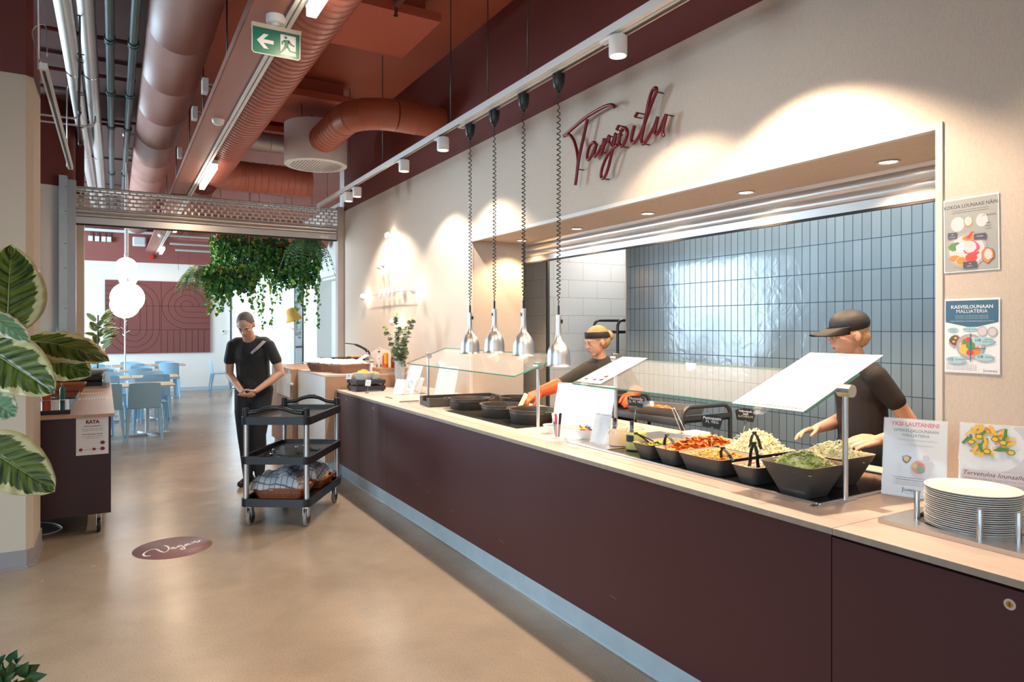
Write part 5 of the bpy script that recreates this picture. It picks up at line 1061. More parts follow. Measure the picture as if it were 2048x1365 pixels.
# wicker baskets
def basket(name, lb, c, w_, d_, h_, rz, m=M_wick, fl=.78, ribs=True):
    M = Matrix.Translation(c) @ Matrix.Rotation(rz, 4, 'Z'); t = thing(name, lb, 'basket', tuple(c), None)
    b = MB(); o1 = rrect(-w_/2, w_/2, -d_/2, d_/2, .03, h_, 3); o0 = [(x*fl, y*fl, 0) for x, y, z in o1]
    b.rings([[M @ Vector(p) for p in o0], [M @ Vector(p) for p in o1], [M @ Vector((x*.95, y*.95, z)) for x, y, z in o1], [M @ Vector((x*.93, y*.93, .006)) for x, y, z in o0]], caps=False); b.poly([M @ Vector((x, y, .003)) for x, y, z in o0]); obj('woven_body', b, m, t, smooth=-1)
    b = MB(); n = len(o1)
    rim = [M @ Vector(p) for p in o1]; b.tube(rim, .006, 6, closed=True); b.tube([M @ Vector((x*1.0, y*1.0, 0.006)) for x, y, z in o0], .005, 6, closed=True)
    b.tube([M @ Vector((x*.985, y*.985, h_*.88)) for x, y, z in o1], .0045, 6, closed=True)
    if ribs:
        P = []
        for i in range(n):
            a, c_ = Vector(o1[i]), Vector(o1[(i+1) % n]); L = (c_-a).length; k = max(1, int(L/.013))
            for j in range(k): P.append(a+(c_-a)*j/k)
        for p in P: b.cyl(M @ Vector((p.x*fl*1.01, p.y*fl*1.01, .004)), M @ Vector((p.x*1.01, p.y*1.01, p.z)), .0028, 5, caps=False)
    obj('rim_and_stakes', b, m, t, smooth=60); return t
def cloth(name, lb, M, w_, d_, hf, m, n=26, cat='cloth'):
    b = MB(); b.rings([[M @ Vector((w_*(i/n-.5), d_*(j/n-.5), hf(i/n*2-1, j/n*2-1))) for j in range(n+1)] for i in range(n+1)], closed=False, caps=False)
    o = obj(name, b, m, smooth=-1); tag(o, lb, cat); q = o.modifiers.new('s', 'SOLIDIFY'); q.thickness = .003; return o
def check_mat():
    m = mat('checked_cloth', (.50, .50, .52), .85); N, L = nodes(m); bs = N['Principled BSDF']; tc = N.new('ShaderNodeTexCoord')
    t = N.new('ShaderNodeTexBrick'); t.offset = 0; mp = N.new('ShaderNodeMapping'); mp.inputs['Rotation'].default_value = (0, 0, .57); L.new(tc.outputs['Object'], mp.inputs[0]); L.new(mp.outputs[0], t.inputs['Vector'])
    t.inputs['Scale'].default_value = 1; t.inputs['Brick Width'].default_value = .045; t.inputs['Row Height'].default_value = .045; t.inputs['Mortar Size'].default_value = .003
    t.inputs['Color1'].default_value = (.40, .41, .44, 1); t.inputs['Color2'].default_value = (.54, .53, .53, 1); t.inputs['Mortar'].default_value = (.13, .13, .15, 1); L.new(t.outputs['Color'], bs.inputs['Base Color']); return m
M_check = check_mat(); M_bread = mat('bread_crust', (.55, .27, .09), .7, noise=.3, nscale=40); M_wicko = mat('reddish_wicker', (.30, .085, .03), .5, noise=.4, nscale=70)
basket('bread_basket', 'reddish wicker basket on the trolley bottom shelf, front one', tl(-.03, -.14, .192), .42, .34, .085, -.571, M_wicko)
basket('bread_basket', 'reddish wicker basket on the trolley bottom shelf, rear one', tl(.03, .22, .192), .42, .34, .085, -.571, M_wicko)
for k, (x, y, zz) in enumerate(((.13, -.10, .285), (.06, -.2, .28), (.17, .20, .29), (-.05, -.1, .28))):
    b = MB(); b.sphere(tl(x, y, zz-.02), .055, 16, 10, 1.1, .8, .6); o = obj('bread_roll', b, M_bread, smooth=60); tag(o, ['bread roll peeking out at the right end of the front trolley basket', 'bread roll under the checked cloth, front', 'golden roll in the rear trolley basket', 'bread roll hidden under the checked cloth'][k], 'bread', 'bread in the trolley baskets')
def hf(u, v):
    e = max(abs(u), abs(v)); return .115*(1-e**3)+.045*mnoise.noise(Vector((u*1.7, v*1.9, 3)))+.018*mnoise.noise(Vector((u*5, v*5, 8)))
cloth('checked_cloth', 'grey checked kitchen cloth spread over the front bread basket', TROT @ Matrix.Translation((-.07, -.10, .270)) @ Matrix.Rotation(.1, 4, 'Z'), .42, .42, hf, M_check)
cloth('checked_cloth', 'checked kitchen cloth folded over the rear bread basket on the trolley', TROT @ Matrix.Translation((.01, .22, .275)) @ Matrix.Rotation(-.15, 4, 'Z'), .40, .34, hf, M_check)
# ================================================================ LEFT BUFFET CART
CZ = .909
t = thing('buffet_cart', 'dark wine-red wheeled buffet cart with a pale wooden top by the left pillar', 'buffet cart', (-.6, 7.6, 0))
b = MB(); b.prism([(-1.25, 6.02), (.004, 6.02), (-.03, 9.35), (-1.25, 9.35)], CZ-.024, CZ); obj('wooden_top', b, M_carttop, t, bevel=.002)
b = MB(); b.box(-1.23, -.02, 6.045, 6.065, .15, CZ-.0245); obj('front_panel', b, M_wined, t)
b = MB(); b.box(-.075, -.055, 6.07, 9.3, .15, CZ-.0245); b.box(-1.23, -.055, 9.28, 9.3, .15, CZ-.0245); b.box(-1.23, -.055, 6.07, 9.28, .15, .17); obj('carcass', b, M_wined, t)
for k, (x, y) in enumerate(((-.10, 6.12), (-1.1, 6.12), (-.12, 9.2), (-.11, 7.7))):
    b = MB(); b.box(x-.035, x+.035, y-.035, y+.035, .140, .150); b.box(x-.018, x-.014, y-.03, y+.02, .05, .14); b.box(x+.014, x+.018, y-.03, y+.02, .05, .14); c = obj('castor', b, M_steel, t)
    Mw = Matrix.Translation((x, y-.01, .052)) @ Matrix.Rotation(PI/2, 4, 'Y'); b = MB(); b.lathe([(.001, -.012), (.048, -.012), (.052, -.006), (.052, .006), (.048, .012), (.001, .012)], (0, 0, 0), 24, Mw); obj('wheel', b, M_black, c, smooth=50)
nt = thing('paper_notice', 'white paper notice We are improving our services taped on the cart front', 'notice', (-.245, 6.043, .602))
Mn = frame((-.245, 6.0425, .602), (1, 0, 0), (0, 0, 1)); pg = sheet(nt, Mn, .209, .297)
pr(pg, Mn, [('r', .066, .262, .10, .264, INK), ('t', .105, .236, .034, 'RATA', DRED, 'CENTER', .0018), ('t', .105, .213, .0105, 'Kehitämme palveluamme!', INK, 'CENTER', .0003), ('t', .105, .195, .0088, 'Jatkossa uusi vegaaninen linjasto löytyy', INK), ('t', .105, .182, .0088, 'toisen linjaston vasemmalta puolelta.', INK), ('t', .105, .153, .0105, "We're improving our services!", INK, 'CENTER', .0003), ('t', .105, .137, .0088, 'The new vegan food line will be found', INK), ('t', .105, .124, .0088, 'to the left of the main line.', INK),
      ('r', .03, .041, .19, .0425, INK), ('e', .030, .042, .012, .012, DRED), ('e', .115, .042, .011, .011, DRED), ('e', .170, .042, .015, .014, DRED), ('r', .14, .088, .195, .0892, INK), ('e', .170, .088, .015, .014, DRED), ('r', .03, .062, .13, .0625, GREY), ('r', .14, .070, .19, .0705, GREY)])
def opentray(lb, x0, x1, y0, y1, h_, m=M_black, top=None, z=CZ, name='black_tray'):
    t = thing(name, lb, 'tray', ((x0+x1)/2, (y0+y1)/2, z)); b = MB(); b.box(x0, x1, y0, y1, z, z+.006); ring(b, x0, x1, y0, y1, z+.006, z+h_, .01); obj('frame', b, m, t, bevel=.002)
    if top: b = MB(); b.box(x0+.0105, x1-.0105, y0+.0105, y1-.0105, z+.008, z+h_-.004); obj('mirror_plate', b, top, t)
M_mir = mat('mirror_plate', (.55, .56, .58), .04, 1)
opentray('black-edged mirror tray at the front of the left cart', -.62, -.285, 6.14, 7.15, .032, top=M_mir)
opentray('black-edged mirror tray behind the front one on the left cart', -.62, -.287, 7.2, 7.95, .032, top=M_mir)
def bottle(name, lb, x, y, z, r, h_, m, cap, group=None, neck=.3, liquid=None):
    t = thing(name, lb, 'bottle', (x, y, z), group); q = MB(); q.lathe([(.001, 0), (r*.96, 0), (r, .005), (r, h_*.62), (r*.85, h_*.70), (r*neck, h_*.80), (r*neck, h_*.95), (.001, h_*.95)], (x, y, z), 24); obj('body', q, m, t, smooth=50)
    q = MB(); q.cyl((x, y, z+h_*.93), (x, y, z+h_), r*neck*1.2, 14); obj('cap', q, cap, t, smooth=50)
    if liquid: q = MB(); q.lathe([(.001, .003), (r*.92, .003), (r*.95, h_*.36), (.001, h_*.36)], (x, y, z), 20); obj('contents', q, liquid, t, smooth=50)
    return t
bottle('sauce_bottle', 'red-brown sauce bottle standing in the front cart tray', -.50, 7.05, CZ+.032, .035, .15, mat('sauce_red', (.45, .06, .02), .3), mat('cap_teal', (.02, .2, .2), .4))
bottle('sauce_bottle', 'small dark green bottle in the front cart tray', -.385, 7.05, CZ+.032, .02, .14, mat('sauce_green', (.02, .10, .09), .3), mat('cap_red', (.6, .02, .02), .4))
basket('bread_basket', 'orange-brown basket on the left cart behind the trays', (-.42, 8.25, CZ), .34, .30, .085, 0, M_wicko)
def crate(lb, x0, x1, y0, y1, z, h_, m=M_blackm, rz=0, cat='crate'):
    t = thing('slatted_crate', lb, cat, ((x0+x1)/2, (y0+y1)/2, z)); c = Vector(((x0+x1)/2, (y0+y1)/2, 0)); M = Matrix.Translation(c) @ Matrix.Rotation(rz, 4, 'Z') @ Matrix.Translation(-c)
    b = MB(); sh = h_*.36
    for z0 in (z+.012, z+h_-sh): ring(b, x0, x1, y0, y1, z0, z0+sh, .012)
    for p in b.b.verts: p.co = M @ p.co
    obj('side_boards', b, m, t, bevel=.001)
    b = MB()
    for x, y in ((x0+.012, y0+.012), (x1-.03, y0+.012), (x0+.012, y1-.03), (x1-.03, y1-.03)): b.box(x, x+.018, y, y+.018, z, z+h_-.004, M)
    obj('corner_blocks', b, m, t)
    b = MB(); n = 4
    for k in range(n): b.box(x0+.013, x1-.013, y0+.015+(y1-y0-.03)*k/n, y0+(y1-y0-.03)*(k+.85)/n, z+h_-.010, z+h_-.002, M)
    obj('top_slats', b, m, t); return t
crate('black slatted crate carrying a white bowl at the far end of the left cart', -.60, -.085, 8.75, 9.15, CZ, .125)
round_bowl('salad_bowl', 'white shallow bowl on the black crate of the left cart', -.20, 8.93, CZ+.125, .15, .065, cat='bowl')
round_bowl('glass_dish', 'small dark dish on the black crate of the left cart, left of the bowl', -.46, 8.9, CZ+.125, .10, .04, M_blackm, cat='dish')
t = thing('glass_jar', 'clear glass jar right of the black crate on the left cart', 'jar', (-.045, 8.80, CZ)); b = MB(); b.lathe([(.001, 0), (.036, 0), (.038, .01), (.038, .12), (.032, .135), (.032, .15), (.030, .15), (.035, .01), (.001, .008)], (-.075, 8.68, CZ), 24); obj('glass', b, M_vase, t, smooth=50); b = MB(); b.lathe([(.001, .01), (.034, .01), (.034, .05), (.001, .05)], (-.075, 8.68, CZ), 20); obj('contents', b, mat('dark_seeds', (.10, .05, .04), .8), t, smooth=50)
for k, (x0, x1, y0, y1) in enumerate(((-.28, -.05, 7.28, 7.40), (-.28, -.07, 7.90, 8.02))):
    b = MB(); b.box(x0, x1, y0, y1, CZ, CZ+.002); o = obj('paper_leaflet', b, M_paper); tag(o, 'narrow printed leaflet lying flat on the cart top, '+['nearer', 'farther'][k]+' one', 'leaflet')
    b = MB()
    for j in range(9): b.box(x0+.02+j*.022, x0+.034+j*.022, y0+.02, y1-.02, CZ+.0022, CZ+.0026)
    obj('print', b, M_inkg, o)
b = MB(); b.tube(smooth_path([(-.7, 6.35, .006), (-.45, 6.2, .006), (-.35, 6.35, .006), (-.5, 6.6, .006), (-.9, 6.7, .006)]), .005, 6); o = obj('power_cable', b, M_white_pl, smooth=60); tag(o, 'white cable loop on the floor under the left cart', 'cable')
# ================================================================ END UNIT
UZ = 1.062
t = thing('buffet_unit', 'tall oak and white buffet unit at the far end of the counter', 'buffet unit', (2.4, 7.7, 0))
b = MB(); b.box(1.90, 2.968, 7.13, 8.34, UZ-.02, UZ); obj('top', b, M_top, t)
b = MB(); b.box(1.902, 2.968, 7.132, 7.15, .15, UZ-.0205); obj('oak_front', b, M_oak, t)
b = MB(); b.box(1.90, 1.9019, 7.13, 8.34, .15, UZ-.0205); b.box(1.902, 1.92, 7.15, 8.34, .15, UZ-.0205); obj('white_side', b, M_white, t)
b = MB(); b.box(1.94, 2.96, 7.17, 8.34, 0, .15); obj('plinth', b, M_kick, t)
t = thing('buffet_unit', 'second oak buffet unit behind the first, reaching a little further left', 'buffet unit', (2.4, 8.9, 0))
b = MB(); b.box(1.84, 2.968, 8.36, 9.6, .1, UZ); obj('body', b, M_oak, t)
b = MB(); b.box(1.86, 2.96, 8.4, 9.5, 0, .1); obj('plinth', b, M_kick, t)
b = MB(); b.box(1.825, 1.838, 8.42, 9.2, .72, 1.0); obj('white_shelf', b, M_white, t)
t = thing('sanitiser_pump', 'small clear pump bottle on the edge of the oak unit', 'bottle', (1.87, 8.37, .86)); b = MB(); b.lathe([(.001, 0), (.03, 0), (.03, .1), (.012, .12), (.012, .14), (.001, .14)], (1.80, 8.36, .90), 20); b.tube([(1.80, 8.36, 1.04), (1.80, 8.36, 1.10), (1.74, 8.42, 1.12)], .006, 6); obj('bottle', b, M_vase, t, smooth=50)
b = MB(); b.box(1.80, 1.84, 8.30, 8.42, .88, .90); obj('bracket', b, M_white, t)
basket('bread_basket', 'brown wicker bread basket on the oak unit, left one', (2.10, 7.86, UZ), .30, .36, .095, .25, mat('wicker_light', (.34, .19, .12), .6, noise=.3, nscale=60))
basket('bread_basket', 'brown wicker bread basket on the oak unit, right one nearer the bottles', (2.25, 7.48, UZ), .36, .30, .095, .25, mat('wicker_mid', (.34, .17, .10), .6, noise=.3, nscale=60))
hf2 = lambda u, v: .045*(1-max(abs(u), abs(v))**3)+.02*mnoise.noise(Vector((u*3, v*3, 5)))
cloth('napkin', 'white napkin lying over the left bread basket on the oak unit', Matrix.Translation((2.09, 7.88, UZ+.098)) @ Matrix.Rotation(.3, 4, 'Z'), .34, .38, hf2, M_paper, 16, 'napkin')
cloth('napkin', 'white napkin lying over the right bread basket on the oak unit', Matrix.Translation((2.25, 7.50, UZ+.098)) @ Matrix.Rotation(.3, 4, 'Z'), .38, .30, hf2, M_paper, 16, 'napkin')
b = MB(); b.rings([[(x, y, UZ+z) for x, z in ((2.40, .13), (2.50, .19), (2.56, .14))] for y in (7.50, 7.66)], closed=False, caps=False); o = obj('folded_card', b, M_paper); o.modifiers.new('s', 'SOLIDIFY').thickness = .002; tag(o, 'folded white card standing behind the right bread basket', 'card')
t = thing('slicing_board', 'dark bread board with a big black knife guard on the oak unit', 'bread slicer', (2.45, 8.15, UZ))
b = MB(); b.box(2.15, 2.70, 8.10, 8.16, UZ+.10, UZ+.135); b.box(2.15, 2.70, 8.05, 8.30, UZ+.125, UZ+.14); b.box(2.2, 2.24, 8.1, 8.2, UZ, UZ+.125); b.box(2.6, 2.64, 8.1, 8.2, UZ, UZ+.125); obj('board', b, M_black, t)
b = MB(); b.tube(smooth_path([(2.42, 8.16, UZ+.31), (2.55, 8.15, UZ+.29), (2.68, 8.14, UZ+.22), (2.72, 8.13, UZ+.13)]), [.006]*6+[.014]*6+[.02]*7, 8); obj('handle', b, M_black, t, smooth=50)
b = MB(); b.box(2.45, 2.68, 8.02, 8.18, UZ+.142, UZ+.155); obj('bread_slices', b, M_bread, t)
t = thing('glass_dome', 'clear glass dome over pastries on the oak unit', 'dome', (2.72, 7.8, UZ)); b = MB(); b.lathe([(.15, .02), (.15, .10), (.13, .18), (.08, .235), (.012, .25), (.012, .27), (.001, .275)], (2.74, 7.80, UZ), 32); obj('dome', b, M_glass, t, smooth=60); b = MB(); b.lathe([(.001, 0), (.17, 0), (.17, .02), (.001, .02)], (2.74, 7.80, UZ), 32); obj('base', b, M_oak, t, smooth=50)
bottle('oil_bottle', 'clear oil bottle with red vinegar, left of the pair', 2.52, 7.62, UZ, .034, .235, M_vase, M_black, None, .28, mat('vinegar', (.25, .02, .02), .3))
bottle('oil_bottle', 'clear oil bottle with dark balsamic, right of the pair', 2.60, 7.46, UZ, .034, .235, M_vase, M_black, None, .28, mat('balsamic', (.03, .015, .01), .3))
for (x, y), c in (((2.52, 7.62), 'left'), ((2.60, 7.46), 'right')):
    b = MB(); b.tube([(x, y, UZ+.235), (x, y, UZ+.265), (x-.012, y, UZ+.29)], .004, 6); o = obj('pour_spout', b, M_chrome, smooth=60); tag(o, 'metal pour spout on the %s oil bottle' % c, 'spout')
crate('pale wooden box holding the orange sauce bottles', 2.50, 2.83, 7.16, 7.40, UZ, .055, M_oak)
for x, y, c, n_, lbc in ((2.60, 7.25, (.80, .34, .02), 'mustard_bottle', 'upside-down mustard bottle with a red label, left of the pair'), (2.69, 7.22, (.42, .055, .01), 'ketchup_bottle', 'dark orange ketchup bottle, right of the pair')):
    t = thing(n_, lbc, 'bottle', (x, y, UZ+.055)); b = MB(); b.lathe([(.001, 0), (.030, 0), (.033, .01), (.033, .15), (.030, .165), (.001, .172)], (x, y, UZ+.055), 24); obj('body', b, mat(n_, c, .3), t, smooth=50)
    b = MB(); b.lathe([(.0335, .12 if 'ket' in n_ else .01), (.0335, .165 if 'ket' in n_ else .045), (.030, .1655)][:2], (x, y, UZ+.055), 24); obj('band', b, mat(n_+'_band', (.80, .45, .03) if 'ket' in n_ else (.6, .10, .01), .3), t, smooth=50)
    if 'mus' in n_:
        b = MB(); b.rings([[(x+.0338*math.cos(a), y+.0338*math.sin(a), z) for a in (PI*.95, PI*1.05, PI*1.15, PI*1.25)] for z in (UZ+.09, UZ+.19)], closed=False, caps=False); obj('red_label', b, mat('label_red', (.6, .05, .03), .4), t)
bottle('pepper_mill', 'small white spice jar left of the mustard', 2.50, 7.42, UZ+.0, .022, .12, M_white_pl, M_dgrey, None, .9)
bottle('hot_sauce', 'tiny bottle with red cap and green collar left of the mustard', 2.55, 7.32, UZ+.0575, .014, .10, mat('hs', (.7, .6, .5), .3), mat('redcap', (.7, .02, .02), .3), None, .5)
# black slatted crate with bowls on the counter
crate('dark slatted crate holding two white bowls at the far end of the worktop', 2.11, 2.42, 6.74, 7.05, CT, .115, mat('crate_black', (.028, .030, .034), .5), -.0)
def sqbowl(lb, x, y, z, w_, h_, rz):
    M = Matrix.Translation((x, y, z)) @ Matrix.Rotation(rz, 4, 'Z'); q = MB(); o1 = rrect(-w_/2, w_/2, -w_/2, w_/2, .015, h_, 3); f = .6
    q.rings([[M @ Vector((a*f, c*f, 0)) for a, c, _ in o1], [M @ Vector(p) for p in o1], [M @ Vector((a*.95, c*.95, h_)) for a, c, _ in o1], [M @ Vector((a*f*.95, c*f*.95, .006)) for a, c, _ in o1]], caps=False); q.poly([M @ Vector((a*f, c*f, 0)) for a, c, _ in o1]); q.poly([M @ Vector((a*f*.95, c*f*.95, .006)) for a, c, _ in o1])
    o = obj('square_bowl', q, M_porc, smooth=30); tag(o, lb, 'bowl'); return o
sqbowl('square white bowl of butter curls on the slatted crate, front one', 2.225, 6.86, CT+.115, .17, .07, .5)
sqbowl('white bowl of yellow butter curls on the slatted crate, right rear one', 2.345, 6.90, CT+.115, .13, .055, .2)
M_but = F('butter', (.86, .68, .25))
food('butter_curls', 'heap of pale butter curls in the front square bowl', 'butter', 2.165, 2.285, 6.80, 6.92, CT+.172, .035, 90, 'curl', [M_but], .012, 21)
food('butter_curls', 'heap of yellow butter curls in the right rear bowl', 'butter', 2.30, 2.39, 6.855, 6.945, CT+.162, .02, 60, 'curl', [M_but], .010, 22)
t = thing('mini_card', 'tiny white card with a teal logo leaning on the slatted crate', 'card', (2.12, 6.98, CT+.115)); Mm = frame((2.085, 7.02, CT+.113), Vector((.5, -.85, 0)), Vector((.25, .1, 1))); pg = sheet(t, Mm, .075, .06); pr(pg, Mm, [('e', .0375, .040, .008, .006, BLU), ('t', .0375, .02, .014, 'Juvenes', BLU), ('t', .0375, .008, .008, 'voi', BLU)])
t = thing('card_holder', 'small white card on a chrome clip stand before the slatted crate', 'card holder', (2.17, 6.60, CT))
b = MB(); b.lathe([(.001, 0), (.022, 0), (.02, .004), (.001, .005)], (2.17, 6.58, CT), 18); b.tube([(2.17, 6.58, CT), (2.175, 6.56, CT+.075)], .0018, 6); obj('clip_stand', b, M_chrome, t, smooth=50)
Mm = frame((2.155, 6.60, CT+.072), Vector((.45, -.88, 0)), Vector((.2, .1, 1))); pg = sheet(t, Mm, .075, .062); pr(pg, Mm, [('t', .0375, .03, .010, 'Margariini', GREY), ('t', .0375, .016, .007, 'L, G, VEG', GREY)])
# vase with eucalyptus
VX_, VY_ = 2.62, 6.86
t = thing('glass_vase', 'tall clear glass vase with pebbles in front of the wall', 'vase', (VX_, VY_, CT)); b = MB(); b.lathe([(.001, 0), (.048, 0), (.050, .006), (.056, .30), (.054, .30), (.048, .01), (.001, .008)], (VX_, VY_, CT), 32); obj('glass', b, M_vase, t, smooth=60)
for k in range(26):
    r = random.Random(k+300); a = r.random()*6.28; q = r.random()**.5*.032; b = MB(); b.sphere((VX_+q*math.cos(a), VY_+q*math.sin(a), CT+.02+.10*(k/26)), .0135, 8, 6, r.uniform(.8, 1.2), r.uniform(.8, 1.2), .75); o = obj('pebble', b, mat('pebble_%d' % (k % 3), [(.10, .06, .05), (.30, .22, .18), (.05, .04, .05)][k % 3], .5), smooth=60); tag(o, ['dark brown', 'pale', 'nearly black'][k % 3]+' pebble among the stones in the bottom of the glass vase', 'pebble', ['dark brown', 'pale', 'nearly black'][k % 3]+' pebbles in the glass vase')
M_euc = mat('eucalyptus_leaf', (.19, .22, .12), .55, noise=.35, nscale=20); M_eucy = mat('eucalyptus_tip', (.30, .40, .08), .5)
for k, (top, lean, n_, sz, lb) in enumerate((((2.63, 6.97, 1.72), .03, 19, .036, 'tallest eucalyptus stem in the middle of the glass vase'), ((2.66, 6.60, 1.66), .05, 16, .034, 'eucalyptus stem leaning right with a bright tip'), ((2.60, 7.28, 1.56), .04, 15, .028, 'thin eucalyptus stem leaning left'), ((2.66, 6.80, 1.56), .02, 15, .027, 'shorter eucalyptus stem second from the right'))):
    base = Vector((VX_+(k-1.5)*.006, VY_+(k % 2-.5)*.02, CT+.05)); T_ = Vector(top); mid = (base+T_)/2+Vector((0, -(T_.y-VY_)*.25, 0)); P = smooth_path([base, base*.5+mid*.5, mid, mid*.45+T_*.55, T_], 8)
    t = thing('eucalyptus_stem', lb, 'plant stem', tuple(base)); b = MB(); b.tube(P, [.0028-.0015*i/len(P) for i in range(len(P))], 6); obj('twig', b, M_bark, t, smooth=60)
    b = MB(); r = random.Random(k+9)
    for i in range(n_):
        u = .34+.66*i/(n_-1); p = P[min(int(u*(len(P)-1)), len(P)-1)]; rr = sz*(1.15-.55*u)*r.uniform(.85, 1.15)
        b.mi = 1 if u > .93 else 0; a0 = r.random()*6.28
        for q in range(3):
            a = a0+q*2.1+r.uniform(-.3, .3); d = Vector((math.cos(a), math.sin(a), r.uniform(-.1, .45))).normalized(); s_ = d.cross(Vector((0, 0, 1))).normalized(); up = s_.cross(d); q_ = r.uniform(-1.2, 1.2); s_, up = s_*math.cos(q_)+up*math.sin(q_), up*math.cos(q_)-s_*math.sin(q_)
            c = p+d*rr*.95; b.poly([c+(d*math.cos(t_)+s_*math.sin(t_))*rr+up*(.2*rr*math.sin(t_)**2) for t_ in [2*PI*j/10 for j in range(10)]])
    obj('leaves', b, [M_euc, M_eucy], t, smooth=-1)
# ================================================================ DINING ROOM
def make_chair():
    t = thing('dining_chair', 'light blue', 'chair', (0, 0, 0), 'light blue dining chairs')
    q = MB(); n = 10; rs = []
    for k in range(7):
        u = k/6; z = .445+.355*u; y = -.205-.055*u+.0; w_ = .205-.012*u*u
        rs.append([(w_*(2*i/n-1), y-.028*(1-(2*i/n-1)**2), z+(.012*(abs(2*i/n-1)**4)*-1 if k == 6 else 0)) for i in range(n+1)]+[(w_*(1-2*i/n), y-.028*(1-(1-2*i/n)**2)+.012, z+(.012*(abs(1-2*i/n)**4)*-1 if k == 6 else 0)) for i in range(n+1)])
    q.rings(rs); obj('backrest', q, M_chair, t, smooth=50)
    q = MB(); q.rings([rrect(-.205, .205, -.20, .22, .05, .435), rrect(-.215, .215, -.215, .23, .05, .452), rrect(-.20, .20, -.20, .215, .05, .462), rrect(-.15, .15, -.15, .16, .05, .452)]); obj('seat', q, M_chair, t, smooth=60)
    for sx in (-1, 1):
        for sy in (-1, 1):
            q = MB(); top = Vector((sx*.190, sy*.195-.008 if sy < 0 else .19, .44)); bot = Vector((sx*.215, -.275 if sy < 0 else .215, 0))
            q.rings([[p+Vector((a*r_, c*r_, 0)) for a, c in ((-1, -1), (1, -1), (1, 1), (-1, 1))] for p, r_ in ((bot, .013), ((top+bot)/2, .019), (top, .027))], smooth=False); obj('leg', q, M_chair, t, bevel=.004)
    return t
ch = make_chair(); used = False
def chair(x, y, back, lb, rz=None):
    global used
    rz = (0 if back < 0 else PI) if rz is None else rz
    l = 'light blue plastic dining chair '+lb
    if not used: ch.location = (x, y, 0); ch.rotation_euler = (0, 0, rz); ch['label'] = l; used = True; return ch
    return dup(ch, (x, y, 0), rz, l)
for a in ((.37, 10.98, -1, 'nearest the camera, its back turned to us'), (.47, 11.60, 1, 'across the nearest table, just above the nearest chair'), (-.23, 11.58, 1, 'across the nearest table, close to the buffet cart'), (-.10, 10.98, -1, 'hidden beside the buffet cart at the nearest table'),
          (.60, 12.82, -1, 'at the second table, right one on the near side'), (-.12, 12.82, -1, 'at the second table, left one on the near side'), (.57, 13.32, 1, 'at the second table, right one on the far side'), (-.04, 13.32, 1, 'at the second table, left one on the far side'),
          (.43, 14.82, -1, 'at the third table, right one on the near side'), (-.20, 14.82, -1, 'at the third table, left one on the near side'), (.48, 15.28, 1, 'at the third table, right one on the far side'), (-.17, 15.28, 1, 'at the third table, left one on the far side'),
          (.37, 16.85, -1, 'at the farthest table, middle one on the near side'), (1.03, 16.80, -1, 'at the farthest table, right one on the near side'), (-.36, 16.85, -1, 'at the farthest table, left one on the near side'), (.32, 17.3, 1, 'at the farthest table, middle one against the back wall'), (1.0, 17.3, 1, 'at the farthest table, right one against the back wall'), (-.4, 17.3, 1, 'at the farthest table, left one against the back wall')): chair(*a)
chair(2.28, 18.1, 0, 'standing alone against the back wall left of the walking person', -PI/2)
chair(3.0, 13.5, 0, 'by the table behind the white stool, left one', PI); chair(3.6, 13.5, 0, 'by the table behind the white stool, right one', PI); chair(3.1, 12.35, 0, 'by the table behind the white stool, nearest one', 0)
tb = thing('dining_table', 'x', 'table', (0, 0, 0), 'pale wooden dining tables'); S_ = .349
b = MB(); b.box(-S_, S_, -.35, .35, .718, .742); obj('tabletop', b, M_tablet, tb, bevel=.004)
b = MB(); b.cyl((0, 0, .03), (0, 0, .718), .030, 20); obj('pedestal', b, M_whitem, tb, smooth=50)
b = MB(); b.prism([(.30, .022), (.022, .022), (.022, .30), (-.022, .30), (-.022, .022), (-.30, .022), (-.30, -.022), (-.022, -.022), (-.022, -.30), (.022, -.30), (.022, -.022), (.30, -.022)], 0, .028, Matrix.Rotation(.35, 4, 'Z')); obj('cross_base', b, M_whitem, tb, bevel=.004)
first = True
for x, y, lb in ((.42, 11.28, 'pale square dining table nearest the camera, right one of the pair'), (-.30, 11.28, 'pale square dining table nearest the camera, left one partly behind the cart'), (.61, 13.07, 'pale square dining table in the second row, right one'), (-.11, 13.07, 'pale square dining table in the second row, left one'), (.43, 15.05, 'pale square dining table in the third row, right one'), (-.29, 15.05, 'pale square dining table in the third row, left one'), (1.03, 17.05, 'pale square dining table in the farthest row, right one'), (.31, 17.05, 'pale square dining table in the farthest row, middle one'), (-.41, 17.05, 'pale square dining table in the farthest row, left one'), (3.3, 12.95, 'pale square table behind the white stool on the right')):
    if first: tb.location = (x, y, 0); tb['label'] = lb; first = False
    else: dup(tb, (x, y, 0), 0, lb)
t = thing('bar_stool', 'white bar stool behind the black trolley', 'stool', (2.2, 11.35, 0))
b = MB(); b.rings([rrect(2.02, 2.38, 11.17, 11.53, .06, .66), rrect(2.0, 2.40, 11.15, 11.55, .07, .68), rrect(2.03, 2.37, 11.18, 11.52, .05, .69)]); obj('seat', b, M_white_pl, t, smooth=50)
b = MB(); b.rings([[(2.03+.34*i/8, 11.54+.03*math.sin(PI*i/8), z) for i in range(9)] for z in (.67, .74, .80)], closed=False, caps=False); o = obj('backrest', b, M_white_pl, t, smooth=-1); o.modifiers.new('s', 'SOLIDIFY').thickness = .012
for sx in (-1, 1):
    for sy in (-1, 1): b = MB(); b.cyl((2.2+sx*.13, 11.35+sy*.13, .66), (2.2+sx*.22, 11.35+sy*.22, 0), .012, 10); obj('leg', b, M_alu, t, smooth=50)
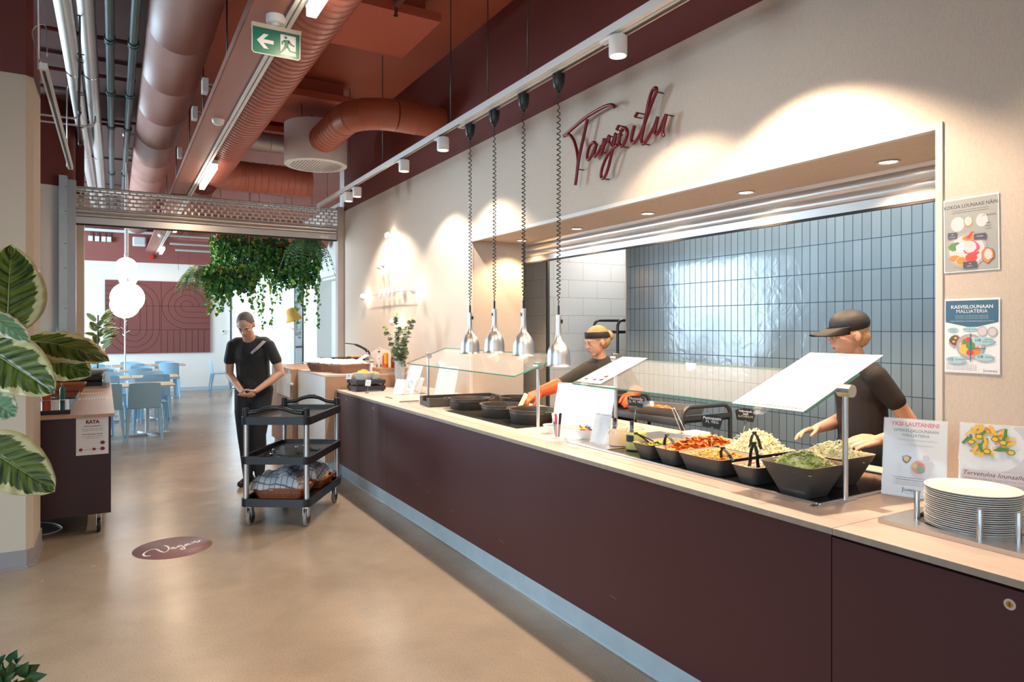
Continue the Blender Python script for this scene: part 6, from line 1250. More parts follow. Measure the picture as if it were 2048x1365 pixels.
# globe pendants
for x, y, z, r, lb in ((.184, 12.4, 2.035, .245, 'biggest glowing globe pendant, overlapping the one below it'), (.172, 14.2, 1.976, .244, 'lowest glowing globe pendant, just behind the biggest'), (.156, 11.5, 2.446, .147, 'topmost glowing globe pendant'), (.198, 12.9, 2.375, .14, 'small glowing globe pendant second from the top')):
    t = thing('globe_pendant', lb, 'pendant lamp', (x, y, z), 'glowing white globe pendants')
    b = MB(); b.sphere((x, y, z), r, 36, 20); obj('globe', b, M_glow2, t, smooth=80)
    b = MB(); b.cyl((x, y, z+r-.004), (x, y, 4.4), .009, 10); b.cyl((x, y, z+r-.01), (x, y, z+r+.05), .03, 16); obj('rod', b, M_whitem, t, smooth=50)
    b = MB(); b.lathe([(.001, 0), (.05, 0), (.05, -.03), (.001, -.03)], (x, y, 4.4), 20); obj('canopy', b, M_white_pl, t)
def coat_stand(x, y, lb, h_=1.86):
    t = thing('coat_stand', lb, 'coat stand', (x, y, 0)); b = MB(); b.cyl((x, y, .02), (x, y, h_), .016, 14); obj('pole', b, M_whitem, t, smooth=50)
    b = MB(); b.lathe([(.001, 0), (.19, 0), (.19, .012), (.02, .022), (.001, .022)], (x, y, 0), 32); obj('base', b, M_whitem, t, smooth=50)
    for k in range(7):
        a = k*2.4+.3; z = h_-.04-k*.07; b = MB(); b.tube([(x, y, z-.02), (x+.085*math.cos(a), y+.085*math.sin(a), z+.03)], [.008, .007], 8); obj('peg', b, M_whitem, t, smooth=50)
coat_stand(.195, 16.1, 'white coat stand with short pegs below the globe pendants'); coat_stand(2.62, 11.75, 'white coat stand carrying a yellow bucket hat')
b = MB(); b.lathe([(.001, .20), (.05, .195), (.085, .16), (.095, .09), (.10, .06), (.135, .0), (.14, -.02)], (0, 0, 0), 30)
for v in b.b.verts: v.co = Matrix.Translation((2.60, 11.68, 1.70)) @ Matrix.Rotation(-.35, 4, 'Y') @ v.co
o = obj('bucket_hat', b, mat('yellow_felt', (.72, .48, .10), .8), smooth=60); o.modifiers.new('s', 'SOLIDIFY').thickness = .004; tag(o, 'yellow bucket hat hanging on the coat stand', 'hat')
# relief artwork: cork panels with grooves
t = thing('relief_panel', 'large dusty red cork panel with grooved arches on the back wall', 'wall panel', (.95, 18.68, .944))
XA, XB, ZA, ZB = -.184, 2.087, .944, 2.690; YF = 18.655
M_cork = mat('red_cork', (.175, .062, .055), .9, noise=.25, nscale=90, bump=.3, bscale=120)
b = MB(); b.box(XA, XB, YF, 18.699, ZA, ZB); obj('cork_board', b, M_cork, t)
b = MB(); sx_ = (XB-XA)/2.0; c1 = XA+(XB-XA)*.518
def groove(P, w_=.009):
    P = [Vector((p[0], YF-.0015, p[1])) for p in P]
    rs = []
    for i, p in enumerate(P):
        d = (P[min(i+1, len(P)-1)]-P[max(i-1, 0)]).normalized(); n_ = Vector((-d.z, 0, d.x))*w_/2; rs.append([p+n_, p-n_])
    b.rings(rs, closed=False, caps=False, smooth=False)
zm1, zm2 = ZA+(ZB-ZA)*.655, ZA+(ZB-ZA)*.325
for z in (zm1, zm2): groove([(XA, z), (XB, z)])
groove([(c1, ZA), (c1, ZB)])
step = .138
def arcp(cx, cz, r, a0, a1, n=22): return [(cx+r*math.cos(a0+(a1-a0)*i/n), cz+r*math.sin(a0+(a1-a0)*i/n)) for i in range(n+1)]
def clipz(P): return [p for p in P if XA <= p[0] <= XB and ZA <= p[1] <= ZB]
cxl = XA+(c1-XA)*.5
for k in range(1, 5):      # U shape bottom left, arch top left
    r = step*k; P = arcp(cxl, zm2, r, PI, 2*PI); P = clipz([(cxl-r, zm1)]+P+[(cxl+r, zm1)]); groove(P)
    P = clipz(arcp(cxl, zm1, r, 0, PI/2)); 
    if len(P) > 2: groove(P)
    z = zm1+step*.85*k
    if z < ZB: groove([(XA, z), (XA+(cxl-XA)*.9, z)])
cxr = c1+(XB-c1)*.52
for k in range(1, 5):      # C shape right
    r = step*k; P = clipz(arcp(cxr, zm1, r, 0, PI)); 
    if len(P) > 2: groove(P)
    P = clipz(arcp(cxr, zm1, r, PI, 1.5*PI)); 
    if len(P) > 2: groove(P+[(XB, P[-1][1])] if P[-1][1] > zm2 else P)
for k in range(1, 8): x = c1+(XB-c1)*k/8; groove([(x, ZA), (x, zm2)])
obj('grooves', b, mat('cork_groove', (.05, .015, .014), .9), t, smooth=-1)
# wall boxes, speaker, alarm
for k, x in enumerate((-.47, -.34, -.21, -.10)):
    b = MB(); b.box(x-.045, x+.045, 18.62, 18.699, 3.58, 3.70); o = obj('junction_box', b, M_white_pl, bevel=.004); tag(o, 'white junction box high on the dining room wall, '+['leftmost', 'second', 'third', 'rightmost'][k]+' of four', 'junction box', 'four boxes high on the back wall')
    b = MB(); b.tube(smooth_path([(x, 18.66, 3.70), (x, 18.66, 3.82), (x+.1, 18.67, 3.9)]), .012, 6); obj('cable', b, M_dgrey, o)
t = thing('wall_speaker', 'white wall speaker high beside the pendants', 'speaker', (.52, 18.5, 3.5)); b = MB(); b.box(.38, .66, 18.42, 18.62, 3.50, 3.72, Matrix.Identity(4)); obj('cabinet', b, M_white_pl, t, bevel=.03); b = MB(); b.box(.41, .63, 18.412, 18.42, 3.53, 3.69); obj('grille', b, mat('grille_grey', (.55, .57, .58), .7), t); b = MB(); b.box(.50, .54, 18.6, 18.70, 3.6, 3.64); obj('bracket', b, M_dgrey, t)
b = MB(); b.lathe([(.001, 0), (.05, 0), (.05, .05), (.001, .05)], (0, 0, 0), 24, Matrix.Translation((.78, 18.70, 3.28)) @ Matrix.Rotation(PI/2, 4, 'X')); o = obj('alarm_sounder', b, mat('alarm_red', (.65, .03, .02), .4), smooth=50); tag(o, 'small round red alarm sounder on the dusty red wall band', 'alarm')
b = MB(); b.box(-1.0, 3.9, 18.50, 18.56, 3.80, 3.86); o = obj('cable_tray', b, M_whitem); tag(o, 'thin pale cable tray along the top of the back wall', 'cable tray')
t = thing('suspended_frame', 'white horizontal tubes hanging left of the planters', 'lighting frame', (1.5, 15.0, 3.4))
for k, z in enumerate((3.38, 3.22, 3.10)): b = MB(); b.cyl((.85+.1*k, 15.0, z), (2.2, 15.0, z), .022, 12); obj('tube', b, M_whitem, t, smooth=50)
b = MB(); b.cyl((2.12, 15.0, 3.0), (2.12, 15.0, 3.62), .10, 20); obj('white_drum', b, M_white_pl, t, smooth=50)
for x in (1.1, 1.3): b = MB(); b.cyl((x, 15.0, 2.7), (x, 15.0, 4.4), .003, 6); obj('wire', b, M_dgrey, t)
b = MB(); b.box(2.36, 2.44, 18.68, 18.70, 1.40, 1.50); o = obj('thermostat', b, M_white_pl, bevel=.004); tag(o, 'small white thermostat on the back wall right of the cork panel', 'thermostat')
q = MB(); q.box(2.38, 2.42, 18.676, 18.68, 1.455, 1.485); obj('display', q, M_blackm, o)
t = thing('wall_socket', 'white double socket with a cable inside the wall niche', 'socket', (4.75, 15, 1.75)); b = MB(); b.box(4.765, 4.78, 15.6, 16.0, 1.66, 1.80); obj('cover', b, M_white_pl, t); b = MB(); b.tube([(4.76, 15.9, 1.68), (4.755, 16.05, 1.2), (4.755, 16.05, .6)], .012, 6); obj('cable', b, M_white_pl, t)
t = thing('green_screen', 'small green screen with a grey frame by the end of the niche', 'screen', (4.2, 13, 1.2)); b = MB(); b.box(3.55, 3.95, 12.2, 12.24, 1.0, 1.42); obj('frame', b, M_shut, t); b = MB(); b.box(3.59, 3.91, 12.19, 12.2, 1.04, 1.38); obj('panel', b, mat('green_panel', (.03, .22, .14), .4), t)
b = MB(); b.cyl((3.75, 12.24, 0), (3.75, 12.24, 1.0), .02, 10); obj('stand', b, M_dgrey, t)
# ================================================================ PLANTS
def ivy_leaf(b, c, d, n_, s_):
    """five-pointed small leaf, bent along the midrib"""
    d = d.normalized(); e = d.cross(n_); e = e.normalized() if e.length > 1e-4 else d.orthogonal().normalized(); n_ = e.cross(d)
    L_ = [c-d*s_*.45, c+e*s_*.42-d*s_*.3+n_*s_*.08, c+e*s_*.36+d*s_*.12+n_*s_*.10, c+d*s_*.62-n_*s_*.12]
    R_ = [c-d*s_*.45, c-e*s_*.42-d*s_*.3+n_*s_*.08, c-e*s_*.36+d*s_*.12+n_*s_*.10, c+d*s_*.62-n_*s_*.12]
    b.poly(L_); b.poly(R_[::-1])
def rv(r, a=1): return Vector((r.uniform(-a, a), r.uniform(-a, a), r.uniform(-a, a)))
def planter(lb, x0, x1, y, z, n, drop, seed, vines, rods=True, wd=.5, up=.25):
    r = random.Random(seed); t = thing('hanging_planter', lb, 'hanging planter', ((x0+x1)/2, y, z), 'red planters hung from the dining room ceiling')
    b = MB(); b.box(x0, x1, y-.14, y+.14, z, z+.03); ring(b, x0, x1, y-.14, y+.14, z+.03, z+.09, .01); obj('red_tray', b, mat('tray_red', (.25, .035, .02), .5), t)
    b = MB()
    for x in (x0+.08, x1-.08): b.cyl((x, y, z+.03), (x, y, 4.4), .004, 6)
    obj('suspension_wires', b, M_dgrey, t)
    b = MB()
    for k in range(n):
        x = x0-.08+(x1-x0+.16)*r.random(); e = min(1, 6*(x-x0+.1)/(x1-x0+.16), 6*(x1+.1-x)/(x1-x0+.16)); cl_ = .5+.5*mnoise.noise(Vector((x*2.3, seed, 1)))
        zz = z+up*e*r.random()**1.2-drop*(.35+.9*cl_)*r.random()**1.15*e; yy = y+r.uniform(-wd/2, wd/2)
        b.mi = 2 if r.random() < .12 else (1 if r.random() < .45 else 0)
        ivy_leaf(b, Vector((x, yy, zz)), rv(r)+Vector((0, -.4, -.9)), rv(r)+Vector((0, -.8, .5)), r.uniform(.055, .095))
    obj('foliage', b, [M_leaf, M_leafd, M_leafy], t, smooth=-1)
    for k in range(vines):
        x = x0+(x1-x0)*r.random(); yy = y-.1+r.uniform(-.15, .1); L_ = drop*r.uniform(.9, 1.6); b = MB(); n_ = int(L_/.045); P = [(x, yy, z)]
        for i in range(n_): P.append((P[-1][0]+r.uniform(-.022, .022), P[-1][1]+r.uniform(-.015, .015), z-L_*(i+1)/n_))
        b.mi = 0; b.tube(P, .0022, 4); vb = MB(); vb.tube(P, .0025, 4)
        b.b.free(); b = MB()
        for p in P: 
            b.mi = 1 if r.random() < .4 else 0; ivy_leaf(b, Vector(p)+rv(r, .025), rv(r)+Vector((0, 0, -1.2)), rv(r)+Vector((0, -1, .3)), r.uniform(.05, .085))
        vb.mi = 0; o = obj('vine_leaves', b, [M_leaf, M_leafy], t, smooth=-1); obj('vine_stem', vb, M_stem, o)
    return t
def fern(lb, c, R_, seed, n=34, m=None, rise=.35):
    r = random.Random(seed); t = thing('fern', lb, 'fern', c, 'ferns in the hanging planters'); b = MB(); st_ = MB()
    for k in range(n):
        a = r.random()*6.28; L_ = R_*r.uniform(.7, 1.1); up = r.uniform(.1, .9)*rise; d = Vector((math.cos(a), math.sin(a), 0)); P = []
        for i in range(17):
            u = i/16; P.append(Vector(c)+d*L_*u*(1-.15*u)+Vector((0, 0, L_*(up*2.2*u-1.35*u*u*(1.0+up*.3)))))
        st_.tube(P, .002, 3, caps=False)
        for i in range(1, 16):
            p = P[i]; tn = (P[i+1]-P[i-1]).normalized(); s_ = tn.cross(Vector((0, 0, 1))).normalized(); w_ = L_*.20*math.sin(PI*min(1, (i/16)**.7*.95+.05))**.8
            for q in (-1, 1):
                e = (s_*q+tn*.45).normalized(); b.mi = r.randrange(2); tip = p+e*w_+Vector((0, 0, -.12*w_)); b.poly([p-tn*L_*.016, p+e*w_*.5-tn*L_*.018, tip, p+e*w_*.5+tn*L_*.018, p+tn*L_*.016])
    obj('fronds', b, m or [M_fern, mat('fern_dark', (.045, .13, .05), .5)], t, smooth=-1); obj('stalks', st_, M_stem, t); return t
planter('ivy-filled red planter high up, left part of the big green mass', 1.62, 2.30, 13.6, 3.16, 1100, .85, 1, 5)
planter('ivy-filled red planter high up in the middle of the green mass', 2.32, 2.95, 13.7, 3.12, 1200, 1.0, 2, 6)
planter('ivy-filled red planter high up, right part below the fern', 2.9, 3.45, 13.6, 3.02, 1000, .95, 3, 6)
planter('lower red planter of ivy left of the curtain', 1.35, 2.12, 12.6, 2.48, 1300, .48, 4, 12, up=.22)
fern('fern with long fronds at the right end of the high planters', (3.12, 12.9, 3.20), .62, 11)
fern('bushy fern at the left end of the lower planter', (1.28, 12.6, 2.58), .42, 12, 46)
fern('small pale fern at the far left of the lower planter', (1.12, 12.55, 2.48), .30, 13, 24, [M_leafy, M_fern], .2)
# big leaf plants
def big_leaf(name, base, tip, wd, nrm, m, par, fold=.25, droop=.10, roll=0, curl=0, seed=0, stalk=None):
    B, T_ = Vector(base), Vector(tip); d = (T_-B); L_ = d.length; d.normalize(); nrm = Vector(nrm); nrm = (nrm-d*nrm.dot(d)).normalized(); s_ = d.cross(nrm)
    NV, NU = 22, 12; bm = bmesh.new(); uvl = bm.loops.layers.uv.new('UVMap'); g = []
    for i in range(NV+1):
        v = i/NV; w_ = wd/2*(math.sin(PI*(v**.82))**.62 if 0 < v < 1 else 0)*(1-.12*v); 
        if v > .93: w_ *= .9
        row = []
        for j in range(NU+1):
            u = 2*j/NU-1; p = B+d*L_*v+s_*w_*u+nrm*(abs(u)*w_*fold-(abs(u)**3)*w_*curl)+nrm*(droop*L_*(v*(1-v)*4*.5))+nrm*.0035*math.sin(v*38-abs(u)*5)*abs(u)*(1-abs(u)*.3)
            row.append(bm.verts.new(p))
        g.append(row)
    for i in range(NV):
        for j in range(NU):
            f = bm.faces.new((g[i][j], g[i][j+1], g[i+1][j+1], g[i+1][j])); f.smooth = True
            for l, (a, c) in zip(f.loops, ((j, i), (j+1, i), (j+1, i+1), (j, i+1))): l[uvl].uv = (a/NU, c/NV)
    q = MB(); q.b.free(); q.b = bm; o = obj(name, q, m, par, smooth=-1); sm = o.modifiers.new('s', 'SOLIDIFY'); sm.thickness = .0012
    b = MB(); P = [B+d*L_*v+nrm*(droop*L_*(v*(1-v)*4*.5)-.001) for v in [i/10 for i in range(11)]]; b.tube(P, [.0034*(1-.8*i/10) for i in range(11)], 6); obj('midrib', b, mat('midrib', (.16, .17, .05), .5), o, smooth=60)
    return o
t = thing('rubber_plant', 'big variegated rubber plant reaching in from the left edge, green leaves with cream borders', 'plant', (-.36, 2.34, 0))
for nm, base, tip, wd, nrm, fold, droop, m_ in (
    ('L1', (-.248, 2.274, 1.544), (-.248, 2.344, 1.791), .184, (.05, -1, .1), .05, .03, M_rub),
    ('L2', (-.225, 2.192, 1.525), (-.011, 2.09, 1.473), .150, (-.1, -.50, .86), -.10, .16, M_rub),
    ('L3', (-.223, 2.422, 1.508), (-.058, 2.349, 1.419), .146, (0, -.9, .35), .1, .05, M_rub),
    ('L4', (-.286, 2.135, 1.52), (-.124, 1.994, 1.40), .150, (-.25, -.9, .35), .05, .08, M_rub),
    ('L5', (-.287, 2.089, 1.606), (-.171, 1.952, 1.527), .070, (.2, -.8, .5), -.1, .05, M_rub2),
    ('L6', (-.301, 2.189, 1.389), (-.218, 2.165, 1.333), .097, (0, -.9, .4), .1, .05, M_rub2),
    ('L7', (-.303, 2.167, 1.278), (-.13, 2.09, 1.142), .150, (-.2, -.9, .35), .05, .08, M_rub),
    ('L8', (-.40, 2.40, 1.62), (-.52, 2.35, 1.84), .16, (.1, -.9, .3), .1, .05, M_rub),
    ('L9', (-.40, 2.42, 1.30), (-.60, 2.30, 1.22), .15, (0, -.8, .5), .1, .08, M_rub)):
    big_leaf('leaf', base, tip, wd, nrm, m_, t, fold, droop)
b = MB(); top = Vector((-.262, 2.29, 1.545)); b.tube(smooth_path([(-.42, 2.56, .30), (-.37, 2.47, 1.0), (-.325, 2.40, 1.40), top, (-.255, 2.28, 1.60)]), .008, 8)
for q in ((-.248, 2.274, 1.544), (-.225, 2.192, 1.525), (-.223, 2.422, 1.508), (-.286, 2.135, 1.52)): b.tube([(-.30, 2.36, 1.46), q], .0042, 6)
for q in ((-.303, 2.167, 1.278), (-.301, 2.189, 1.389), (-.40, 2.42, 1.30)): b.tube([(-.355, 2.44, 1.15), q], .0042, 6)
for q in ((-.287, 2.089, 1.606), (-.40, 2.40, 1.62)): b.tube([(-.30, 2.36, 1.46), q], .0042, 6)
obj('stem', b, M_bark, t, smooth=60)
b = MB(); b.lathe([(.001, 0), (.15, 0), (.19, .32), (.175, .32), (.17, .28), (.001, .28)], (-.46, 2.60, 0), 32); obj('pot', b, M_dgrey, t, smooth=50)
t = thing('ivy_bush', 'dark green ivy bush cut by the bottom left corner', 'plant', (-.34, 2.40, 0))
b = MB(); r = random.Random(77)
for k in range(230):
    c = Vector((-.335, 2.42, .52))+rv(r).normalized()*r.uniform(.03, .14); d = (c-Vector((-.335, 2.42, .45))).normalized()+rv(r, .4); b.mi = 1 if r.random() < .5 else 0
    ivy_leaf(b, c, d, rv(r)+Vector((.2, -.6, .8)), r.uniform(.035, .055))
obj('foliage', b, [M_leafd, mat('ivy_dark', (.04, .075, .02), .45)], t, smooth=-1)
b = MB(); b.lathe([(.001, 0), (.10, 0), (.12, .40), (.11, .40), (.105, .37), (.001, .37)], (-.36, 2.46, 0), 32); obj('pot', b, M_dgrey, t, smooth=50)
b = MB(); b.cyl((-.36, 2.46, .35), (-.34, 2.42, .5), .008, 6); obj('stem', b, M_bark, t)
# dining room plants
t = thing('rubber_plant', 'smaller variegated rubber plant in the dining room before the cork panel', 'plant', (-.25, 13.9, 0)); r = random.Random(5)
for k in range(30):
    a = r.random()*6.28; z = 1.12+.62*k/30; L_ = r.uniform(.20, .27); el = r.uniform(.1, .9); c = Vector((-.24+.03*math.cos(a), 13.9+.03*math.sin(a), z)); d = Vector((math.cos(a), math.sin(a)*.8, el)).normalized()
    big_leaf('leaf', c+d*.05, c+d*(.05+L_), .13, Vector((0, -.5, 1)), M_rub2 if k % 2 else M_rub, t, .1, .1)
b = MB(); b.cyl((-.25, 13.9, .3), (-.24, 13.9, 1.78), .012, 8); obj('stem', b, M_bark, t)
b = MB(); b.lathe([(.001, 0), (.14, 0), (.18, .34), (.165, .34), (.16, .3), (.001, .3)], (-.25, 13.9, 0), 28); obj('pot', b, M_white_pl, t, smooth=50)
t = thing('potted_grass', 'pale bluish grass plant in a tall pot before the round column', 'plant', (-.62, 9.66, 0)); b = MB(); r = random.Random(15)
for k in range(150):
    a = r.random()*6.28; L_ = r.uniform(.16, .30); d = Vector((math.cos(a), math.sin(a), 0)); ln = r.uniform(.05, .5); c = Vector((-.62, 9.66, 1.32))+d*r.random()*.10; s_ = Vector((-d.y, d.x, 0))*.004
    P = [c+d*ln*L_*u*u*1.2+Vector((0, 0, L_*(u-.25*u*u*ln*2))) for u in (0, .35, .7, 1)]; b.rings([[p-s_*(1.1-u), p+s_*(1.1-u)] for p, u in zip(P, (0, .3, .6, 1))], closed=False, caps=False)
obj('blades', b, mat('blue_grass', (.22, .45, .36), .5), t, smooth=-1)
b = MB(); b.lathe([(.001, 0), (.13, 0), (.16, 1.33), (.145, 1.33), (.14, 1.29), (.001, 1.29)], (-.62, 9.66, 0), 28); obj('pot', b, M_white_pl, t, smooth=50)
# ================================================================ KITCHEN EQUIPMENT
t = thing('kitchen_trolley', 'dark grey kitchen trolley with rounded tube ends behind the salads', 'trolley', (3.45, 3.8, 0))
def uframe(x0, x1, y, z1, r=.07, wd=.03):
    P = [(x0, y, 0)]+[(x0, y, z1-r)]+[(x0+r-r*math.cos(a), y, z1-r+r*math.sin(a)) for a in [PI/2*i/6 for i in range(7)]]+[(x1-r+r*math.sin(a), y, z1-r+r*math.cos(a)) for a in [PI/2*i/6 for i in range(7)]]+[(x1, y, 0)]
    b = MB(); b.tube(P, wd/2, 12); return b
for y in (3.30, 4.12): obj('end_frame', uframe(3.215, 3.66, y, 1.035), M_dgrey, t, smooth=50)
b = MB(); b.box(3.22, 3.655, 3.285, 3.315, .95, .98); obj('cross_rail', b, M_dgrey, t)
for z in (.93, .45): b = MB(); b.box(3.20, 3.675, 3.30, 4.13, z, z+.018); b.box(3.195, 3.205, 3.30, 4.13, z-.02, z+.022); obj('shelf', b, M_dgrey, t)
t = thing('steel_tray', 'steel baking tray with browned pieces on the kitchen trolley', 'tray', (3.45, 3.75, .949)); Mt = Matrix.Translation((3.42, 3.68, .949)) @ Matrix.Rotation(.25, 4, 'Z')
b = MB(); b.rings([[Mt @ Vector(p) for p in rrect(-.15, .15, -.22, .22, .03, 0)], [Mt @ Vector(p) for p in rrect(-.165, .165, -.235, .235, .035, .055)], [Mt @ Vector(p) for p in rrect(-.175, .175, -.245, .245, .035, .056)], [Mt @ Vector(p) for p in rrect(-.160, .160, -.230, .230, .03, .050)], [Mt @ Vector(p) for p in rrect(-.145, .145, -.215, .215, .03, .004)]], caps=False); b.poly([Mt @ Vector(p) for p in rrect(-.145, .145, -.215, .215, .03, .004)]); obj('pan', b, M_steel, t, smooth=40)
food('roast_vegetables', 'browned roast pieces in the steel tray on the kitchen trolley', 'food', 3.33, 3.50, 3.60, 3.86, .962, .03, 130, 'chunk', [F('roast', (.50, .20, .03)), F('roast_dark', (.28, .10, .02))], .026, 31)
t = thing('kitchen_rack', 'tall grey tray rack standing behind the end of the tiled wall', 'rack', (4.6, 5.6, 0))
obj('end_frame', uframe(4.50, 5.0, 5.55, 1.64, .07, .03), M_dgrey, t, smooth=50); obj('end_frame', uframe(4.50, 5.0, 5.95, 1.64, .07, .03), M_dgrey, t, smooth=50)
for z in (1.50, 1.20, .9, .5): b = MB(); b.box(4.50, 5.0, 5.56, 5.94, z, z+.03); obj('shelf', b, M_dgrey, t)
t = thing('wall_dispenser', 'small beige dispenser box on the white tiled wall', 'dispenser', (4.05, 6.6, 1.6)); b = MB(); b.box(4.02, 4.139, 6.75, 7.0, 1.50, 1.66); obj('housing', b, M_cream, t, bevel=.01); b = MB(); b.box(4.05, 4.07, 6.70, 6.75, 1.48, 1.60); b.cyl((4.06, 6.72, 1.48), (4.06, 6.72, 1.40), .006, 6); obj('lever', b, M_dgrey, t)
t = thing('whisk_tongs', 'thin steel tongs leaning behind the carrot bowl', 'tongs', (3.0, 3.1, CT))
for dy, tp in ((0, (2.99, 3.16, 1.06)), (-.04, (3.0, 3.15, 1.065))): b = MB(); b.cyl((3.0, 3.08+dy, CT), tp, .003, 6); obj('arm', b, M_steel, t)
t = thing('steel_platter', 'small grey platter and paper behind the pickle bowl', 'platter', (2.8, 3.0, CT)); b = MB(); b.box(2.935, 3.06, 2.62, 3.06, CT, CT+.012); obj('platter', b, M_steel, t, bevel=.004); b = MB(); b.box(2.95, 3.05, 2.9, 3.02, CT+.012, CT+.03); obj('folded_paper', b, M_paper, t)
# ================================================================ PEOPLE
def blob(name, prims, vox, m, par, T, sm=3, kindmat=None):
    b = MB()
    for p in prims:
        if p[0] == 'c':
            _, a, ra, c, rc = p; a, c = Vector(a), Vector(c); d = c-a; L_ = d.length; d = d.normalized() if L_ > 1e-6 else Vector((0, 0, 1)); P = []; R = []
            for i in range(6): q = PI/2*i/5; P.append(a-d*ra*math.cos(q)); R.append(max(ra*math.sin(q), ra*.02))
            for i in range(6): q = PI/2*(1-i/5); P.append(c+d*rc*math.cos(q)); R.append(max(rc*math.sin(q), rc*.02))
            b.tube(P, R, 16)
        else:
            _, c, rad = p[:3]; Q = p[3] if len(p) > 3 else Matrix.Identity(4); rs = []
            for i in range(13):
                q = -PI/2+PI*i/12; cr = max(math.cos(q), .02); rs.append([Vector(c)+(Q @ Vector((rad[0]*cr*math.cos(2*PI*k/20), rad[1]*cr*math.sin(2*PI*k/20), rad[2]*math.sin(q)))) for k in range(20)])
            b.rings(rs)
    bmesh.ops.recalc_face_normals(b.b, faces=b.b.faces)
    me = bpy.data.meshes.new('tmp'); b.b.to_mesh(me); b.b.free(); o = bpy.data.objects.new('tmp', me); COL.objects.link(o)
    r = o.modifiers.new('r', 'REMESH'); r.mode = 'VOXEL'; r.voxel_size = vox; s_ = o.modifiers.new('s', 'SMOOTH'); s_.iterations = sm; s_.factor = .5
    dg = bpy.context.evaluated_depsgraph_get(); dg.update(); me2 = bpy.data.meshes.new_from_object(o.evaluated_get(dg)); bpy.data.objects.remove(o); bpy.data.meshes.remove(me)
    q = MB(); q.b.free(); q.b = bmesh.new(); q.b.from_mesh(me2); bpy.data.meshes.remove(me2); q.b.transform(T)
    for f in q.b.faces: f.smooth = True
    return obj(name, q, m, par, smooth=-1)
def hand(wr, d, n_, side, curl=.5, s_=1.0):
    """prims of a hand: wr wrist, d towards the fingers, n_ palm normal, side +-1 = where the thumb is (d x n)"""
    wr, d, n_ = Vector(wr), Vector(d).normalized(), Vector(n_); n_ = (n_-d*n_.dot(d)).normalized(); e = d.cross(n_)*side; P = []
    for k, (off, l0, ln, r_) in enumerate(((.030, .088, .078, .0088), (.010, .092, .086, .009), (-.011, .088, .080, .0087), (-.031, .080, .064, .0080))):
        b0 = wr+(d*.012+e*off*.55)*s_; kn = wr+(d*l0+e*off)*s_; P.append(('c', b0, .0135*s_, kn, .0115*s_)); p = kn; a = curl*.5
        for j, fr in enumerate((.45, .32, .23)):
            a2 = a+curl*(.55*j); dd = (d*math.cos(a2)+n_*math.sin(a2)+e*off*1.2).normalized(); q = p+dd*ln*fr*s_; P.append(('c', p, r_*(1-.07*j)*s_, q, r_*(.93-.08*j)*s_)); p = q; 
    t0 = wr+(d*.025+e*.026)*s_; t1 = t0+(d*.030+e*.026+n_*.012)*s_; t2 = t1+(d*.032+e*.010+n_*.016*curl*2)*s_; t3 = t2+(d*.026+n_*.012*curl*2)*s_
    P += [('c', t0, .0135*s_, t1, .0115*s_), ('c', t1, .011*s_, t2, .0098*s_), ('c', t2, .0097*s_, t3, .0085*s_), ('c', wr-d*.02*s_, .020*s_, wr+d*.02*s_, .021*s_)]
    return P
def head_prims(c, fw, up, s_=1.0):
    """skull, jaw, nose, ears, brow, lips around centre c; fw face direction"""
    c, fw, up = Vector(c), Vector(fw).normalized(), Vector(up); up = (up-fw*up.dot(fw)).normalized(); sd = fw.cross(up); Q = Matrix((sd, fw, up)).transposed().to_4x4()
    at = lambda x, y, z: c+(sd*x+fw*y+up*z)*s_
    P = [('e', at(0, -.012, .022), (.074*s_, .094*s_, .092*s_), Q), ('e', at(0, .022, -.030), (.058*s_, .066*s_, .078*s_), Q), ('e', at(0, .052, -.088), (.030*s_, .026*s_, .022*s_), Q),
         ('c', at(0, .086, .012), .009*s_, at(0, .100, -.024), .0100*s_), ('e', at(.011, .092, -.027), (.0075*s_,)*3, Q), ('e', at(-.011, .092, -.027), (.0075*s_,)*3, Q),
         ('c', at(-.035, .078, .022), .009*s_, at(.035, .078, .022), .009*s_), ('c', at(-.018, .080, -.056), .0065*s_, at(.018, .080, -.056), .0065*s_), ('c', at(-.015, .078, -.066), .0070*s_, at(.015, .078, -.066), .0070*s_),
         ('e', at(.032, .050, -.024), (.022*s_, .022*s_, .024*s_), Q), ('e', at(-.032, .050, -.024), (.022*s_, .022*s_, .024*s_), Q)]
    for q in (-1, 1): P += [('e', at(q*.030, .073, .013), (.015*s_, .010*s_, .007*s_), Q), ('e', at(q*.030, .072, -.006), (.014*s_, .009*s_, .005*s_), Q)]
    for q in (-1, 1): P.append(('e', at(q*.076, -.008, -.008), (.009*s_, .018*s_, .030*s_), Q))
    return P, at, Q, sd, fw, up
M_eye = mat('eye_white', (.45, .42, .40), .5)
def face_bits(t, at, T, s_=1.0, brow=M_hair):
    for q in (-1, 1):
        b = MB(); b.sphere(at(q*.030, .0715, .004), .0105*s_, 14, 10); b.b.transform(T); e = obj('eye', b, M_eye, t, smooth=80)
        b = MB(); b.sphere(at(q*.030, .0770, .003), .0062*s_, 12, 8); b.b.transform(T); obj('iris', b, M_blackm, e, smooth=80)
        b = MB(); b.tube([at(q*.014, .088, .022), at(q*.030, .088, .028), at(q*.046, .078, .022)], .0032*s_, 6); b.b.transform(T); obj('eyebrow', b, brow, t, smooth=80)
    b = MB(); b.tube([at(-.017, .081, -.058), at(-.007, .0865, -.0585), at(.007, .0865, -.0585), at(.017, .081, -.058)], [.0015*s_, .0045*s_, .0045*s_, .0015*s_], 8); b.b.transform(T); obj('lips', b, mat('lips', (.45, .13, .10), .4), t, smooth=80)
def limb(pts): return [('c', a[0], a[1], c[0], c[1]) for a, c in zip(pts, pts[1:])]
def grow(P, g): return [(p[0], p[1], p[2]+g, p[3], p[4]+g) if p[0] == 'c' else (p[0], p[1], tuple(r+g for r in p[2]))+tuple(p[3:]) for p in P]
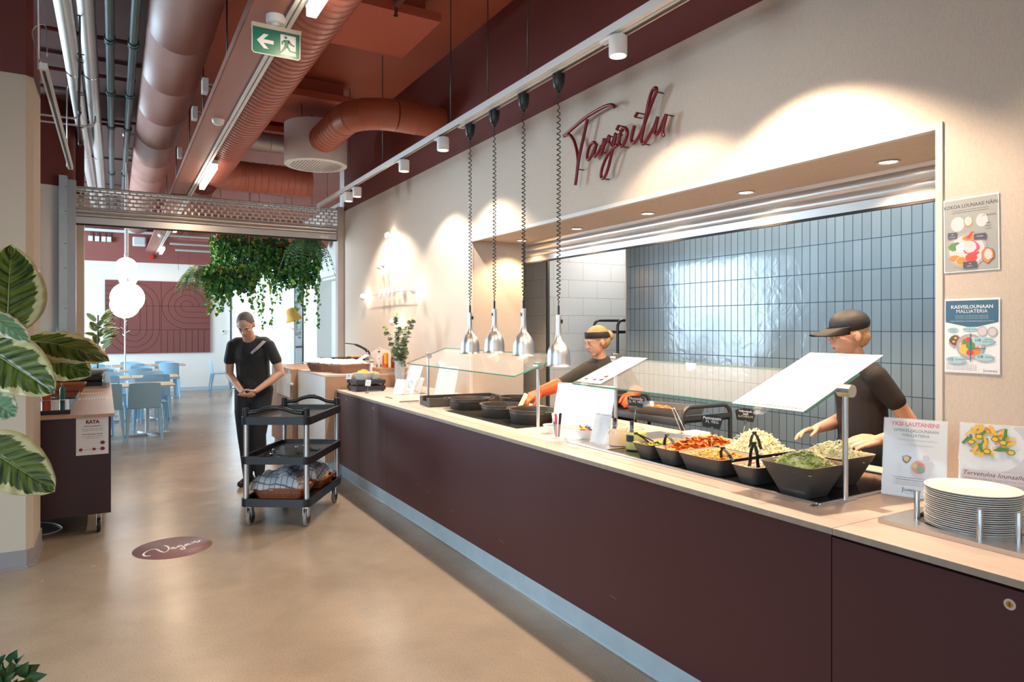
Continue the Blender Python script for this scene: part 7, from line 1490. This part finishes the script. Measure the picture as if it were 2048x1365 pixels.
def shoe(t, T, x, y, fx, fy):
    d = Vector((fx, fy, 0)).normalized(); a = Vector((x, y, 0)); b = blob('shoe', [('c', a-d*.06+Vector((0, 0, .045)), .042, a+d*.02+Vector((0, 0, .048)), .042), ('c', a+Vector((0, 0, .04)), .042, a+d*.14+Vector((0, 0, .032)), .032), ('c', a-d*.06+Vector((0, 0, .016)), .014, a+d*.15+Vector((0, 0, .014)), .014), ('e', a+d*.05+Vector((0, 0, .016)), (.045, .045, .016))], .007, M_black, t, T); return b
VROT = Matrix.Rotation(-YAW, 4, 'Z')
# --- A: person in black behind the service trolley, bending forward
ox, oy = 1.19, 7.14; T = Matrix.Translation((ox, oy, 0)) @ VROT
t = thing('person', 'person in black T-shirt and trousers bending over behind the black trolley, hands together', 'person', (ox, oy, 0))
HP, at, Q, sd, fw, up = head_prims((-.005, -.175, 1.585), (.10, -.80, -.66), (0, -.5, .8), 1.03)
torso = [('e', (0, -.035, 1.33), (.165, .105, .15)), ('e', (0, .0, 1.17), (.145, .10, .16)), ('e', (0, .035, 1.0), (.150, .112, .13)), ('c', (-.055, -.015, 1.27), .098, (-.045, .03, .98), .102), ('c', (.055, -.015, 1.27), .098, (.045, .03, .98), .102), ('c', (-.13, -.05, 1.405), .052, (.13, -.05, 1.405), .058)]
neck = [('c', (0, -.06, 1.42), .062, (-.003, -.135, 1.51), .058)]
sL, eL, wL, hL = (-.175, -.06, 1.385), (-.225, -.02, 1.10), (-.03, -.205, .945), (.02, -.24, .93); sR, eR, wR = (.18, -.06, 1.385), (.285, -.03, 1.115), (.115, -.21, .955)
armL = limb([(sL, .050), ((-.215, -.04, 1.24), .046), (eL, .038), ((-.14, -.10, 1.03), .036), (wL, .025)]); armR = limb([(sR, .050), ((.245, -.045, 1.24), .046), (eR, .038), ((.21, -.11, 1.04), .036), (wR, .025)])
legL = limb([((-.085, .03, .95), .092), ((-.085, -.005, .72), .078), ((-.080, -.01, .50), .056), ((-.075, .03, .33), .052), ((-.07, .05, .09), .036)]); legR = limb([((.085, .03, .95), .092), ((.08, .0, .72), .078), ((.06, .0, .50), .056), ((.05, .05, .33), .052), ((.04, .07, .09), .036)])
feet = [('c', (-.07, .04, .05), .034, (-.08, -.08, .03), .026), ('c', (.04, .06, .05), .034, (.04, -.06, .03), .026)]
blob('body', HP+torso+neck+armL+armR+legL+legR+feet+hand(wL, (.75, -.45, -.35), (.45, .3, .8), 1, .7)+hand(wR, (-.75, -.45, -.40), (-.3, .3, .9), -1, .6), .0055, M_skin, t, T, 2)
blob('tshirt', grow(torso, .012)+grow(armL[:1], .009)+grow(armR[:1], .009)+[('c', (0, .03, 1.0), .14, (0, .03, .93), .135), ('c', (-.13, -.05, 1.405), .066, (.13, -.05, 1.405), .066)], .008, M_bshirt, t, T)
blob('trousers', grow(legL, .012)+grow(legR, .012)+[('e', (0, .035, .95), (.160, .12, .11))], .008, mat('black_trousers', (.02, .02, .022), .8), t, T)
blob('hair', [('e', at(0, -.022, .034), (.080, .098, .088), Q), ('e', at(0, -.05, -.01), (.074, .072, .08), Q)], .006, mat('grey_brown_hair', (.12, .10, .09), .6, bump=.5, bscale=60), t, T)
face_bits(t, at, T, 1.03, M_dhair)
shoe(t, T, -.07, .04, -.1, -1); shoe(t, T, .04, .06, .05, -1)
b = MB(); b.rings([[T @ Vector(p) for p in q] for q in (((.140, -.048, 1.472), (.170, -.050, 1.462)), ((.135, -.115, 1.43), (.165, -.12, 1.415)), ((.09, -.158, 1.37), (.115, -.162, 1.352)), ((.04, -.166, 1.32), (.055, -.168, 1.30)))], closed=False, caps=False); o = obj('shoulder_strap', b, mat('grey_strap', (.35, .33, .31), .7), t, smooth=-1); o.modifiers.new('s', 'SOLIDIFY').thickness = .004
# --- B: kitchen worker reaching over the pots
ox, oy = 3.42, 4.30; T = Matrix.Translation((ox, oy, 0)) @ VROT
t = thing('person', 'kitchen worker in black with blond hair, black headband and orange gloves reaching over the pots', 'person', (ox, oy, 0))
HP, at, Q, sd, fw, up = head_prims((-.135, -.14, 1.455), (-.86, -.42, -.28), (-.2, -.1, 1), .98)
torso = [('e', (-.08, -.075, 1.18), (.150, .115, .15)), ('e', (-.03, -.02, 1.04), (.135, .11, .15)), ('e', (.02, .05, .90), (.15, .125, .13)), ('c', (-.19, -.14, 1.235), .056, (.05, -.03, 1.255), .058)]
neck = [('c', (-.09, -.08, 1.26), .055, (-.11, -.11, 1.38), .048)]
w1, w2 = (-.575, -.36, 1.085), (.135, -.20, 1.05)
arm1 = limb([((-.215, -.16, 1.225), .055), ((-.33, -.22, 1.17), .046), ((-.42, -.27, 1.125), .040), (w1, .028)]); arm2 = limb([((.075, -.03, 1.24), .055), ((.15, -.0, 1.14), .046), ((.20, -.01, 1.045), .040), (w2, .028)])
legs = limb([((-.06, .07, .88), .095), ((-.07, .04, .50), .06), ((-.07, .08, .09), .038)])+limb([((.11, .06, .88), .095), ((.12, .03, .50), .06), ((.12, .08, .09), .038)])
h1 = hand(w1, (-.80, -.30, -.35), (-.1, .35, -.9), 1, .6); h2 = hand(w2, (-.35, -.85, -.25), (-.3, .1, -.9), -1, .7)
blob('body', HP+torso+neck+arm1+arm2+legs+[('c', (-.07, .06, .05), .034, (-.09, -.06, .03), .026), ('c', (.12, .06, .05), .034, (.11, -.06, .03), .026)]+h1+h2, .0055, M_skin, t, T, 2)
blob('jacket', grow(torso, .016)+grow(arm1[:2], .012)+grow(arm2[:2], .012)+[('c', (-.19, -.14, 1.235), .072, (.05, -.03, 1.255), .072), ('e', (-.085, -.085, 1.285), (.062, .058, .03))], .008, mat('kitchen_jacket', (.026, .021, .018), .8), t, T)
blob('trousers', grow(legs, .014)+[('e', (.02, .06, .86), (.165, .13, .11))], .008, M_bshirt, t, T)
g1 = blob('glove', grow(h1, .0035)+[('c', (-.575, -.36, 1.085), .040, (-.45, -.285, 1.120), .056)], .0045, M_glove, t, T, 2, ); g2 = blob('glove', grow(h2, .0035)+[('c', w2, .040, (.185, -.05, 1.055), .056)], .0045, M_glove, t, T, 2)
blob('hair', [('e', at(0, -.022, .036), (.080, .096, .086), Q), ('e', at(0, -.05, -.005), (.074, .066, .075), Q), ('e', at(0, -.125, .01), (.042, .038, .042), Q)], .006, M_hair, t, T)
b = MB(); rg = []
for z, g in ((.040, .003), (.046, .006), (.084, .004), (.090, .0)):
    rg.append([T @ at((.081+g)*math.cos(a)*(1-.18*max(0, (z-.05)*8)), -.022+(.099+g)*math.sin(a)*(1-.15*max(0, (z-.05)*8)), z-.006+.022*math.sin(a)-.012) for a in [2*PI*i/36 for i in range(36)]])
b.rings(rg, caps=False); obj('headband', b, M_blackm, t, smooth=-1)
face_bits(t, at, T, .98)
shoe(t, T, -.07, .06, -.1, -1); shoe(t, T, .12, .06, 0, -1)
pk = T @ Vector((-.70, -.44, 1.045)); Mp = Matrix.Translation(pk) @ Matrix.Rotation(-YAW, 4, 'Z') @ Matrix.Rotation(.45, 4, 'Y'); b = MB(); b.box(-.014, .014, -.02, .02, -.10, .035, Mp); o = obj('serving_packet', b, mat('cream_packet', (.85, .72, .45), .5), bevel=.006); tag(o, 'cream coloured packet held in the orange glove above the pots', 'packet')
# --- C: kitchen worker with the black cap
ox, oy = 3.47, 2.20; T = Matrix.Translation((ox, oy, 0)) @ VROT
t = thing('person', 'kitchen worker in black T-shirt and dark brimmed cap behind the lettuce bowls, bare forearms', 'person', (ox, oy, 0))
HP, at, Q, sd, fw, up = head_prims((-.105, -.02, 1.520), (-1, -.10, -.14), (-.1, 0, 1), 1.0)
torso = [('c', (-.03, -.05, 1.25), .088, (-.01, -.045, .95), .092), ('c', (-.03, .05, 1.25), .088, (-.01, .045, .95), .092), ('e', (-.03, 0, 1.24), (.096, .150, .150)), ('e', (-.015, 0, 1.08), (.086, .135, .15)), ('e', (-.01, 0, .93), (.105, .15, .13)), ('c', (-.035, -.125, 1.325), .048, (-.03, .125, 1.325), .048)]
neck = [('c', (-.035, 0, 1.33), .055, (-.075, -.01, 1.44), .050)]
wN, wF = (-.055, -.235, 1.0), (-.245, .02, 1.02)
armN = limb([((-.03, -.165, 1.31), .047), ((.05, -.19, 1.19), .042), ((.125, -.19, 1.085), .037), ((.06, -.235, 1.03), .036), (wN, .026)]); armF = limb([((-.03, .165, 1.31), .050), ((-.01, .20, 1.17), .046), ((-.03, .17, 1.06), .040), ((-.13, .10, 1.035), .036), (wF, .026)])
legs = limb([((0, -.09, .92), .092), ((-.01, -.09, .50), .06), ((.02, -.09, .09), .038)])+limb([((0, .09, .92), .092), ((-.03, .10, .50), .06), ((0, .10, .09), .038)])
blob('body', HP+torso+neck+armN+armF+legs+[('c', (.02, -.09, .05), .034, (-.10, -.10, .03), .026), ('c', (0, .10, .05), .034, (-.12, .11, .03), .026)]+hand(wN, (-1, -.05, -.1), (0, .5, -.8), -1, .5)+hand(wF, (-.9, -.3, -.1), (0, -.4, -.9), 1, .5), .0055, M_skin, t, T, 2)
blob('tshirt', grow(torso, .014)+grow(armN[:1], .010)+grow(armF[:1], .010)+[('c', (-.035, -.125, 1.325), .060, (-.03, .125, 1.325), .060)], .008, mat('dark_tshirt', (.022, .017, .015), .85), t, T)
blob('trousers', grow(legs, .014)+[('e', (0, 0, .90), (.125, .165, .11))], .008, M_bshirt, t, T)
blob('hair', [('e', at(0, -.022, .036), (.079, .097, .085), Q), ('e', at(0, -.055, -.015), (.070, .058, .06), Q)], .006, mat('light_brown_hair', (.45, .26, .13), .6, bump=.5, bscale=60), t, T)
face_bits(t, at, T, 1.0)
cp = blob('cap', [('e', at(0, -.018, .062), (.090, .106, .075), Q)], .006, M_blackm, t, T)
b = MB(); rg = []
for k in range(9):
    u = k/8; rg.append([T @ at((.086+.0*u)*math.sin(a)*(1-.15*u), .03+(.075+.105*u)*max(math.cos(a), 0)-.0*u, .050-.014*u-.030*u*abs(math.sin(a))) for a in [-PI/2+PI*i/16 for i in range(17)]])
b.rings(rg, closed=False, caps=False); o = obj('brim', b, M_blackm, cp, smooth=-1); o.modifiers.new('s', 'SOLIDIFY').thickness = .004
b = MB()
for q in (-1, 1):
    b.tube([at(q*(.031+.021*math.cos(a)), .094, .002+.016*math.sin(a)) for a in [2*PI*i/16 for i in range(16)]], .0018, 5, closed=True); b.tube([at(q*.052, .092, .004), at(q*.078, .05, .006), at(q*.080, -.005, .004)], .0018, 5)
b.b.transform(T); obj('glasses', b, mat('orange_frame', (.7, .2, .04), .3), t)
shoe(t, T, .02, -.09, -1, -.1); shoe(t, T, 0, .10, -1, .1)
